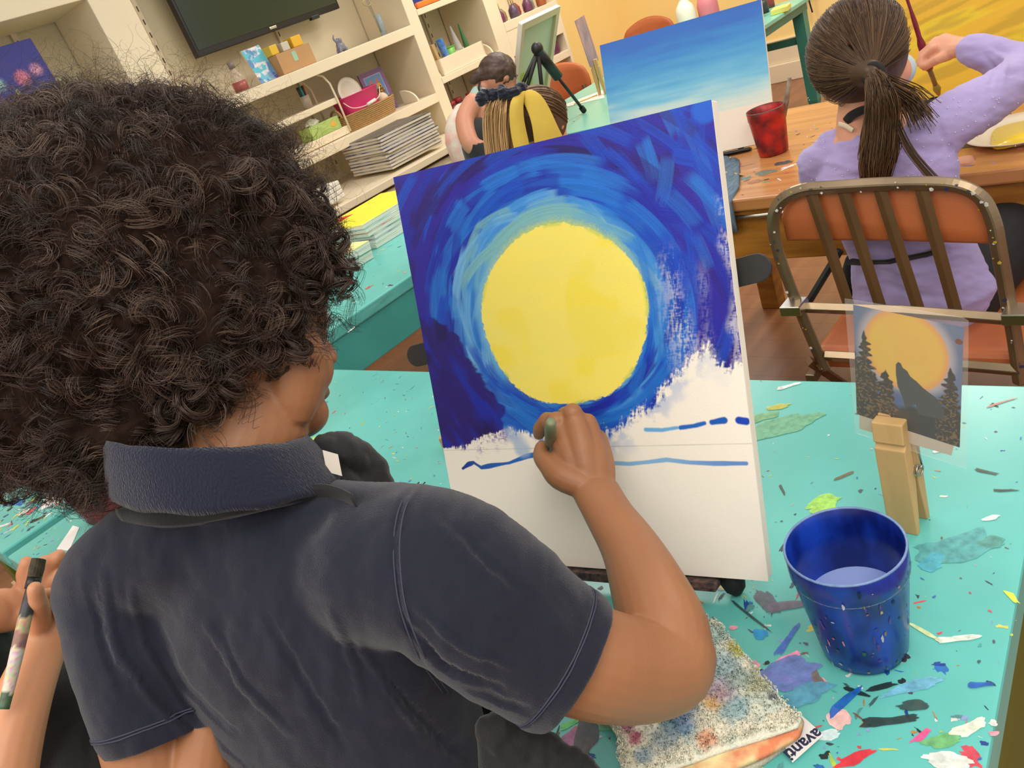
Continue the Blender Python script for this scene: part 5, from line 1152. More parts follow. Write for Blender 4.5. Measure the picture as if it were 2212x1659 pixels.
# her brush
h0 = G(1956, -20, 2.30); h1 = G(2000, 118, 2.17); h2 = G(2018, 175, 2.28); h3 = G(2028, 200, 2.33)
gb = thing('paint_brush', 'long red handled brush held up by the girl in lilac against the yellow canvas', 'brush', tuple(h3))
h0 = h1 + (h1 - G(2010, 150, 2.20)).normalized() * 0.17
h0 = G(1950, -30, 2.15)
MB().tube(spline([h0, G(1975, 45, 2.15), G(1990, 95, 2.155), G(2000, 125, 2.16), G(2008, 150, 2.17)], 3), [0.0035] * 3 + [0.0055] * 3 + [0.009] * 3 + [0.011] * 3 + [0.008], 12).build('handle', mat('red_lacquer', (120, 22, 44), 0.25), gb, smooth=True)
MB().tube([G(2008, 150, 2.17), G(2020, 182, 2.22)], 0.0055, 10).build('ferrule', mat('dirty_ferrule', (130, 116, 80), 0.4, metal=0.6), gb, smooth=True)
MB().tube([G(2020, 182, 2.22), G(2024, 192, 2.24), G(2028, 204, 2.26)], [0.006, 0.0095, 0.004], 10).build('bristles', mat('ochre_bristle', (150, 130, 50), 0.7), gb, smooth=True)

# ================================================================ TWO GIRLS BEYOND
def Q3(px, py, d): return D(px, py, d)
g2 = thing('person', 'person in aqua sleeveless top with dark bun bending over the far table', 'person', (2.95, 2.75, 0))
S2 = Q3(1078, 165, 3.75); f2 = Vector((0.75, -0.2, -0.62)); u2 = Vector((0.55, 0.0, 0.8))
b_ = MB(); head(b_, S2, f2, u2, 0.98)
limb(b_, [(Q3(1032, 225, 3.75), 0.045), (Q3(1042, 195, 3.75), 0.040), (Q3(1060, 178, 3.75), 0.042)], 14)
limb(b_, spline([(Q3(1022, 222, 3.68), 0.045), (Q3(1004, 262, 3.64), 0.044), (Q3(1018, 312, 3.6), 0.042), (Q3(1042, 318, 3.62), 0.036), (Q3(1080, 300, 3.7), 0.030), (Q3(1110, 290, 3.78), 0.024)], 4), 16)
hand(b_, Q3(1110, 290, 3.78), CR, ZU, 0.85, 0.5, 1)
limb(b_, [(Q3(1035, 240, 3.76), (0.10, 0.07)), (Q3(1040, 330, 3.8), (0.10, 0.08))], 16)
limb(b_, spline([(Q3(1062, 232, 3.9), 0.042), (Q3(1085, 275, 3.9), 0.036), (Q3(1120, 292, 3.9), 0.026)], 4), 14); hand(b_, Q3(1120, 292, 3.9), CR, ZU, 0.85, 0.5, -1)
finish('body', remesh(b_, 0.006, 4, name='body'), mat('tan_skin', (190, 130, 102), 0.5, sss=0.1), g2); eyes(S2, f2, u2, 0.98, g2)
t_ = MB(); limb(t_, spline([(Q3(1040, 210, 3.77), (0.07, 0.06)), (Q3(1034, 238, 3.78), (0.12, 0.09)), (Q3(1022, 275, 3.8), (0.125, 0.10))], 3), 20)
finish('tank_top', remesh(t_, 0.006, 4, name='tank_top'), mat('aqua_cloth', (176, 204, 192), 0.8, var=0.1, vs=20), g2)
t_ = MB(); limb(t_, spline([(Q3(1012, 268, 3.8), (0.12, 0.10)), (Q3(1008, 300, 3.8), (0.125, 0.105)), (Q3(1030, 345, 3.82), (0.13, 0.11)), (Q3(1055, 400, 3.85), (0.14, 0.12))], 3), 20)
finish('skirt', remesh(t_, 0.006, 4, name='skirt'), mat('coral_print', (232, 170, 158), 0.8, var=0.5, vs=22, rgb2=(220, 214, 200)), g2)
t_ = MB(); limb(t_, spline([(Q3(1045, 285, 3.62), (0.07, 0.03)), (Q3(1025, 300, 3.66), (0.115, 0.06)), (Q3(1040, 345, 3.68), (0.13, 0.07)), (Q3(1065, 400, 3.7), (0.14, 0.07))], 3), 20)
finish('apron', remesh(t_, 0.006, 4, name='apron'), blk, g2)
MB().tube([Q3(1036, 178, 3.70), Q3(1034, 190, 3.68), Q3(1040, 208, 3.67), Q3(1055, 225, 3.68)], 0.006, 6).build('apron_strap', blk, g2)
hr = MB(); hr.ball(S2 - f2 * 0.012 + u2 * 0.016, (0.088, 0.092, 0.088), 20, 14); limb(hr, [(Q3(1055, 165, 3.72), 0.03), (Q3(1035, 160, 3.72), 0.03), (Q3(1022, 172, 3.73), 0.024)], 12)
hm2 = remesh(hr, 0.006, 4, name='hair'); co = get_co(hm2); no = get_no(hm2); co += no * ((fbm(co[:, 0] * 60, co[:, 2] * 60, 3) - 0.5) * 0.012)[:, None]; set_co(hm2, co)
finish('hair', hm2, mat('dark_brown_hair', (76, 54, 44), 0.5, var=0.35, vs=60, stretch=(1, 1, 0.2)), g2)
lg = MB()
for e in (0, 0.16): limb(lg, [(Q3(1055, 400, 3.85) + Vector((0.0, e - 0.08, 0)), 0.07), (Vector((3.15, 2.70 + e, 0.48)), 0.055), (Vector((3.17, 2.70 + e, 0.06)), 0.04), (Vector((3.27, 2.70 + e, 0.035)), 0.03)], 14)
finish('legs', remesh(lg, 0.008, 3, name='legs'), MATS['tan_skin'], g2)
st1 = thing('stool', 'low stool carrying the person in the aqua top, mostly hidden', 'stool', (3.0, 2.78, 0))
sq = Q3(1055, 400, 3.85); zt = sq.z - 0.10
MB().lathe([(0, zt - 0.03), (0.16, zt - 0.03), (0.165, zt - 0.015), (0.16, zt), (0, zt)], (sq.x, sq.y, 0), 24).build('seat', wood2, st1)
for a in range(4): MB().tube([(sq.x + 0.12 * math.cos(a * PI / 2), sq.y + 0.12 * math.sin(a * PI / 2), zt - 0.02), (sq.x + 0.17 * math.cos(a * PI / 2), sq.y + 0.17 * math.sin(a * PI / 2), 0)], 0.014, 8).build('leg', wood2, st1)

g3 = thing('person', 'person with blonde ponytail tied with navy scrunchie and yellow scarf', 'person', (2.05, 1.75, 0))
S3 = Q3(1172, 265, 2.62); f3 = Vector((0.86, 0.1, -0.5)); u3 = Vector((0.45, 0.1, 0.9))
b_ = MB(); head(b_, S3, f3, u3, 1.0)
limb(b_, [(S3 - u3 * 0.05 - f3 * 0.03, 0.045), (S3 - ZU * 0.16 - f3 * 0.05, 0.045), (S3 - ZU * 0.40 - f3 * 0.10, (0.11, 0.07)), (S3 - ZU * 0.5 - f3 * 0.12, (0.1, 0.07))], 16)
for e in (-1, 1):
    a0 = S3 - ZU * 0.22 - f3 * 0.06 + Vector((0, e * 0.13, 0)); a1 = a0 + Vector((0.08, e * 0.04, -0.17)); a1.z = max(a1.z, 0.55); a2 = a1 + Vector((0.17, -e * 0.05, 0.02))
    limb(b_, [(a0, 0.042), (a1, 0.034), (a2, 0.024)], 14); hand(b_, a2, Vector((1, 0, 0)), ZU, 0.85, 0.5, e)
finish('body', remesh(b_, 0.006, 4, name='body'), skin_p, g3); eyes(S3, f3, u3, 1.0, g3)
t_ = MB(); limb(t_, spline([(S3 - ZU * 0.17 - f3 * 0.05, (0.06, 0.055)), (S3 - ZU * 0.22 - f3 * 0.06, (0.13, 0.08)), (S3 - ZU * 0.36 - f3 * 0.10, (0.13, 0.10)), (S3 - ZU * 0.52 - f3 * 0.13, (0.13, 0.11))], 3), 20, flat=(0, 1, 0))
finish('shirt', remesh(t_, 0.007, 4, name='shirt'), mat('teal_shirt', (90, 130, 140), 0.8), g3)
t_ = MB(); 
for e in (-1, 1):
    hp = S3 - ZU * 0.53 - f3 * 0.12 + Vector((0, e * 0.07, 0)); limb(t_, [(hp, 0.07), (hp + Vector((0.26, 0, 0.02)), 0.055), (Vector((hp.x + 0.28, hp.y, 0.05)), 0.04)], 14)
finish('trousers', remesh(t_, 0.008, 4, name='trousers'), MATS['dark_trousers'], g3)
tie3 = Q3(1090, 212, 2.52)
BL3 = [lin(c) for c in ((196, 156, 102), (172, 132, 82), (216, 178, 122), (140, 102, 64))]; MX3 = [lin(c) for c in ((112, 82, 52), (92, 66, 42), (132, 98, 64))]
ho3 = straight_hair(S3, f3, u3, 1.06, tie3, [tie3, Q3(1072, 240, 2.50), Q3(1066, 290, 2.50), Q3(1078, 350, 2.5), Q3(1095, 400, 2.5)], hb_m, MX3, g3, 900, 10, 0.03, 0.0013, 0.014, 5)
def tail_only(pts, n, w, cols, m, parent, rad, nm='ponytail'):
    r_ = np.random.RandomState(3); A_ = np.array([list(v) for v in spline(pts, 8)]); K = 20; s_ = np.linspace(0, 1, K); A2 = np.stack([np.interp(s_, np.linspace(0, 1, len(A_)), A_[:, j]) for j in range(3)], 1)
    off = r_.normal(size=(n, 3)); off /= np.linalg.norm(off, axis=1, keepdims=True); wd = np.interp(s_, [0, 0.3, 1], [w * 0.55, w, w * 0.9])
    P = A2[None] + off[:, None] * (r_.uniform(0.3, 1, (n, 1)) * wd[None])[..., None]
    strands(nm, P, np.full((n, K), rad), np.array(cols)[r_.randint(0, len(cols), n)] * r_.uniform(0.7, 1.2, n)[:, None], m, parent)['kind'] = 'stuff'
tail_only([tie3, Q3(1080, 240, 2.50), Q3(1078, 290, 2.50), Q3(1085, 350, 2.5), Q3(1100, 400, 2.5)], 700, 0.052, BL3, hb_m, ho3, 0.0014)
scr = MB(); R6 = random.Random(3)
for k in range(9):
    a = Q3(1042 + 10 * k + R6.uniform(-4, 4), 212 - 2.6 * k + R6.uniform(-7, 7), 2.47 + R6.uniform(-0.01, 0.02)); scr.ball(a, (R6.uniform(0.016, 0.026), 0.018, R6.uniform(0.014, 0.024)), 12, 8)
sc_m = remesh(scr, 0.003, 2, name='scrunchie'); co = get_co(sc_m); no = get_no(sc_m); co += no * ((fbm(co[:, 0] * 150, co[:, 2] * 150, 3) - 0.5) * 0.014)[:, None]; set_co(sc_m, co)
finish('scrunchie', sc_m, mat('navy_velvet', (24, 26, 44), 0.9, sheen=0.5), ho3)
yel_m = mat('yellow_cloth', (208, 176, 66), 0.75, var=0.12, vs=14, bump=0.2, bs=200)
def ribbon(path, m, nm, parent):
    rows = [[Q3(a[0], a[1], a[2]), Q3((a[0] + b[0]) / 2, (a[1] + b[1]) / 2, (a[2] + b[2]) / 2 - 0.012), Q3(b[0], b[1], b[2])] for a, b in path]
    MB().sheet(rows).build(nm, m, parent, smooth=True, solid=0.003, sub=2)
ribbon([((1118, 200, 2.47), (1140, 193, 2.47)), ((1100, 215, 2.45), (1130, 215, 2.45)), ((1098, 260, 2.45), (1132, 260, 2.45)), ((1106, 310, 2.45), (1142, 300, 2.45)), ((1118, 360, 2.46), (1152, 350, 2.46))], yel_m, 'yellow_scarf', ho3)
ribbon([((1122, 205, 2.47), (1142, 190, 2.47)), ((1132, 225, 2.46), (1170, 200, 2.46)), ((1148, 262, 2.45), (1192, 240, 2.46)), ((1152, 305, 2.45), (1212, 288, 2.46)), ((1160, 350, 2.46), (1240, 330, 2.47))], yel_m, 'yellow_scarf', ho3)
st2 = thing('stool', 'low stool carrying the blonde person, hidden behind the moon canvas', 'stool', (2.05, 1.75, 0))
sq = S3 - ZU * 0.53 - f3 * 0.12; zt = sq.z - 0.09
MB().lathe([(0, zt - 0.03), (0.16, zt - 0.03), (0.165, zt - 0.015), (0.16, zt), (0, zt)], (sq.x, sq.y, 0), 24).build('seat', wood2, st2)
for a in range(4): MB().tube([(sq.x + 0.12 * math.cos(a * PI / 2), sq.y + 0.12 * math.sin(a * PI / 2), zt - 0.02), (sq.x + 0.17 * math.cos(a * PI / 2), sq.y + 0.17 * math.sin(a * PI / 2), 0)], 0.014, 8).build('leg', wood2, st2)

# ================================================================ CHILD AT THE LEFT EDGE, HANDS WITH A BRUSH
g4 = thing('person', 'person in black apron at the left edge, mainly hands with a brush showing', 'person', (-0.1, 1.05, 0))
skin4 = mat('light_tan_skin', (206, 146, 108), 0.5, sss=0.1, var=0.05, vs=14)
b_ = MB(); H = lambda x, y, d: D(x, y, d)
N4 = H(-260, 1240, 0.93); S4 = N4 + Vector((0.03, 0, 0.17)); head(b_, S4, Vector((1, 0.1, -0.3)), Vector((0.2, 0, 1)), 0.95)
limb(b_, [(N4 - ZU * 0.04, 0.045), (N4 + ZU * 0.08, 0.04)], 14)
limb(b_, spline([(H(-40, 1900, 0.80), 0.040), (H(5, 1659, 0.84), 0.035), (H(45, 1520, 0.87), 0.030), (H(85, 1415, 0.90), (0.026, 0.022)), (H(100, 1370, 0.91), (0.027, 0.02))], 4), 18)
# palm and fingers of the near hand, closed on the brush
limb(b_, [(H(100, 1385, 0.91), (0.027, 0.018)), (H(102, 1345, 0.915), (0.031, 0.017)), (H(112, 1310, 0.92), (0.029, 0.015))], 16, flat=CR)
limb(b_, [(H(86, 1360, 0.905), 0.0135), (H(86, 1325, 0.880), 0.0115), (H(82, 1298, 0.856), 0.0095), (H(76, 1272, 0.846), 0.0085)], 12)
for a in ([(108, 1312, .915), (116, 1290, .90), (104, 1284, .885)], [(122, 1316, .92), (132, 1296, .905), (120, 1290, .89)], [(134, 1324, .925), (146, 1306, .91), (136, 1298, .895)], [(142, 1338, .93), (156, 1322, .915), (146, 1312, .90)]):
    limb(b_, [(H(*a[0]), 0.0105), (H(*a[1]), 0.0095), (H(*a[2]), 0.0082)], 10)
# the other hand behind the brush
limb(b_, spline([(H(-120, 1300, 0.90), 0.032), (H(-30, 1320, 0.93), 0.027), (H(20, 1325, 0.95), (0.022, 0.019)), (H(60, 1300, 0.96), (0.028, 0.017)), (H(85, 1275, 0.965), (0.029, 0.015))], 4), 16)
limb(b_, [(H(45, 1300, 0.95), 0.012), (H(20, 1288, 0.94), 0.010), (H(4, 1286, 0.935), 0.009)], 12)
for a in ([(60, 1280, .955), (52, 1240, .95), (58, 1215, .945)], [(72, 1262, .955), (78, 1225, .95), (100, 1212, .95)], [(88, 1262, .96), (100, 1225, .955), (128, 1200, .955)], [(98, 1275, .965), (118, 1250, .96), (140, 1238, .96)]):
    limb(b_, [(H(*a[0]), 0.0110), (H(*a[1]), 0.0095), (H(*a[2]), 0.0082)], 10)
limb(b_, [(N4 - ZU * 0.08, (0.09, 0.06)), (N4 - ZU * 0.35, (0.09, 0.07))], 16, flat=(0, 1, 0))
limb(b_, [(N4 - ZU * 0.07 + Vector((0, -0.10, 0)), 0.036), (H(-40, 1900, 0.80), 0.036)], 14); limb(b_, [(N4 - ZU * 0.07 + Vector((0, 0.10, 0)), 0.036), (H(-120, 1300, 0.90), 0.034)], 14)
finish('body', remesh(b_, 0.0026, 5, name='body'), skin4, g4); eyes(S4, Vector((1, 0.1, -0.3)), Vector((0.2, 0, 1)), 0.95, g4)
hr = MB(); hr.ball(S4 - Vector((0.015, 0, -0.016)), (0.088, 0.084, 0.088), 20, 14); finish('hair', remesh(hr, 0.006, 3, name='hair'), mat('dark_brown_hair', (76, 54, 44), 0.5), g4)
t_ = MB()
limb(t_, spline([(N4 - ZU * 0.05, (0.06, 0.05)), (N4 - ZU * 0.10, (0.12, 0.075)), (N4 - ZU * 0.30, (0.115, 0.09)), (N4 - ZU * 0.50, (0.12, 0.10))], 3), 24, flat=(0, 1, 0))
limb(t_, spline([(H(60, 1640, 0.99), 0.05), (H(120, 1560, 1.00), 0.06), (H(190, 1520, 1.02), 0.065), (H(240, 1640, 1.02), 0.08), (H(230, 1800, 1.02), 0.09)], 4), 20)
limb(t_, [(N4 - ZU * 0.45, (0.10, 0.08)), (H(60, 1800, 1.0), 0.09), (H(230, 1800, 1.02), 0.09)], 20)
tm = remesh(t_, 0.004, 8, name='black_apron'); co = get_co(tm); no = get_no(tm); px, py = to_px(co); facing = np.ones(len(co), bool)
fold([(195, 1440), (185, 1550), (195, 1659)], 14, -0.006); set_co(tm, co)
finish('black_apron', tm, blk, g4)
t_ = MB()
for e in (-1, 1): limb(t_, [(N4 - ZU * 0.48 + Vector((0, e * 0.07, 0)), 0.075), (N4 - ZU * 0.52 + Vector((0.05, e * 0.08, 0)), 0.07), (Vector((N4.x + 0.05, N4.y + e * 0.08, 0.06)), 0.045), (Vector((N4.x + 0.13, N4.y + e * 0.08, 0.04)), 0.035)], 14)
finish('trousers', remesh(t_, 0.007, 4, name='trousers'), MATS['dark_trousers'], g4)
p0, p1 = H(8, 1532, 0.818), H(84, 1208, 0.872); dv = (p1 - p0)
sb = thing('paint_brush', 'wide stubby brush with a white paint-crusted handle held by the hands at the left edge', 'brush', tuple(p0))
def bcol(t): return lin([(70, 100, 70), (214, 206, 190), (206, 196, 176), (210, 200, 190), (150, 110, 100), (190, 170, 130), (60, 60, 66), (40, 40, 44)][min(7, int(t * 8))])
hb_ = MB(); K = 40; pts = [p0 + dv * (0.80 * i / K) for i in range(K + 1)]; n0 = len(hb_.v)
hb_.tube(pts, [0.0052 + 0.0016 * math.sin(i / K * 2.6) for i in range(K + 1)], 16, col=(1, 1, 1))
R7 = random.Random(4); hb_.c = [tuple(v * R7.uniform(0.45, 1.1) if R7.random() < 0.35 else v for v in bcol(min(0.999, (Vector(v_) - p0).dot(dv) / dv.length_squared / 0.8))) for v_ in hb_.v]
hb_.build('handle', cmat('crusted_handle', 0.5), sb, smooth=True)
MB().tube([p0 + dv * 0.79, p0 + dv * 0.88], 0.0074, 16).build('ferrule', mat('black_ferrule', (50, 50, 48), 0.4, metal=0.4), sb, smooth=True)
MB().tube([p0 + dv * 0.87, p0 + dv * 0.93, p0 + dv * 1.0], [(0.0070, 0.0085), (0.0075, 0.010), (0.0070, 0.010)], 16).build('bristles', mat('dark_bristle', (74, 66, 48), 0.8, var=0.5, vs=300, stretch=(1, 1, 0.1)), sb)
# ================================================================ CANVASES ON EASELS FURTHER AWAY
def easel_canvas(nm, label, BL, u, v, W_, H_, colf, nx, ny, th=0.02):
    u = Vector(u).normalized(); v = Vector(v); v = (v - v.dot(u) * u).normalized(); n_ = u.cross(v); BL = Vector(BL)
    t = thing(nm, label, 'canvas', tuple(BL + u * W_ / 2))
    MB().obox(BL - n_ * (th + 0.0004), u * W_, v * H_, n_ * th).build('canvas_wrap', cloth_white, t, bev=0.0015)
    canvas_grid('painted_face', BL + n_ * 0.0002, u, v, W_, H_, nx, ny, colf, pm, t)
    return BL, u, v, n_
def small_easel(label, BL, u, v, n_, W_, H_, back=0.20, dz=TAB):
    t = thing('table_easel', label, 'easel', tuple(BL + u * W_ / 2))
    MB().obox(BL + u * W_ * 0.15 - v * 0.013 - n_ * 0.03, u * W_ * 0.7, n_ * 0.042, v * 0.009).build('ledge', black, t, bev=0.002)
    for a in (0.2, 0.8):
        top = BL + u * W_ * (0.5 + (a - 0.5) * 0.3) + v * H_ * 0.8 - n_ * 0.036; bot = BL + u * W_ * a - n_ * 0.032 - v * 0.02; bot = bot + (bot - top).normalized() * ((bot.z - dz - 0.0125) / max(0.2, abs((bot - top).normalized().z)))
        MB().tube([top, bot], 0.007, 8).build('leg', black, t, smooth=True); MB().ball(bot, 0.012, 12, 8).build('rubber_foot', black_rub, t, smooth=True)
    top = BL + u * W_ * 0.5 + v * H_ * 0.8 - n_ * 0.038; bot = top - n_ * back; bot.z = dz + 0.012
    MB().tube([top, bot], 0.007, 8).build('leg', black, t, smooth=True); MB().ball(bot, 0.012, 12, 8).build('rubber_foot', black_rub, t, smooth=True)
def sky_paint(X, Y):
    t = Y / 0.406 + (X / 0.508 - 0.5) * -0.02; st = fbm(X * 5, Y * 90, 4); st2 = fbm(X * 9 + 4, Y * 30, 3)
    k = t + (st - 0.5) * 0.14 + (st2 - 0.5) * 0.12
    xs = [0.0, 0.29, 0.31, 0.42, 0.52, 0.66, 0.80, 0.92, 1.05]; cs = np.array([LC(240, 226, 208), LC(240, 226, 208), LC(222, 228, 214), LC(172, 214, 222), LC(120, 192, 224), LC(84, 164, 216), LC(66, 140, 210), LC(60, 116, 200), LC(60, 108, 194)])
    return np.stack([np.interp(k * 0.85 + t * 0.15, xs, cs[:, i]) for i in range(3)], -1)
sc_ = easel_canvas('sky_canvas', 'canvas painted with a plain blue sky fading to white, on the wooden desk', (2.1746, 1.5913, -0.6482 + EYE), (0.2881, -0.9568, -0.0391), (0.3379, 0.0631, 0.9444), 0.508, 0.406, sky_paint, 220, 180)
small_easel('black tabletop easel holding the blue sky canvas on the wooden desk', *sc_, 0.508, 0.406, 0.10)
def ochre_paint(X, Y):
    st = fbm(X * 4 + Y * 2, Y * 60 - X * 14, 4); s2 = fbm(X * 6 + 8, Y * 22 - X * 5, 3)
    c = mixc(np.broadcast_to(LC(222, 176, 44), X.shape + (3,)), LC(196, 158, 40), sm(0.45, 0.65, st)); c = mixc(c, LC(226, 196, 40), sm(0.5, 0.65, s2)); c = mixc(c, LC(176, 140, 50), sm(0.6, 0.72, s2) * 0.6)
    return mixc(c, LC(226, 170, 72), sm(0.2, 0.36, Y) * 0.7)
yc = easel_canvas('yellow_canvas', 'large canvas brushed with ochre yellow that the girl in lilac is painting', (2.43, 0.86, -0.655 + EYE), (0.08, -0.99, 0.0), (0.30, 0.02, 0.95), 0.76, 0.61, ochre_paint, 200, 160)
small_easel('black tabletop easel under the ochre yellow canvas on the wooden desk', *yc, 0.76, 0.61, 0.02)
# far canvas seen from behind with a tripod
fl_ = PZ(1108, 165, 1.17); 
fcd = 3.62
fu = Vector((0.9725, 0.2328, -0.0087)).normalized(); fv = Vector((-0.1728, -0.601, 0.7819)).normalized(); fn = fu.cross(fv).normalized(); FW, FHH = 0.467, 0.584
FBL = Vector((3.188, 2.901, -0.622 + EYE))
fcv = thing('easel_canvas', 'canvas seen from behind on a black tripod, its bare back partly green', 'canvas', tuple(FBL))
fvn = fv.normalized(); FH = FHH
for o_, e1, e2 in ((FBL, fu * FW, fvn * 0.035), (FBL + fvn * (FH - 0.035), fu * FW, fvn * 0.035), (FBL + fvn * 0.035, fu * 0.035, fvn * (FH - 0.07)), (FBL + fu * (FW - 0.035) + fvn * 0.035, fu * 0.035, fvn * (FH - 0.07))):
    MB().obox(o_, e1, e2, fn * 0.02).build('stretcher_bar', mat('stretcher_wood', (208, 186, 148), 0.6), fcv, bev=0.001)
for o_, e1, e2 in ((FBL - fu * 0.002, fu * (FW + 0.004), -fvn * 0.002), (FBL + fvn * FH, fu * FW, fvn * 0.004), (FBL - fu * 0.004, fu * 0.005, fvn * FH), (FBL + fu * FW, fu * 0.004, fvn * FH)):
    MB().obox(o_, e1, e2, fn * 0.021).build('wrapped_edge', cloth_white, fcv)
def back_paint(X, Y):
    c = np.broadcast_to(LC(190, 190, 160), X.shape + (3,)).copy(); m_ = sm(0.0, 0.01, 0.27 - Y + 0.03 * np.sin(X * 18) - np.maximum(0, X - 0.24) * 3) * sm(0.30, 0.28, X); c = mixc(c, LC(166, 172, 60), m_)
    return mixc(c, LC(176, 192, 168), sm(0.1, 0.4, X) * 0.4)
canvas_grid('cloth_back', FBL - fn * 0.0 + fn * 0.004, fu, fvn, FW, FH, 60, 60, back_paint, cmat('matte_paint', 0.8), fcv)
tp = thing('tripod_easel', 'black tripod easel with telescopic legs standing on the far turquoise table', 'easel', (3.6, 2.7, TAB))
hub = D(1162, 110, 3.70)
foot1 = PZ(1262, 240, TAB + 0.01)
kn1 = hub.lerp(foot1, 0.42)
MB().tube([hub, kn1], (0.016, 0.024), 8).build('leg', black, tp, smooth=True, bev=0.0)
MB().tube([kn1, foot1], 0.008, 8).build('leg_tube', black, tp, smooth=True); MB().tube([foot1 + (kn1 - foot1).normalized() * 0.03, foot1], 0.014, 10).build('rubber_foot', black_rub, tp, smooth=True)
for q_ in (D(1118, 205, 3.86), D(1134, 205, 3.84), D(1172, 205, 3.84)):
    q2 = hub + (q_ - hub) * 1.0; dn = (q2 - hub).normalized(); end = hub + dn * ((hub.z - TAB - 0.02) / max(0.3, -dn.z)); MB().tube([hub, end], 0.010, 8).build('leg', black, tp, smooth=True)
MB().ball(hub + Vector((0, 0, 0.01)), (0.028, 0.028, 0.03), 14, 10).build('hub', black, tp, smooth=True)

# ================================================================ PILES OF CANVASES
def plain_canvas(nm, label, w, d, h, edge, top, loc, rz, group, wrap=None):
    t = thing(nm, label, 'canvas', loc, rz, group)
    MB().box((0, 0, h * 0.37), (w, d, h * 0.74)).build('canvas_wrap', wrap or cloth_white, t, bev=0.002, local=True)
    MB().box((0, 0, h * 0.865), (w + 0.0004, d + 0.0004, h * 0.245)).build('painted_edge', edge, t, local=True, bev=0.001)
    if top: MB().box((0, 0, h * 1.002), (w - 0.004, d - 0.004, h * 0.01)).build('painted_face', top, t, local=True)
    return t
grey_cv = mat('aged_canvas', (214, 204, 184), 0.8, var=0.08, vs=12)
EC = [mat('edge_%s' % n, c, 0.6, var=0.5, vs=14, rgb2=c2) for n, c, c2 in (('dark', (50, 46, 50), (150, 140, 130)), ('blue', (40, 60, 130), (170, 170, 176)), ('sky', (90, 140, 170), (200, 196, 186)), ('grey', (110, 104, 100), (196, 188, 170)), ('rust', (190, 110, 76), (206, 196, 176)), ('navy', (40, 40, 84), (120, 110, 110)))]
sx, sy = 2.945 + 0.205, 3.585 + 0.20
nm_ = ['bottom', 'second', 'third', 'fourth', 'fifth', 'sixth', 'seventh', 'eighth', 'ninth', 'tenth', 'top']
R8 = random.Random(12)
for k in range(11):
    w_c = ['charcoal', 'navy', 'deep blue', 'light blue', 'grey', 'blue', 'black', 'dark', 'rusty', 'orange', 'dark grey'][k]
    plain_canvas('stacked_canvas', '%s canvas with %s edge in the tall stack beside the shelving' % (nm_[k], w_c), 0.406, 0.39, 0.0172, EC[(k * 2 + 1) % 6] if k < 10 else EC[0], mat('grey_cover', (112, 104, 92), 0.7, var=0.2, vs=8) if k == 10 else None,
                 (sx + R8.uniform(-0.008, 0.008), sy + R8.uniform(-0.008, 0.008) , TAB + 0.0205 + k * 0.0174), R8.uniform(-0.035, 0.035) - 0.06, 'tall stack of canvases', grey_cv)
for k in range(7):
    p = PY(935 + k * 8, 345 - k * 3, 3.50)
    q_ = thing('stored_canvas', ['navy', 'white', 'blue', 'dark', 'cream', 'white', 'sky blue'][k] + ' edged upright canvas below the tall stack, %s of seven' % ['first', 'second', 'third', 'fourth', 'fifth', 'sixth', 'last'][k], 'canvas', (3.40 + k * 0.028, 3.44, 0.312), 0, 'upright canvases')
    MB().box((0, -0.03, 0.205), (0.020, 0.24, 0.41)).build('canvas_wrap', [EC[5], cloth_white, EC[1], EC[0], grey_cv, cloth_white, EC[2]][k], q_, bev=0.002, local=True)
cr = thing('storage_crate', 'low white crate under the upright canvases beside the base cabinet', 'crate', (3.49, 3.46, 0))
MB().box((3.49, 3.38, 0.155), (0.30, 0.28, 0.31)).build('crate_box', white, cr, bev=0.004)
yel_c = mat('yellow_painted', (244, 226, 60), 0.5, var=0.06, vs=9)
EB = [mat('edge_p_%d' % i, c, 0.6, var=0.35, vs=10, rgb2=(222, 226, 214)) for i, c in enumerate([(220, 216, 206), (50, 90, 170), (60, 70, 120), (200, 60, 50), (90, 180, 200), (242, 222, 70)])]
for k in range(6):
    plain_canvas('stacked_canvas', ['lowest canvas of the pile under the bright yellow painting', 'white canvas with blue smears second from the bottom under the yellow painting', 'third canvas with a dark blue edge beneath the yellow painting', 'canvas with a red painted edge beneath the yellow painting', 'canvas with a pale blue edge directly under the yellow painting', 'bright yellow canvas with a red corner on top of the pile on the turquoise counter'][k], 0.405, 0.305, 0.0176, EB[k], yel_c if k == 5 else None,
                 (1.985 + (0.012 if k < 3 else -0.01 * (k - 3)), 2.62 + 0.004 * (k % 3), TAB + 0.0005 + k * 0.0178), 0.02 + 0.03 * ((k * 7) % 3 - 1), 'canvases under the yellow painting', mat('mint_canvas', (214, 222, 208), 0.8))
topz = TAB + 0.0005 + 6 * 0.0178 + 0.0004
o = MB().prism([(1.83, 2.70, topz), (1.92, 2.70, topz), (1.90, 2.76, topz), (1.83, 2.765, topz)], (0, 0, 0.0006)).build('red_patch', mat('red_paint', (214, 70, 48), 0.5), [x for x in bpy.data.objects if x.get('label', '').startswith('bright yellow canvas')][0])
pale_y = mat('pale_yellow', (240, 232, 150), 0.6, var=0.08, vs=7, rgb2=(226, 190, 160))
for k in range(4):
    plain_canvas('stacked_canvas', ['lowest grey canvas of the low pile at the counter front', 'green edged canvas second in the low pile at the counter front', 'mint edged canvas under the pale yellow one', 'pale yellow canvas on top of the low pile at the counter front'][k], 0.42, 0.30, 0.0165, [EB[0], mat('edge_green', (120, 180, 160), 0.6), EB[0], EB[5]][k], pale_y if k == 3 else None,
                 (1.50, 2.545 - 0.004 * k, TAB + 0.0005 + k * 0.0167), -0.03 + 0.02 * (k % 2), 'low pile of canvases', MATS['mint_canvas'])
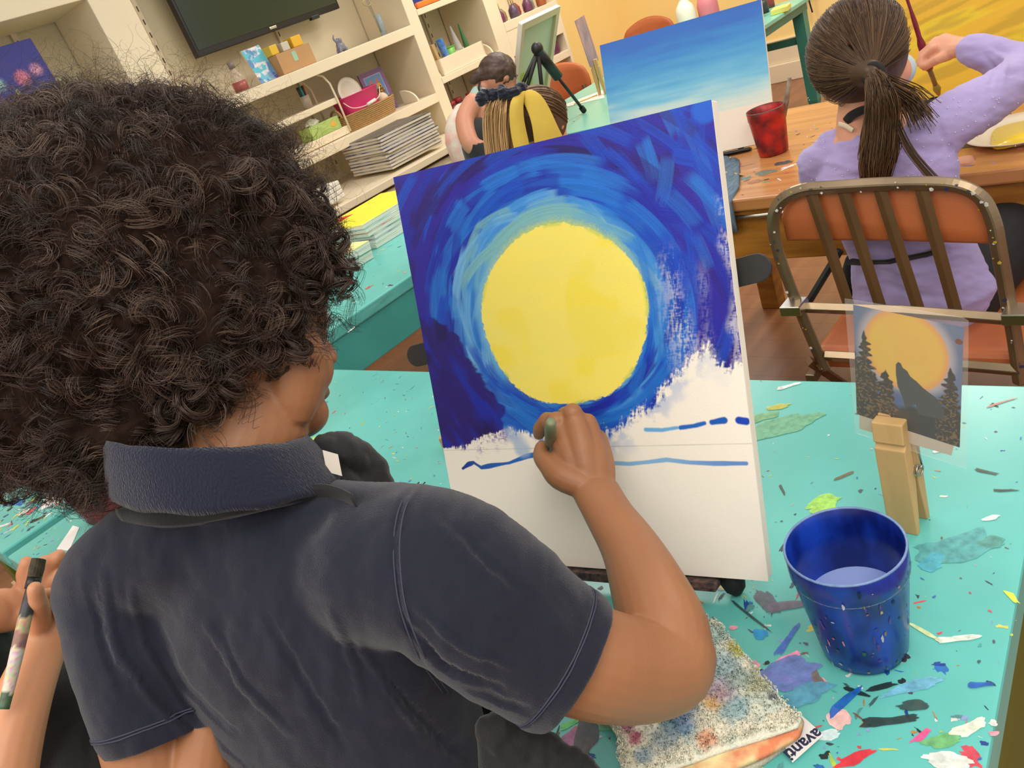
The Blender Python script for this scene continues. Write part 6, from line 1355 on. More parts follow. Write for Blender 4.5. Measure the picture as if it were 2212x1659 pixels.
for k in range(4):
    p = PZ(712, 440, TAB + 0.02)
    o = MB().box((p.x, p.y, TAB + 0.0215 + k * 0.0225 + 0.011), (0.16, 0.11, 0.021), rot=0.3).build('white_tray', mat('white_plastic', (230, 224, 212), 0.5), bev=0.004)
    tag(o, '%s of four white trays stacked on the base cabinet' % ['lowest', 'second', 'third', 'topmost'][k], 'tray', 'white trays')

# ================================================================ THINGS ON THE SHELVES
ZB = 1.3885; ZC = 0.9725
# upper shelf
p = PY(522, 190, 4.02)
t = thing('glass_bottle', 'clear bottle with reddish liquid on the upper shelf beside the dark curly hair', 'bottle', (p.x, 4.02, ZB))
MB().lathe([(0, 0), (0.036, 0), (0.038, 0.01), (0.038, 0.06), (0.030, 0.085), (0.016, 0.105), (0.014, 0.12), (0, 0.12)], (0, 0, 0), 20).build('glass', mat('clear_glass', (210, 190, 170), 0.1, alpha=0.45), t, smooth=True, local=True)
MB().lathe([(0, 0.004), (0.0385, 0.004), (0.0385, 0.052), (0, 0.052)], (0, 0, 0), 20).build('liquid', mat('red_liquid', (160, 80, 74), 0.3), t, smooth=True, local=True)
MB().lathe([(0, 0.12), (0.017, 0.12), (0.017, 0.152), (0, 0.152)], (0, 0, 0), 16).build('cap', mat('grey_cap', (120, 110, 100), 0.4), t, smooth=True, local=True)
def marble(X, Y):
    n1 = fbm(X * 30, Y * 18, 4); n2 = fbm(X * 18 + 9, Y * 40, 4); c = mixc(np.broadcast_to(LC(90, 140, 190), X.shape + (3,)), LC(225, 225, 230), sm(0.5, 0.62, n1)); c = mixc(c, LC(80, 70, 150), sm(0.55, 0.65, n2)); return mixc(c, LC(90, 190, 210), sm(0.60, 0.68, n1 * n2 * 2.2))
p = PY(575, 178, 4.05)
t = thing('poured_painting', 'small glossy blue and violet swirled painting leaning beside a cardboard box', 'painting', (p.x + 0.05, 4.05, ZB))
MB().obox(Vector((p.x - 0.03, 4.052, ZB + 0.001)), (0.115, -0.012, 0), (0, 0.05, 0.185), (0, 0.014, 0)).build('board', cream, t)
canvas_grid('painted_face', Vector((p.x - 0.03, 4.0515, ZB + 0.001)), Vector((0.1, -0.01, 0)).normalized(), Vector((0, 0.05, 0.185)).normalized(), 0.115, 0.19, 40, 60, marble, cmat('glossy_paint', 0.12, spec=0.8), t)
t = thing('cardboard_box', 'small cardboard box with yellow packets on the upper shelf', 'box', (2.92, 4.06, ZB))
MB().box((2.92, 4.06, ZB + 0.055), (0.24, 0.14, 0.108)).build('box_body', mat('cardboard', (184, 142, 96), 0.75, var=0.06, vs=9), t, bev=0.002)
MB().box((2.915, 3.9895, ZB + 0.07), (0.03, 0.001, 0.05)).build('label_sticker', mat('green_label', (150, 190, 160), 0.6), t)
for (x_, w_b, h_b, c_) in ((2.82, 0.05, 0.05, (220, 180, 50)), (2.985, 0.07, 0.055, (224, 176, 40)), (2.90, 0.05, 0.045, (196, 190, 176))):
    o = MB().box((x_, 4.05, ZB + 0.110 + h_b / 2), (w_b, 0.08, h_b)).build('small_packet', mat('packet_%d' % c_[0], c_, 0.5), bev=0.003)
    tag(o, {0.05: 'leftmost yellow packet on the cardboard box', 0.07: 'larger yellow packet at the right end of the cardboard box'}[w_b] if c_[2] < 100 else 'grey and black packet between the yellow ones on the cardboard box', 'packet', 'packets on the box')
t = thing('elephant_figurine', 'small grey blue elephant figurine with raised trunk on the upper shelf', 'figurine', (3.25, 4.0, ZB))
eb = MB(); ex, ey = 3.25, 4.0
eb.ball((ex, ey, ZB + 0.030), (0.030, 0.022, 0.028), 16, 10); eb.ball((ex - 0.005, ey, ZB + 0.060), (0.018, 0.016, 0.018), 14, 10)
limb(eb, spline([(Vector((ex - 0.018, ey, ZB + 0.062)), 0.008), (Vector((ex - 0.028, ey, ZB + 0.080)), 0.006), (Vector((ex - 0.018, ey, ZB + 0.098)), 0.004)], 4), 8)
for a, b in ((-0.018, -0.012), (-0.018, 0.012), (0.018, -0.012), (0.018, 0.012)): limb(eb, [(Vector((ex + a, ey + b, ZB + 0.02)), 0.009), (Vector((ex + a * 1.3, ey + b, ZB + 0.006)), 0.009)], 10)
for e in (-1, 1): eb.ball((ex + 0.002, ey + 0.018 * e, ZB + 0.062), (0.012, 0.004, 0.014), 10, 8)
finish('elephant_body', remesh(eb, 0.0025, 3, name='elephant_body'), mat('slate_ceramic', (120, 122, 140), 0.35), t)
t = thing('wire_ornament', 'glass and wire ornament hanging over the right end of the upper shelf', 'ornament', (3.62, 4.05, ZB))
MB().lathe([(0.018, 0), (0.020, 0.0), (0.022, 0.12), (0.020, 0.12)], (3.63, 4.03, ZB), 18, closed=True).build('glass_tube', mat('blue_glass', (150, 176, 190), 0.1, alpha=0.5), t, smooth=True)
for k in range(3): MB().tube([(3.62 - 0.006 * k, 4.03, ZB + 0.02), (3.60 - 0.01 * k, 4.02, ZB + 0.20), (3.57 + 0.012 * k, 4.01, ZB + 0.32)], 0.0025, 6).build('rod', steel, t, smooth=True)
MB().tube([(3.58 + 0.035 * math.cos(a), 4.015, ZB + 0.20 + 0.020 * math.sin(a)) for a in [k * PI / 8 for k in range(16)]], 0.002, 6, closed=True).build('wire_loop', mat('gold_wire', (190, 170, 110), 0.3, metal=0.8), t, smooth=True)
# fireworks painting on the left shelf
def firework(X, Y):
    n = fbm(X * 12, Y * 12, 4); t_ = Y / 0.508; c = mixc(np.broadcast_to(LC(66, 66, 140), X.shape + (3,)), LC(84, 110, 190), sm(0.5, 0.2, t_) * n * 1.4)
    c = mixc(c, LC(196, 70, 80), sm(0.5, 0.68, fbm(X * 9 + 3, Y * 16, 3)) * sm(0.5, 0.25, t_) * sm(0.12, 0.2, X))
    for fx, fy, r_, col in ((0.285, 0.37, 0.045, (230, 130, 140)), (0.355, 0.385, 0.036, (226, 160, 180)), (0.30, 0.285, 0.022, (150, 200, 220)), (0.18, 0.37, 0.04, (150, 190, 190))):
        r = np.hypot(X - fx, Y - fy); a = np.arctan2(Y - fy, X - fx); c = mixc(c, LC(*col), sm(r_, r_ * 0.3, r) * (0.35 + 0.65 * (vnoise(a * 9, r * 300) > 0.45)))
    d, q = seg_d(X, Y, [(0.232, 0.33), (0.24, 0.27)]); c = mixc(c, LC(190, 210, 120), sm(0.008, 0.004, d)); d = np.hypot(X - 0.24, Y - 0.245); c = mixc(c, LC(226, 220, 200), sm(0.022, 0.016, d)); d, q = seg_d(X, Y, [(0.25, 0.22), (0.26, 0.16)]); return mixc(c, LC(150, 120, 100), sm(0.014, 0.008, d))
fwx = 1.248
fw_ = thing('fireworks_painting', 'dark blue painting of fireworks standing on the upper left shelf', 'painting', (fwx + 0.2, 3.97, ZB))
MB().obox(Vector((fwx, 3.962, ZB + 0.001)), (0.406, 0, 0), (0, 0.03, 0.507), (0, 0.018, 0)).build('canvas_wrap', mat('navy_edge', (70, 74, 140), 0.6), fw_)
canvas_grid('painted_face', Vector((fwx, 3.9615, ZB + 0.001)), Vector((1, 0, 0)), Vector((0, 0.03, 0.507)).normalized(), 0.406, 0.508, 120, 150, firework, cmat('matte_paint', 0.8), fw_)
# lower shelf: wire-sided rack with two tiers
rk = thing('shelf_rack', 'white two-tier rack with an arched side on the middle shelf', 'rack', (2.85, 4.05, ZC))
MB().box((2.82, 4.06, 1.165), (0.44, 0.20, 0.035)).build('tier', white, rk, bev=0.004)
MB().box((2.82, 4.06, ZC + 0.025), (0.44, 0.20, 0.045)).build('tier', white, rk, bev=0.004)
MB().tube([(3.04, 3.955, ZC + 0.01), (3.04, 3.955, 1.16), (3.035, 3.955, 1.26), (3.01, 3.955, 1.31), (2.97, 3.955, 1.33)], 0.006, 8).build('arched_side', white, rk, smooth=True)
MB().tube([(3.04, 4.15, ZC + 0.01), (3.04, 4.15, 1.26), (3.01, 4.15, 1.31), (2.97, 4.15, 1.33)], 0.006, 8).build('arched_side', white, rk, smooth=True)
mcup = thing('marker_cup', 'clear cup of markers on the upper tier of the white rack', 'cup', (2.88, 4.02, 1.183))
MB().lathe([(0, 0), (0.026, 0), (0.032, 0.07), (0.030, 0.07), (0.025, 0.003), (0, 0.003)], (0, 0, 0), 20).build('cup_body', mat('clear_glass', (210, 190, 170), 0.1, alpha=0.45), mcup, smooth=True, local=True)
for k, (c_, nm) in enumerate((((30, 34, 40), 'black'), ((34, 60, 60), 'dark green'), ((30, 130, 120), 'teal'), ((60, 160, 150), 'light teal'), ((40, 30, 34), 'dark brown'), ((180, 50, 50), 'red'))):
    x_ = 2.86 + 0.009 * k; o = MB().tube([(2.868 + 0.005 * k, 4.02, 1.188), (x_ - 0.004, 4.015 + 0.004 * (k % 2), 1.275), (x_ - 0.006, 4.014 + 0.004 * (k % 2), 1.305)], [0.005, 0.005, 0.0055], 8).build('marker', mat('marker_%s' % nm, c_, 0.4), smooth=True)
    tag(o, '%s marker standing in the clear cup on the rack' % nm, 'marker', 'markers in the cup')
tb = thing('tissue_box', 'green tissue box with a white tissue on the lower tier of the rack', 'box', (2.92, 4.03, ZC + 0.048))
MB().box((2.90, 4.03, ZC + 0.048 + 0.035), (0.22, 0.11, 0.07)).build('carton', mat('lime_carton', (176, 200, 110), 0.5, var=0.25, vs=12), tb, bev=0.003)
tm_ = MB(); tm_.ball((2.86, 4.03, ZC + 0.13), (0.05, 0.02, 0.025), 12, 8); q_ = remesh(tm_, 0.004, 1, name='tissue'); co = get_co(q_); no = get_no(q_); co += no * ((fbm(co[:, 0] * 90, co[:, 2] * 90, 2) - 0.5) * 0.03)[:, None]; set_co(q_, co); finish('tissue', q_, mat('tissue_white', (226, 222, 206), 0.9), tb)
MB().ball((2.96, 3.9745, ZC + 0.085), (0.020, 0.001, 0.016), 12, 8).build('flower_print', mat('orange_print', (230, 170, 70), 0.6), tb)
# wicker basket
bk_ = thing('wicker_basket', 'shallow oval wicker basket with a side handle on the middle shelf', 'basket', (3.26, 4.02, ZC))
wk = mat('wicker', (186, 144, 88), 0.7, var=0.35, vs=90, bump=0.8, bs=160, stretch=(1, 1, 3))
wb_ = MB(); rows_ = 9
for r in range(rows_):
    z = ZC + 0.006 + r * 0.0105; a0 = 0.205 + 0.028 * r / rows_; b0 = 0.085 + 0.02 * r / rows_
    wb_.tube([(3.255 + (a0 + 0.0025 * math.sin(j * PI * 24 / 48 * 2 + (r % 2) * PI)) * math.cos(2 * PI * j / 72), 4.02 + (b0 + 0.0025 * math.sin(j * PI + (r % 2) * PI)) * math.sin(2 * PI * j / 72), z) for j in range(72)], 0.0062, 6, closed=True)
wb_.build('woven_body', wk, bk_, smooth=True)
MB().add([(3.255 + 0.205 * math.cos(k * PI / 20), 4.02 + 0.085 * math.sin(k * PI / 20), ZC + 0.003) for k in range(40)], [tuple(range(40))]).build('base', wk, bk_, solid=0.003)
MB().tube([(3.03 + 0.0, 4.02 + 0.05 * math.cos(a), ZC + 0.09 + 0.05 * math.sin(a)) for a in [k * PI / 10 for k in range(11)]], 0.007, 8).build('handle', wk, bk_, smooth=True)
pkb = thing('pink_bucket', 'bright pink bucket with a white wire handle standing in the wicker basket', 'bucket', (3.22, 4.02, ZC + 0.012))
pm_ = mat('pink_plastic', (226, 62, 122), 0.35)
rows = []
for (z, a, b) in ((0.014, 0.10, 0.055), (0.10, 0.125, 0.068), (0.185, 0.148, 0.080), (0.188, 0.155, 0.085)):
    rows.append([(3.22 + a * math.copysign(abs(math.cos(t_)) ** 0.5, math.cos(t_)), 4.02 + b * math.copysign(abs(math.sin(t_)) ** 0.5, math.sin(t_)), ZC + z) for t_ in [2 * PI * j / 40 for j in range(41)]])
MB().sheet(rows).build('bucket_wall', pm_, pkb, smooth=True, solid=0.003)
MB().add(rows[0][:40], [tuple(range(40))]).build('bucket_base', pm_, pkb)
MB().tube(spline([Vector((3.07, 3.955, ZC + 0.165)), Vector((3.10, 3.925, ZC + 0.12)), Vector((3.20, 3.915, ZC + 0.105)), Vector((3.31, 3.92, ZC + 0.12)), Vector((3.37, 3.955, ZC + 0.17))], 5), 0.0028, 6).build('wire_handle', white, pkb, smooth=True)
MB().tube([(3.20, 3.915, ZC + 0.106), (3.27, 3.916, ZC + 0.113)], 0.010, 10).build('grip', mat('white_plastic', (230, 224, 212), 0.5), pkb, smooth=True)
def disc(nm, label, c, r, tilt, m_, cat='plate'):
    t = thing(nm, label, cat, c); R_ = Matrix.Rotation(tilt, 3, 'X')
    MB().lathe([(0, 0), (r * 0.62, 0.0), (r * 0.72, 0.006), (r, 0.012), (r, 0.014), (r * 0.7, 0.009), (r * 0.6, 0.003), (0, 0.003)], (0, 0, 0), 36, R=R_).build('plate_body', m_, t, smooth=True, local=True)
    return t
pl = disc('white_plate', 'round white plate standing upright in the pink bucket', (3.20, 4.03, ZC + 0.20), 0.085, PI / 2 - 0.15, mat('white_ceramic', (228, 220, 204), 0.3))
# pineapple picture
def pine(X, Y):
    c = np.broadcast_to(LC(110, 150, 196), X.shape + (3,)).copy(); e = np.minimum(np.minimum(X, 0.20 - X), np.minimum(Y, 0.26 - Y)); c = mixc(c, LC(190, 196, 226), sm(0.034, 0.031, e)); c = mixc(c, LC(140, 104, 156), sm(0.030, 0.027, e))
    for fx in (0.075, 0.125):
        d = np.hypot((X - fx) / 0.019, (Y - 0.15) / 0.030); c = mixc(c, LC(230, 166, 66), sm(1.05, 0.95, d)); d = np.hypot((X - fx) / 0.010, (Y - 0.19) / 0.014); c = mixc(c, LC(226, 110, 100), sm(1.05, 0.95, d))
        for e_ in (-0.007, 0.007): d = np.hypot((X - fx - e_) / 0.006, (Y - 0.155) / 0.005); c = mixc(c, LC(40, 30, 30), sm(1.1, 0.9, d))
        d = np.hypot((X - fx) / 0.008, (Y - 0.137) / 0.004); c = mixc(c, LC(120, 50, 30), sm(1.1, 0.9, d))
    return c
pp_ = thing('pineapple_picture', 'purple framed picture of two pineapple faces in dark glasses on the middle shelf', 'picture', (3.50, 4.14, ZC))
MB().obox(Vector((3.40, 4.121, ZC + 0.001)), (0.20, 0, 0), (0, 0.02, 0.259), (0, 0.012, 0)).build('frame', mat('purple_frame', (136, 100, 150), 0.5), pp_, bev=0.002)
canvas_grid('printed_face', Vector((3.40, 4.1205, ZC + 0.001)), Vector((1, 0, 0)), Vector((0, 0.02, 0.259)).normalized(), 0.20, 0.26, 100, 120, pine, cmat('print', 0.35), pp_)
tn = thing('twine_ball', 'brown knot of twine between the bucket and the purple picture', 'twine', (3.43, 4.02, ZC + 0.1)); tb_ = MB()
for k in range(7): 
    a0 = R8.uniform(0, 3); tb_.tube([(3.42 + 0.028 * math.cos(a + a0) , 4.03 + 0.02 * math.sin(a * 1 + k), ZC + 0.125 + 0.026 * math.sin(a + k * 0.7)) for a in [j * PI / 10 for j in range(20)]], 0.004, 6, closed=True)
tb_.build('strands', mat('jute', (130, 96, 56), 0.8), tn, smooth=True)
ln = MB().ball((3.40, 4.0, ZC + 0.085), (0.04, 0.03, 0.045), 12, 8).build('folded_napkin', mat('napkin', (222, 196, 170), 0.8), smooth=True); tag(ln, 'pale folded napkin poking out of the wicker basket', 'napkin')
def round_end(x, z, y=3.93, s=0.085, nm='rounded_end'):
    MB().prism([(x, y, z)] + [(x, y + 0.0 + s * 1.6 * (1 - math.cos(a)) , z + s * math.sin(a)) for a in [PI / 2 * k / 8 for k in range(9)]] + [(x, y + s * 1.6, z)], (0.014, 0, 0)).build(nm, white, su, bev=0.003)
for x, z in ((3.60, ZC), (3.855, 1.04), (4.40, 1.04), (3.85, 1.455)): round_end(x, z)
# second bay
bn = thing('white_bin', 'white front bin on the middle shelf of the narrow bay', 'bin', (4.14, 3.98, 1.041))
MB().box((4.10, 3.99, 1.041 + 0.004), (0.44, 0.15, 0.007)).build('base', white, bn); MB().box((4.10, 3.92, 1.041 + 0.05), (0.44, 0.008, 0.1)).build('front', white, bn, bev=0.002); MB().box((4.10, 4.06, 1.041 + 0.05), (0.44, 0.008, 0.1)).build('back', white, bn)
for x in (3.885, 4.315): MB().box((x, 3.99, 1.041 + 0.05), (0.008, 0.148, 0.1)).build('side', white, bn)
def cyl(nm, label, cat, p, r0, r1, h, m_, tilt=0, n=16):
    o = MB().tube([Vector(p), Vector(p) + Vector((math.sin(tilt) * h, 0, math.cos(tilt) * h))], [r0, r1], n).build(nm, m_, smooth=False); return tag(o, label, cat)
cyl('blue_tube', 'bright blue foil tube standing in the white bin', 'tube', (4.03, 3.98, 1.05), 0.022, 0.024, 0.20, mat('blue_foil', (50, 110, 190), 0.3, var=0.3, vs=30, rgb2=(120, 160, 210)), -0.12)
cyl('wooden_paddle', 'flat wooden paddle standing left of the blue tube in the white bin', 'paddle', (3.955, 3.99, 1.05), 0.018, 0.020, 0.185, wood, -0.1, 6)
gc = thing('green_cup', 'lime green cup standing behind the blue tube in the white bin', 'cup', (4.10, 4.02, 1.05)); MB().lathe([(0, 0), (0.032, 0), (0.045, 0.13), (0.043, 0.13), (0.030, 0.003), (0, 0.003)], (0, 0, 0), 24).build('cup_body', mat('lime_plastic', (110, 180, 70), 0.4), gc, smooth=True, local=True)
MB().tube([(0.045 * math.cos(a), 0.045 * math.sin(a), 0.13) for a in [k * PI / 12 for k in range(24)]], 0.003, 6, closed=True).build('rim', mat('lime_plastic', (110, 180, 70), 0.4), gc, local=True, smooth=True)
cyl('green_cone', 'dark green paper cone in the right part of the narrow bay', 'cone', (4.26, 4.0, 1.05), 0.03, 0.004, 0.24, mat('green_card', (60, 110, 60), 0.6), -0.05)
cyl('white_cone', 'white paper cone beside the green one', 'cone', (4.325, 4.14, 1.041), 0.045, 0.005, 0.25, mat('white_card', (222, 218, 214), 0.6), -0.05)
oc = thing('orange_cup', 'orange cup with a black handle sticking out at the left end of the narrow bay', 'cup', (3.90, 3.93, 1.041)); MB().lathe([(0, 0), (0.022, 0), (0.026, 0.05), (0.024, 0.05), (0.02, 0.003), (0, 0.003)], (-0.02, 0.16, 0.0), 18).build('cup_body', mat('orange_plastic', (234, 120, 40), 0.4), oc, smooth=True, local=True)
cyl('black_handle', 'black tool handle leaning out of the orange cup', 'handle', (3.88, 4.09, 1.05), 0.008, 0.011, 0.17, black, -0.15)
bt = thing('blue_tub', 'dark blue tub with an orange lid on the top shelf of the narrow bay', 'tub', (4.0, 4.0, 1.455)); MB().box((4.02, 4.04, 1.456 + 0.06), (0.30, 0.18, 0.12)).build('tub_body', mat('deep_blue_plastic', (34, 48, 130), 0.4), bt, bev=0.008); MB().box((4.0, 3.93, 1.456 + 0.018), (0.26, 0.03, 0.034)).build('lid', MATS['orange_plastic'], bt, bev=0.01, seg=3)
o = MB().box((4.27, 4.0, 1.456 + 0.03), (0.14, 0.14, 0.06)).build('yellow_tray', mat('mustard_plastic', (206, 190, 50), 0.5), bev=0.006); tag(o, 'mustard yellow tray beside the blue tub', 'tray')
for k in range(5):
    t = thing('dark_jar', ['dark jar with red lid nearest the post on the narrow low shelf', 'dark jar beside the nearest one on the low shelf', 'middle dark jar on the low shelf of the narrow bay', 'fourth dark jar on the low shelf of the narrow bay', 'last dark jar on the low shelf of the narrow bay'][k], 'jar', (3.93 + k * 0.10, 4.0 + 0.03 * (k % 2), 0.751), 0, 'dark jars on the low shelf')
    MB().lathe([(0, 0), (0.035, 0), (0.036, 0.08), (0.03, 0.095), (0, 0.095)], (0, 0, 0), 18).build('jar_body', mat('dark_glaze', (90, 50, 50), 0.4, var=0.4, vs=20), t, smooth=True, local=True); MB().lathe([(0, 0.095), (0.03, 0.095), (0.03, 0.12), (0, 0.12)], (0, 0, 0), 18).build('lid', mat('red_lid', (160, 40, 50), 0.4), t, smooth=True, local=True)
# third bay and low shelf: paint pump bottles
def pump(label, loc, c, group, s=1.0):
    t = thing('paint_bottle', label, 'bottle', loc, R8.uniform(0, 6), group)
    MB().lathe([(0, 0), (0.034 * s, 0), (0.038 * s, 0.012 * s), (0.036 * s, 0.055 * s), (0.020 * s, 0.078 * s), (0.014 * s, 0.086 * s), (0, 0.086 * s)], (0, 0, 0), 16).build('bottle_body', mat('bottle_%d_%d' % c[:2], c, 0.35, var=0.3, vs=30), t, smooth=True, local=True)
    MB().tube([(0, 0, 0.085 * s), (0, 0, 0.125 * s), (0.012 * s, 0, 0.130 * s), (0.030 * s, 0, 0.122 * s)], 0.004 * s, 6).build('pump', mat('ochre_pump', (196, 168, 90), 0.5), t, smooth=True, local=True)
cols_ = [((120, 46, 90), 'magenta'), ((150, 130, 90), 'ochre'), ((96, 74, 96), 'plum'), ((150, 60, 50), 'brick red'), ((110, 60, 90), 'mauve'), ((130, 136, 130), 'grey green'), ((170, 90, 50), 'orange brown')]
for k in range(7): pump('%s paint pump bottle on the white shelf by the yellow wall' % cols_[k][1], (4.63 + k * 0.082, 3.97 + 0.05 * (k % 2), 1.1855), cols_[k][0], 'pump bottles on the high white shelf')
for k in range(3): pump('%s paint pump bottle on the low white shelf end, beside the orange chair' % ['dark violet', 'violet pink', 'deep purple'][k], (4.96 + k * 0.075, 3.98, 0.8405), [(84, 40, 70), (140, 46, 110), (110, 40, 80)][k], 'pump bottles on the low shelf', 1.3)
o = MB().box((4.68, 3.99, 0.8405 + 0.09), (0.12, 0.12, 0.18)).build('ochre_box', mat('ochre_card', (176, 146, 66), 0.6, var=0.3, vs=14), bev=0.003); tag(o, 'ochre printed box on the low shelf behind the far canvas', 'box')
# things standing on the far end of the long turquoise table
for k, (q_, c_, nm) in enumerate((((1656, 34), (120, 40, 44), 'dark red'), ((1668, 24), (60, 56, 60), 'charcoal'), ((1680, 12), (150, 60, 60), 'rusty red'))):
    p = PZ(*q_, TAB); t = thing('paint_jar', '%s paint jar at the far end of the long turquoise table' % nm, 'jar', (p.x, p.y + 0.05, TAB + 0.0005), 0, 'jars on the far table'); MB().lathe([(0, 0), (0.030, 0), (0.032, 0.06), (0.026, 0.075), (0, 0.075)], (0, 0, 0), 16).build('jar_body', mat('jar_%d' % c_[0], c_, 0.4), t, smooth=True, local=True); MB().lathe([(0, 0.075), (0.026, 0.075), (0.026, 0.09), (0, 0.09)], (0, 0, 0), 16).build('lid', mat('grey_cap', (120, 110, 100), 0.4), t, smooth=True, local=True)
p = PZ(1688, 26, TAB); o = MB().box((p.x, p.y, TAB + 0.0155), (0.10, 0.10, 0.03), rot=0.2).build('yellow_box', mat('pale_yellow_box', (222, 216, 110), 0.5), bev=0.003); tag(o, 'pale yellow box beside the paint jars on the far table', 'box')
for (q_, c_, nm, s_) in (((1490, 66), (228, 222, 206), 'big white jug above the blue sky canvas on the far table', 1.0), ((1536, 48), (206, 120, 130), 'pink jug beside the white jug on the far table', 1.05)):
    p = PZ(*q_, TAB); t = thing('plastic_jug', nm, 'jug', (p.x, p.y, TAB + 0.0005))
    MB().lathe([(0, 0), (0.060 * s_, 0), (0.066 * s_, 0.02), (0.066 * s_, 0.12), (0.055 * s_, 0.16), (0.030 * s_, 0.19), (0.024 * s_, 0.20), (0.024 * s_, 0.225), (0, 0.225)], (0, 0, 0), 24).build('jug_body', mat('jug_%d' % c_[1], c_, 0.4), t, smooth=True, local=True)
    MB().lathe([(0, 0.225), (0.030, 0.225), (0.030, 0.25), (0, 0.25)], (0, 0, 0), 18).build('cap', mat('grey_cap', (120, 110, 100), 0.4), t, smooth=True, local=True)
    MB().tube(spline([Vector((0.05, 0, 0.16)), Vector((0.095, 0, 0.14)), Vector((0.095, 0, 0.07)), Vector((0.062, 0, 0.05))], 4), 0.008, 8).build('handle', MATS['jug_%d' % c_[1]], t, smooth=True, local=True)
# ================================================================ hooks with black aprons
for k, (y_, z0, L) in enumerate(((2.62, 0.62, 0.30), (2.30, 0.80, 0.34), (2.12, 0.84, 0.30), (1.95, 0.85, 0.28))):
    t = thing('hanging_apron', ['black apron hanging low behind the far table leg', 'black apron strings hanging right of the teal table leg', 'second pair of black apron strings on the yellow wall', 'black apron bunch hanging above the head of the girl in lilac'][k], 'apron', (6.44, y_, z0 + L), 0, 'aprons on the yellow wall')
    MB().tube([(6.49, y_, z0 + L + 0.14), (6.46, y_, z0 + L + 0.12), (6.45, y_, z0 + L + 0.14)], 0.006, 6).build('hook', steel, t)
    m_ = MB(); limb(m_, spline([(Vector((6.455, y_, z0 + L + 0.12)), (0.02, 0.02)), (Vector((6.45, y_, z0 + L * 0.7)), (0.05, 0.025)), (Vector((6.45, y_ + 0.01, z0 + (0.02 if k == 0 else L * 0.5))), (0.09 if k == 0 else 0.045, 0.03))], 3), 14, flat=(0, 1, 0)); m_.build('cloth', blk, t, smooth=True)
    for e in (-1, 1): MB().tube(spline([Vector((6.44, y_ + 0.02 * e, z0 + L * 0.6)), Vector((6.43, y_ + 0.035 * e, z0 + L * 0.2)), Vector((6.43, y_ + 0.02 * e, z0 - 0.06)), Vector((6.43, y_ + 0.03 * e, z0 - 0.16))], 4), 0.006, 6).build('string', blk, t, smooth=True)
# clothespin holding a sample edge-on, on the far table
p = PZ(1293, 208, TAB); pq = Vector((0.35, -0.94, 0)); ps = Vector((0.94, 0.35, 0))
t = thing('giant_clothespin', 'giant wooden clothespin on the far turquoise table holding a purple card edge-on', 'clothespin', tuple(p))
jaw('front_jaw', [(a * 1.2, h_ * 1.25) for a, h_ in fj], t, p, ps, pq, 0.03, wood); jaw('rear_jaw', [(0.045 - a * 1.2, h_ * 1.25) for a, h_ in fj], t, p, ps, pq, 0.03, wood)
o = MB().obox(p + pq * 0.021 - ps * 0.08 + zz * 0.165, ps * 0.2, zz * 0.24 - pq * 0.01, pq * 0.003).build('sample_card', mat('mauve_card', (176, 140, 150), 0.4, var=0.3, vs=10, rgb2=(120, 110, 130))); tag(o, 'mauve sample card seen edge-on in the far clothespin', 'card')
# paper strip and pencils on the far table
o = MB().prism([PZ(1206, 236, TAB), PZ(1212, 230, TAB), PZ(1302, 196, TAB), PZ(1306, 212, TAB)], (0, 0, 0.003)).build('paper_strip', mat('paper_white', (236, 226, 214), 0.7)); tag(o, 'white paper lying on the far turquoise table', 'paper')
a, b = PZ(1240, 225, TAB + 0.006), PZ(1290, 205, TAB + 0.006); o = MB().tube([a, b], 0.004, 6).build('pencil', mat('pencil_yellow', (220, 170, 60), 0.4)); tag(o, 'yellow pencil on the far turquoise table beside the paper', 'pencil')

# ================================================================ ON THE WOODEN DESK
a, b = PZ(1548, 370, TAB + 0.004), PZ(1610, 379, TAB + 0.004); d_ = (b - a).normalized()
t = thing('pencil', 'yellow pencil lying on the wooden desk beside the moon canvas', 'pencil', tuple(b)); MB().tube([a - d_ * 0.06, b - d_ * 0.02], 0.0036, 6).build('shaft', mat('pencil_yellow', (220, 170, 60), 0.4), t); MB().tube([b - d_ * 0.02, b - d_ * 0.004, b], [0.0036, 0.001, 0.0004], 6).build('sharpened_tip', wood, t)
rows = []
for i in range(9):
    s_ = i / 8; L_ = PZ(1545 - 8 * s_, 335 + 60 * min(s_ / 0.6, 1), TAB + 0.005); Rr = PZ(1597 + 0 * s_, 345 + 70 * min(s_ / 0.6, 1), TAB + 0.005)
    if s_ > 0.6: L_.x = Rr.x = 1.868; dzz = (s_ - 0.6) / 0.4 * 0.09; L_.z -= dzz; Rr.z -= dzz
    rows.append([L_.lerp(Rr, j / 8) + Vector((0, 0, 0.004 * math.sin(j * 2.2 + i))) for j in range(9)])
o = MB().sheet(rows).build('grey_rag', mat('blue_grey_rag', (110, 132, 150), 0.9, var=0.4, vs=20, bump=0.5, bs=200, stretch=(1, 6, 1)), smooth=True, solid=0.006); tag(o, 'blue grey rag hanging over the edge of the wooden desk', 'rag')
pp = PZ(2205, 290, TAB + 0.004); t = thing('paper_plate', 'white paper plate smeared with yellow paint on the wooden desk', 'plate', (pp.x, pp.y, TAB + 0.001))
MB().lathe([(0, 0), (0.075, 0.0), (0.085, 0.008), (0.112, 0.018), (0.113, 0.020), (0.084, 0.011), (0.074, 0.003), (0, 0.003)], (0, 0, 0), 48).build('plate_body', mat('paper_plate', (232, 220, 196), 0.7), t, smooth=True, local=True)
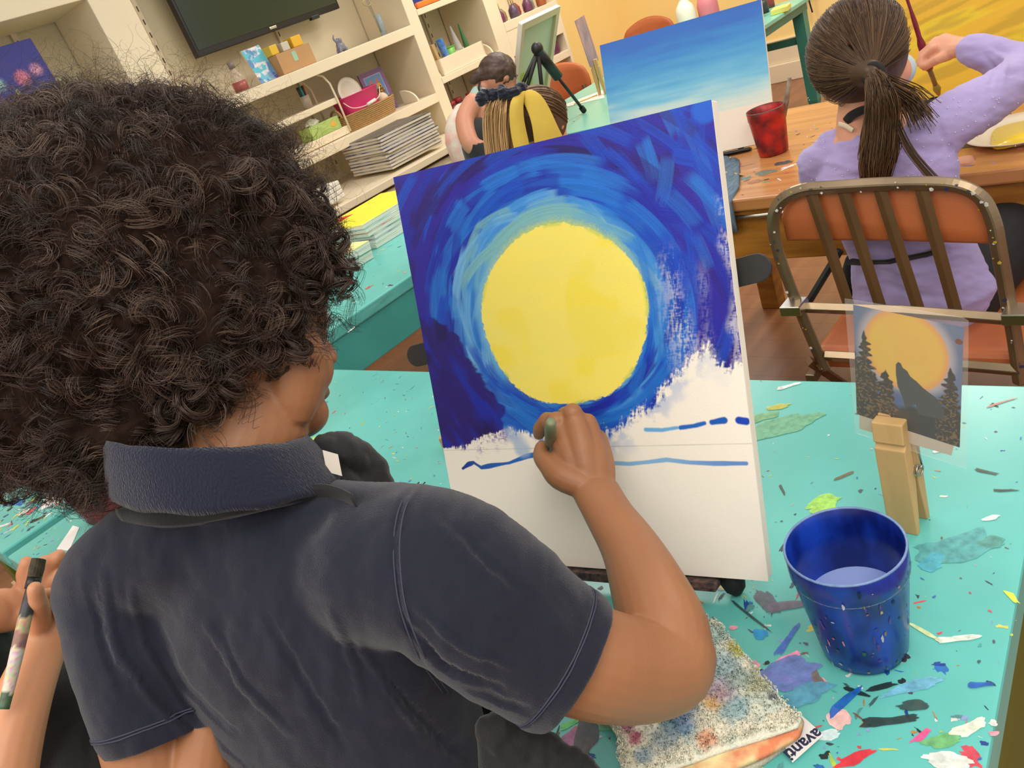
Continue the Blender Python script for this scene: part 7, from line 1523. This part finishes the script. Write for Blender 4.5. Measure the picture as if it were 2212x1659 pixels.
MB().prism([(0.085 * math.cos(a) * (1 + 0.15 * math.sin(3 * a)) + 0.0, 0.07 * math.sin(a) * (1 + 0.2 * math.sin(2 * a + 1)), 0.0045) for a in [k * PI / 16 for k in range(32)]], (0, 0, 0.004)).build('yellow_paint', mat('yellow_wet', (238, 206, 62), 0.2, bump=0.6, bs=60), t, local=True, smooth=True)
for (x0, y0, x1, y1, lab) in ((2078, 292, 2172, 262, 'dark brush lying behind the paper plate on the desk'), (2088, 280, 2160, 252, 'tan handled brush lying furthest behind the paper plate')):
    a, b = PZ(x0, y0, TAB + 0.008), PZ(x1, y1, TAB + 0.008); t = thing('paint_brush', lab, 'brush', tuple(a)); MB().tube([a, a.lerp(b, 0.6)], 0.005, 8).build('handle', mat('stained_handle', (150, 132, 112), 0.5), t, smooth=True); MB().tube([a.lerp(b, 0.6), a.lerp(b, 0.75)], 0.006, 8).build('ferrule', steel, t, smooth=True); MB().tube([a.lerp(b, 0.75), b], [(0.006, 0.009), (0.005, 0.012)], 8).build('bristles', mat('ochre_brown', (120, 84, 40), 0.8), t, smooth=True)
stn = MB(); 
for (x_, y_, r_, c_) in ((2105, 312, 0.045, (70, 56, 54)), (2120, 296, 0.03, (60, 52, 50)), (1655, 372, 0.035, (120, 130, 120)), (1690, 352, 0.03, (70, 80, 90)), (1630, 392, 0.025, (176, 120, 90))):
    p = PZ(x_, y_, TAB + 0.0006); stn.add([p + Vector((r_ * 0.6 * math.cos(a) * R8.uniform(.6, 1.2), r_ * math.sin(a) * R8.uniform(.6, 1.2), 0)) for a in [k * PI / 10 for k in range(20)]], [tuple(range(20))], lin(c_))
o = stn.build('paint_stains', cmat('dried_paint', 0.45), ot); o['kind'] = 'stuff'

# ================================================================ TOWEL
def puffy(nm, outline, z0, th_, m_, parent, cxy, bump=0.003, NR=26, colf=None, NA=140, ztilt=(0, 0)):
    O = [Vector((p.x, p.y, 0)) for p in outline]; O2 = []
    per = [0]
    for i in range(len(O)): per.append(per[-1] + (O[(i + 1) % len(O)] - O[i]).length)
    for k in range(NA):
        s_ = per[-1] * k / NA
        for i in range(len(O)):
            if per[i] <= s_ <= per[i + 1]: O2.append(O[i].lerp(O[(i + 1) % len(O)], (s_ - per[i]) / (per[i + 1] - per[i]))); break
    O2 = [(O2[(i - 1) % NA] + O2[i] * 2 + O2[(i + 1) % NA]) / 4 for i in range(NA)]
    c = Vector(cxy); vs = []; fs = []; cols = []
    def zt(x, y, r): return z0 + ztilt[0] * (x - c.x) + ztilt[1] * (y - c.y) + th_ * (1 - r ** 10) ** 0.5 + bump * (fbm(np.array([x * 60.]), np.array([y * 60.]), 3)[0] - 0.5) * 2 * (1 - r ** 6)
    vs.append((c.x, c.y, zt(c.x, c.y, 0)))
    for i in range(1, NR + 1):
        r = (i / NR) ** 0.75
        for k in range(NA):
            p = c.lerp(O2[k], r); vs.append((p.x, p.y, zt(p.x, p.y, r)))
    for k in range(NA): vs.append((O2[k].x + (c.x - O2[k].x) * 0.01, O2[k].y + (c.y - O2[k].y) * 0.01, z0))
    for k in range(NA): fs.append((0, 1 + k, 1 + (k + 1) % NA))
    for i in range(NR):
        for k in range(NA): a = 1 + i * NA + k; b = 1 + i * NA + (k + 1) % NA; fs.append((a, a + NA, b + NA, b))
    mb = MB(); mb.v = vs; mb.f = fs; mb.c = [colf(v) if colf else None for v in vs]
    return mb.build(nm, m_, parent, smooth=True)
tz0 = TAB + 0.001
def TP(px_, py_, dz=0.02): return PZ(px_, py_, TAB + dz)
tw = thing('folded_towel', 'folded terry washcloth stained with paint under the near person\'s elbow', 'towel', tuple(TP(1480, 1560, 0)))
tc_ = TP(1480, 1540); tc_ = Vector((tc_.x, tc_.y, 0))
R9 = random.Random(8)
stains = [(TP(1545, 1520), 0.014, (214, 160, 50)), (TP(1560, 1500), 0.008, (200, 150, 70)), (TP(1475, 1575), 0.016, (70, 130, 180)), (TP(1450, 1570), 0.012, (90, 140, 150)), (TP(1360, 1575), 0.010, (170, 50, 110)), (TP(1375, 1600), 0.009, (190, 60, 110)), (TP(1350, 1550), 0.008, (110, 60, 130)),
          (TP(1530, 1605), 0.013, (226, 160, 120)), (TP(1590, 1400), 0.010, (206, 204, 110)), (TP(1595, 1415), 0.009, (200, 200, 100)), (TP(1670, 1510), 0.006, (70, 60, 90)), (TP(1560, 1450), 0.025, (150, 180, 190)), (TP(1590, 1540), 0.02, (140, 180, 190)), (TP(1395, 1640), 0.012, (140, 170, 190)), (TP(1560, 1495), 0.02, (180, 160, 180)), (TP(1545, 1380), 0.02, (150, 186, 180)),
          (TP(1440, 1600), 0.02, (150, 170, 180)), (TP(1640, 1480), 0.018, (190, 190, 150)), (TP(1600, 1470), 0.02, (160, 176, 170)), (TP(1520, 1350), 0.015, (176, 190, 190)), (TP(1480, 1540), 0.02, (130, 150, 180)), (TP(1420, 1545), 0.012, (200, 150, 130))]
def tcol(v):
    c = np.array(LC(232, 228, 208)); n = fbm(np.array([v[0] * 220]), np.array([v[1] * 220]), 3)[0]
    g_ = fbm(np.array([v[0] * 40 + 5]), np.array([v[1] * 40]), 3)[0]; c = c * (1 - 0.0) * 1.0; c = c * (1 - sm(0.45, 0.7, g_) * 0.45) + np.array(LC(170, 200, 198)) * sm(0.45, 0.7, g_) * 0.45
    for p, r, col in stains:
        d = math.hypot(v[0] - p.x, v[1] - p.y) * (0.7 + 0.7 * n); k = float(sm(r * 1.15, r * 0.4, np.array(d))) * 0.75; c = c * (1 - k) + LC(*col) * k
    return tuple(c)
terry = cmat('terry_cloth', 0.95, bump=0.8, bs=420, spec=0.05, sheen=0.4, var=0.10, vs=420)
ylw = mat('floral_backing', (226, 216, 160), 0.85, var=0.5, vs=40, rgb2=(216, 130, 90), bump=0.3, bs=400)
T1 = [(1500, 1335), (1530, 1328), (1556, 1345), (1600, 1400), (1650, 1460), (1700, 1515), (1732, 1545), (1722, 1565), (1650, 1590), (1560, 1618), (1500, 1640), (1440, 1660), (1390, 1690), (1345, 1672), (1333, 1640), (1338, 1600), (1318, 1565), (1290, 1535), (1268, 1520), (1330, 1440), (1420, 1380), (1480, 1345)]
T2 = [(1510, 1350), (1600, 1420), (1700, 1520), (1738, 1552), (1728, 1590), (1660, 1630), (1590, 1660), (1500, 1690), (1420, 1720), (1380, 1690), (1350, 1620), (1300, 1540), (1400, 1420)]
T3 = [(1520, 1370), (1620, 1450), (1700, 1530), (1728, 1575), (1712, 1600), (1640, 1652), (1560, 1690), (1480, 1730), (1400, 1720), (1370, 1640), (1340, 1560), (1420, 1440)]
puffy('lower_fold', [TP(x, y, 0.006) for x, y in T3], tz0 + 0.0, 0.008, cmat('terry_cloth'), tw, tc_, colf=lambda v: tuple(LC(190, 180, 160)))
puffy('floral_fold', [TP(x, y, 0.012) for x, y in T2], tz0 + 0.008, 0.007, ylw, tw, tc_, bump=0.002)
puffy('top_fold', [TP(x, y, 0.022) for x, y in T1], tz0 + 0.0155, 0.0085, terry, tw, tc_, colf=tcol, NR=60, NA=260, bump=0.004)
# terry loops as tufts along the pile
loops = MB()
rr9 = np.random.RandomState(5); nL = 5200
O_ = [TP(x, y, 0.022) for x, y in T1]
def inside(x, y):
    c = False; j = len(O_) - 1
    for i in range(len(O_)):
        if ((O_[i].y > y) != (O_[j].y > y)) and (x < (O_[j].x - O_[i].x) * (y - O_[i].y) / (O_[j].y - O_[i].y + 1e-12) + O_[i].x): c = not c
        j = i
    return c
xs_ = [p.x for p in O_]; ys_ = [p.y for p in O_]; PL = []; CL = []
while len(PL) < nL:
    x, y = rr9.uniform(min(xs_), max(xs_)), rr9.uniform(min(ys_), max(ys_))
    if not inside(x, y): continue
    a = rr9.uniform(0, 6.28) ; r = 0.0011; z = tz0 + 0.0225 + 0.004 * (fbm(np.array([x * 60.]), np.array([y * 60.]), 3)[0] - 0.5) * 2
    PL.append([(x - r * math.cos(a), y - r * math.sin(a), z), (x - r * 0.8 * math.cos(a), y - r * 0.8 * math.sin(a), z + 0.0022), (x, y, z + 0.0032), (x + r * 0.8 * math.cos(a), y + r * 0.8 * math.sin(a), z + 0.0022), (x + r * math.cos(a), y + r * math.sin(a), z)]); CL.append(np.array(tcol((x, y, 0))) * rr9.uniform(0.8, 1.2))
o = strands('terry_loops', np.array(PL), np.full((nL, 5), 0.00055), np.array(CL), cmat('loop_yarn', 0.95, spec=0.05), tw, 3); o['kind'] = 'stuff'
# the white brand tag sewn to the towel
tq = [PZ(*p, TAB + 0.004) for p in [(1731, 1545), (1779, 1588), (1712, 1648), (1692, 1606)]]
tg = MB().add([p + zz * 0.0003 for p in tq], [(0, 1, 2, 3)]).build('sewn_label', mat('satin_white', (228, 224, 220), 0.5), tw, solid=0.0005)
cu_d = bpy.data.curves.new('lettering', 'FONT'); cu_d.body = 'avanti'; cu_d.size = 0.0172; cu_d.extrude = 0.00005; cu_d.align_x = 'CENTER'; cu_d.align_y = 'CENTER'; cu_d.offset = 0.0004
cu_d.materials.append(mat('ink_navy', (34, 40, 70), 0.6))
to0 = bpy.data.objects.new('tmp_text', cu_d); COL.objects.link(to0); dg = bpy.context.evaluated_depsgraph_get(); lme = bpy.data.meshes.new_from_object(to0.evaluated_get(dg)); bpy.data.objects.remove(to0); lme.name = 'lettering'; to = bpy.data.objects.new('lettering', lme); COL.objects.link(to); to['kind'] = 'stuff'; ca_, cb_ = PZ(1768, 1582, TAB + 0.0048), PZ(1702, 1632, TAB + 0.0048)
dx_ = (cb_ - ca_).normalized(); dz_ = zz; dy_ = dz_.cross(dx_); mid = (ca_ + cb_) / 2
to.parent = tw; to.matrix_parent_inverse = wm(tw).inverted(); mw = Matrix((dx_, dy_, dz_)).transposed().to_4x4(); mw.translation = mid
to.location = mw.translation; to.rotation_euler = mw.to_euler()
# ================================================================ LEFT PART OF THE TURQUOISE TABLE
def pap(nm, lab, pts, c, cat='paper', z=TAB):
    o = MB().prism([PZ(*p, z) for p in pts], (0, 0, 0.0012)).build(nm, mat('paper_%d_%d' % (c[0], c[2]), c, 0.7)); return tag(o, lab, cat)
p1_ = pap('palette_paper', 'white palette paper with a dab of blue paint on the counter beside the curls', [(85, 1103), (120, 1030), (190, 1010), (262, 1010), (268, 1020), (240, 1040)], (232, 226, 222))
c_ = PZ(133, 1060, TAB + 0.0016); MB().lathe([(0, 0), (0.012, 0), (0.010, 0.002), (0, 0.0025)], tuple(c_), 20).build('blue_dab', mat('blue_wet', (40, 96, 190), 0.2), p1_)
pap('white_paper', 'white sheet lying under the palette paper behind the curls', [(175, 1105), (180, 1060), (262, 1010), (330, 1000), (330, 1070), (240, 1100)], (226, 214, 204), z=TAB + 0.0015)
pap('white_card', 'small white card beside the dark red cup rim', [(123, 1187), (158, 1136), (172, 1140), (150, 1190)], (236, 232, 228))
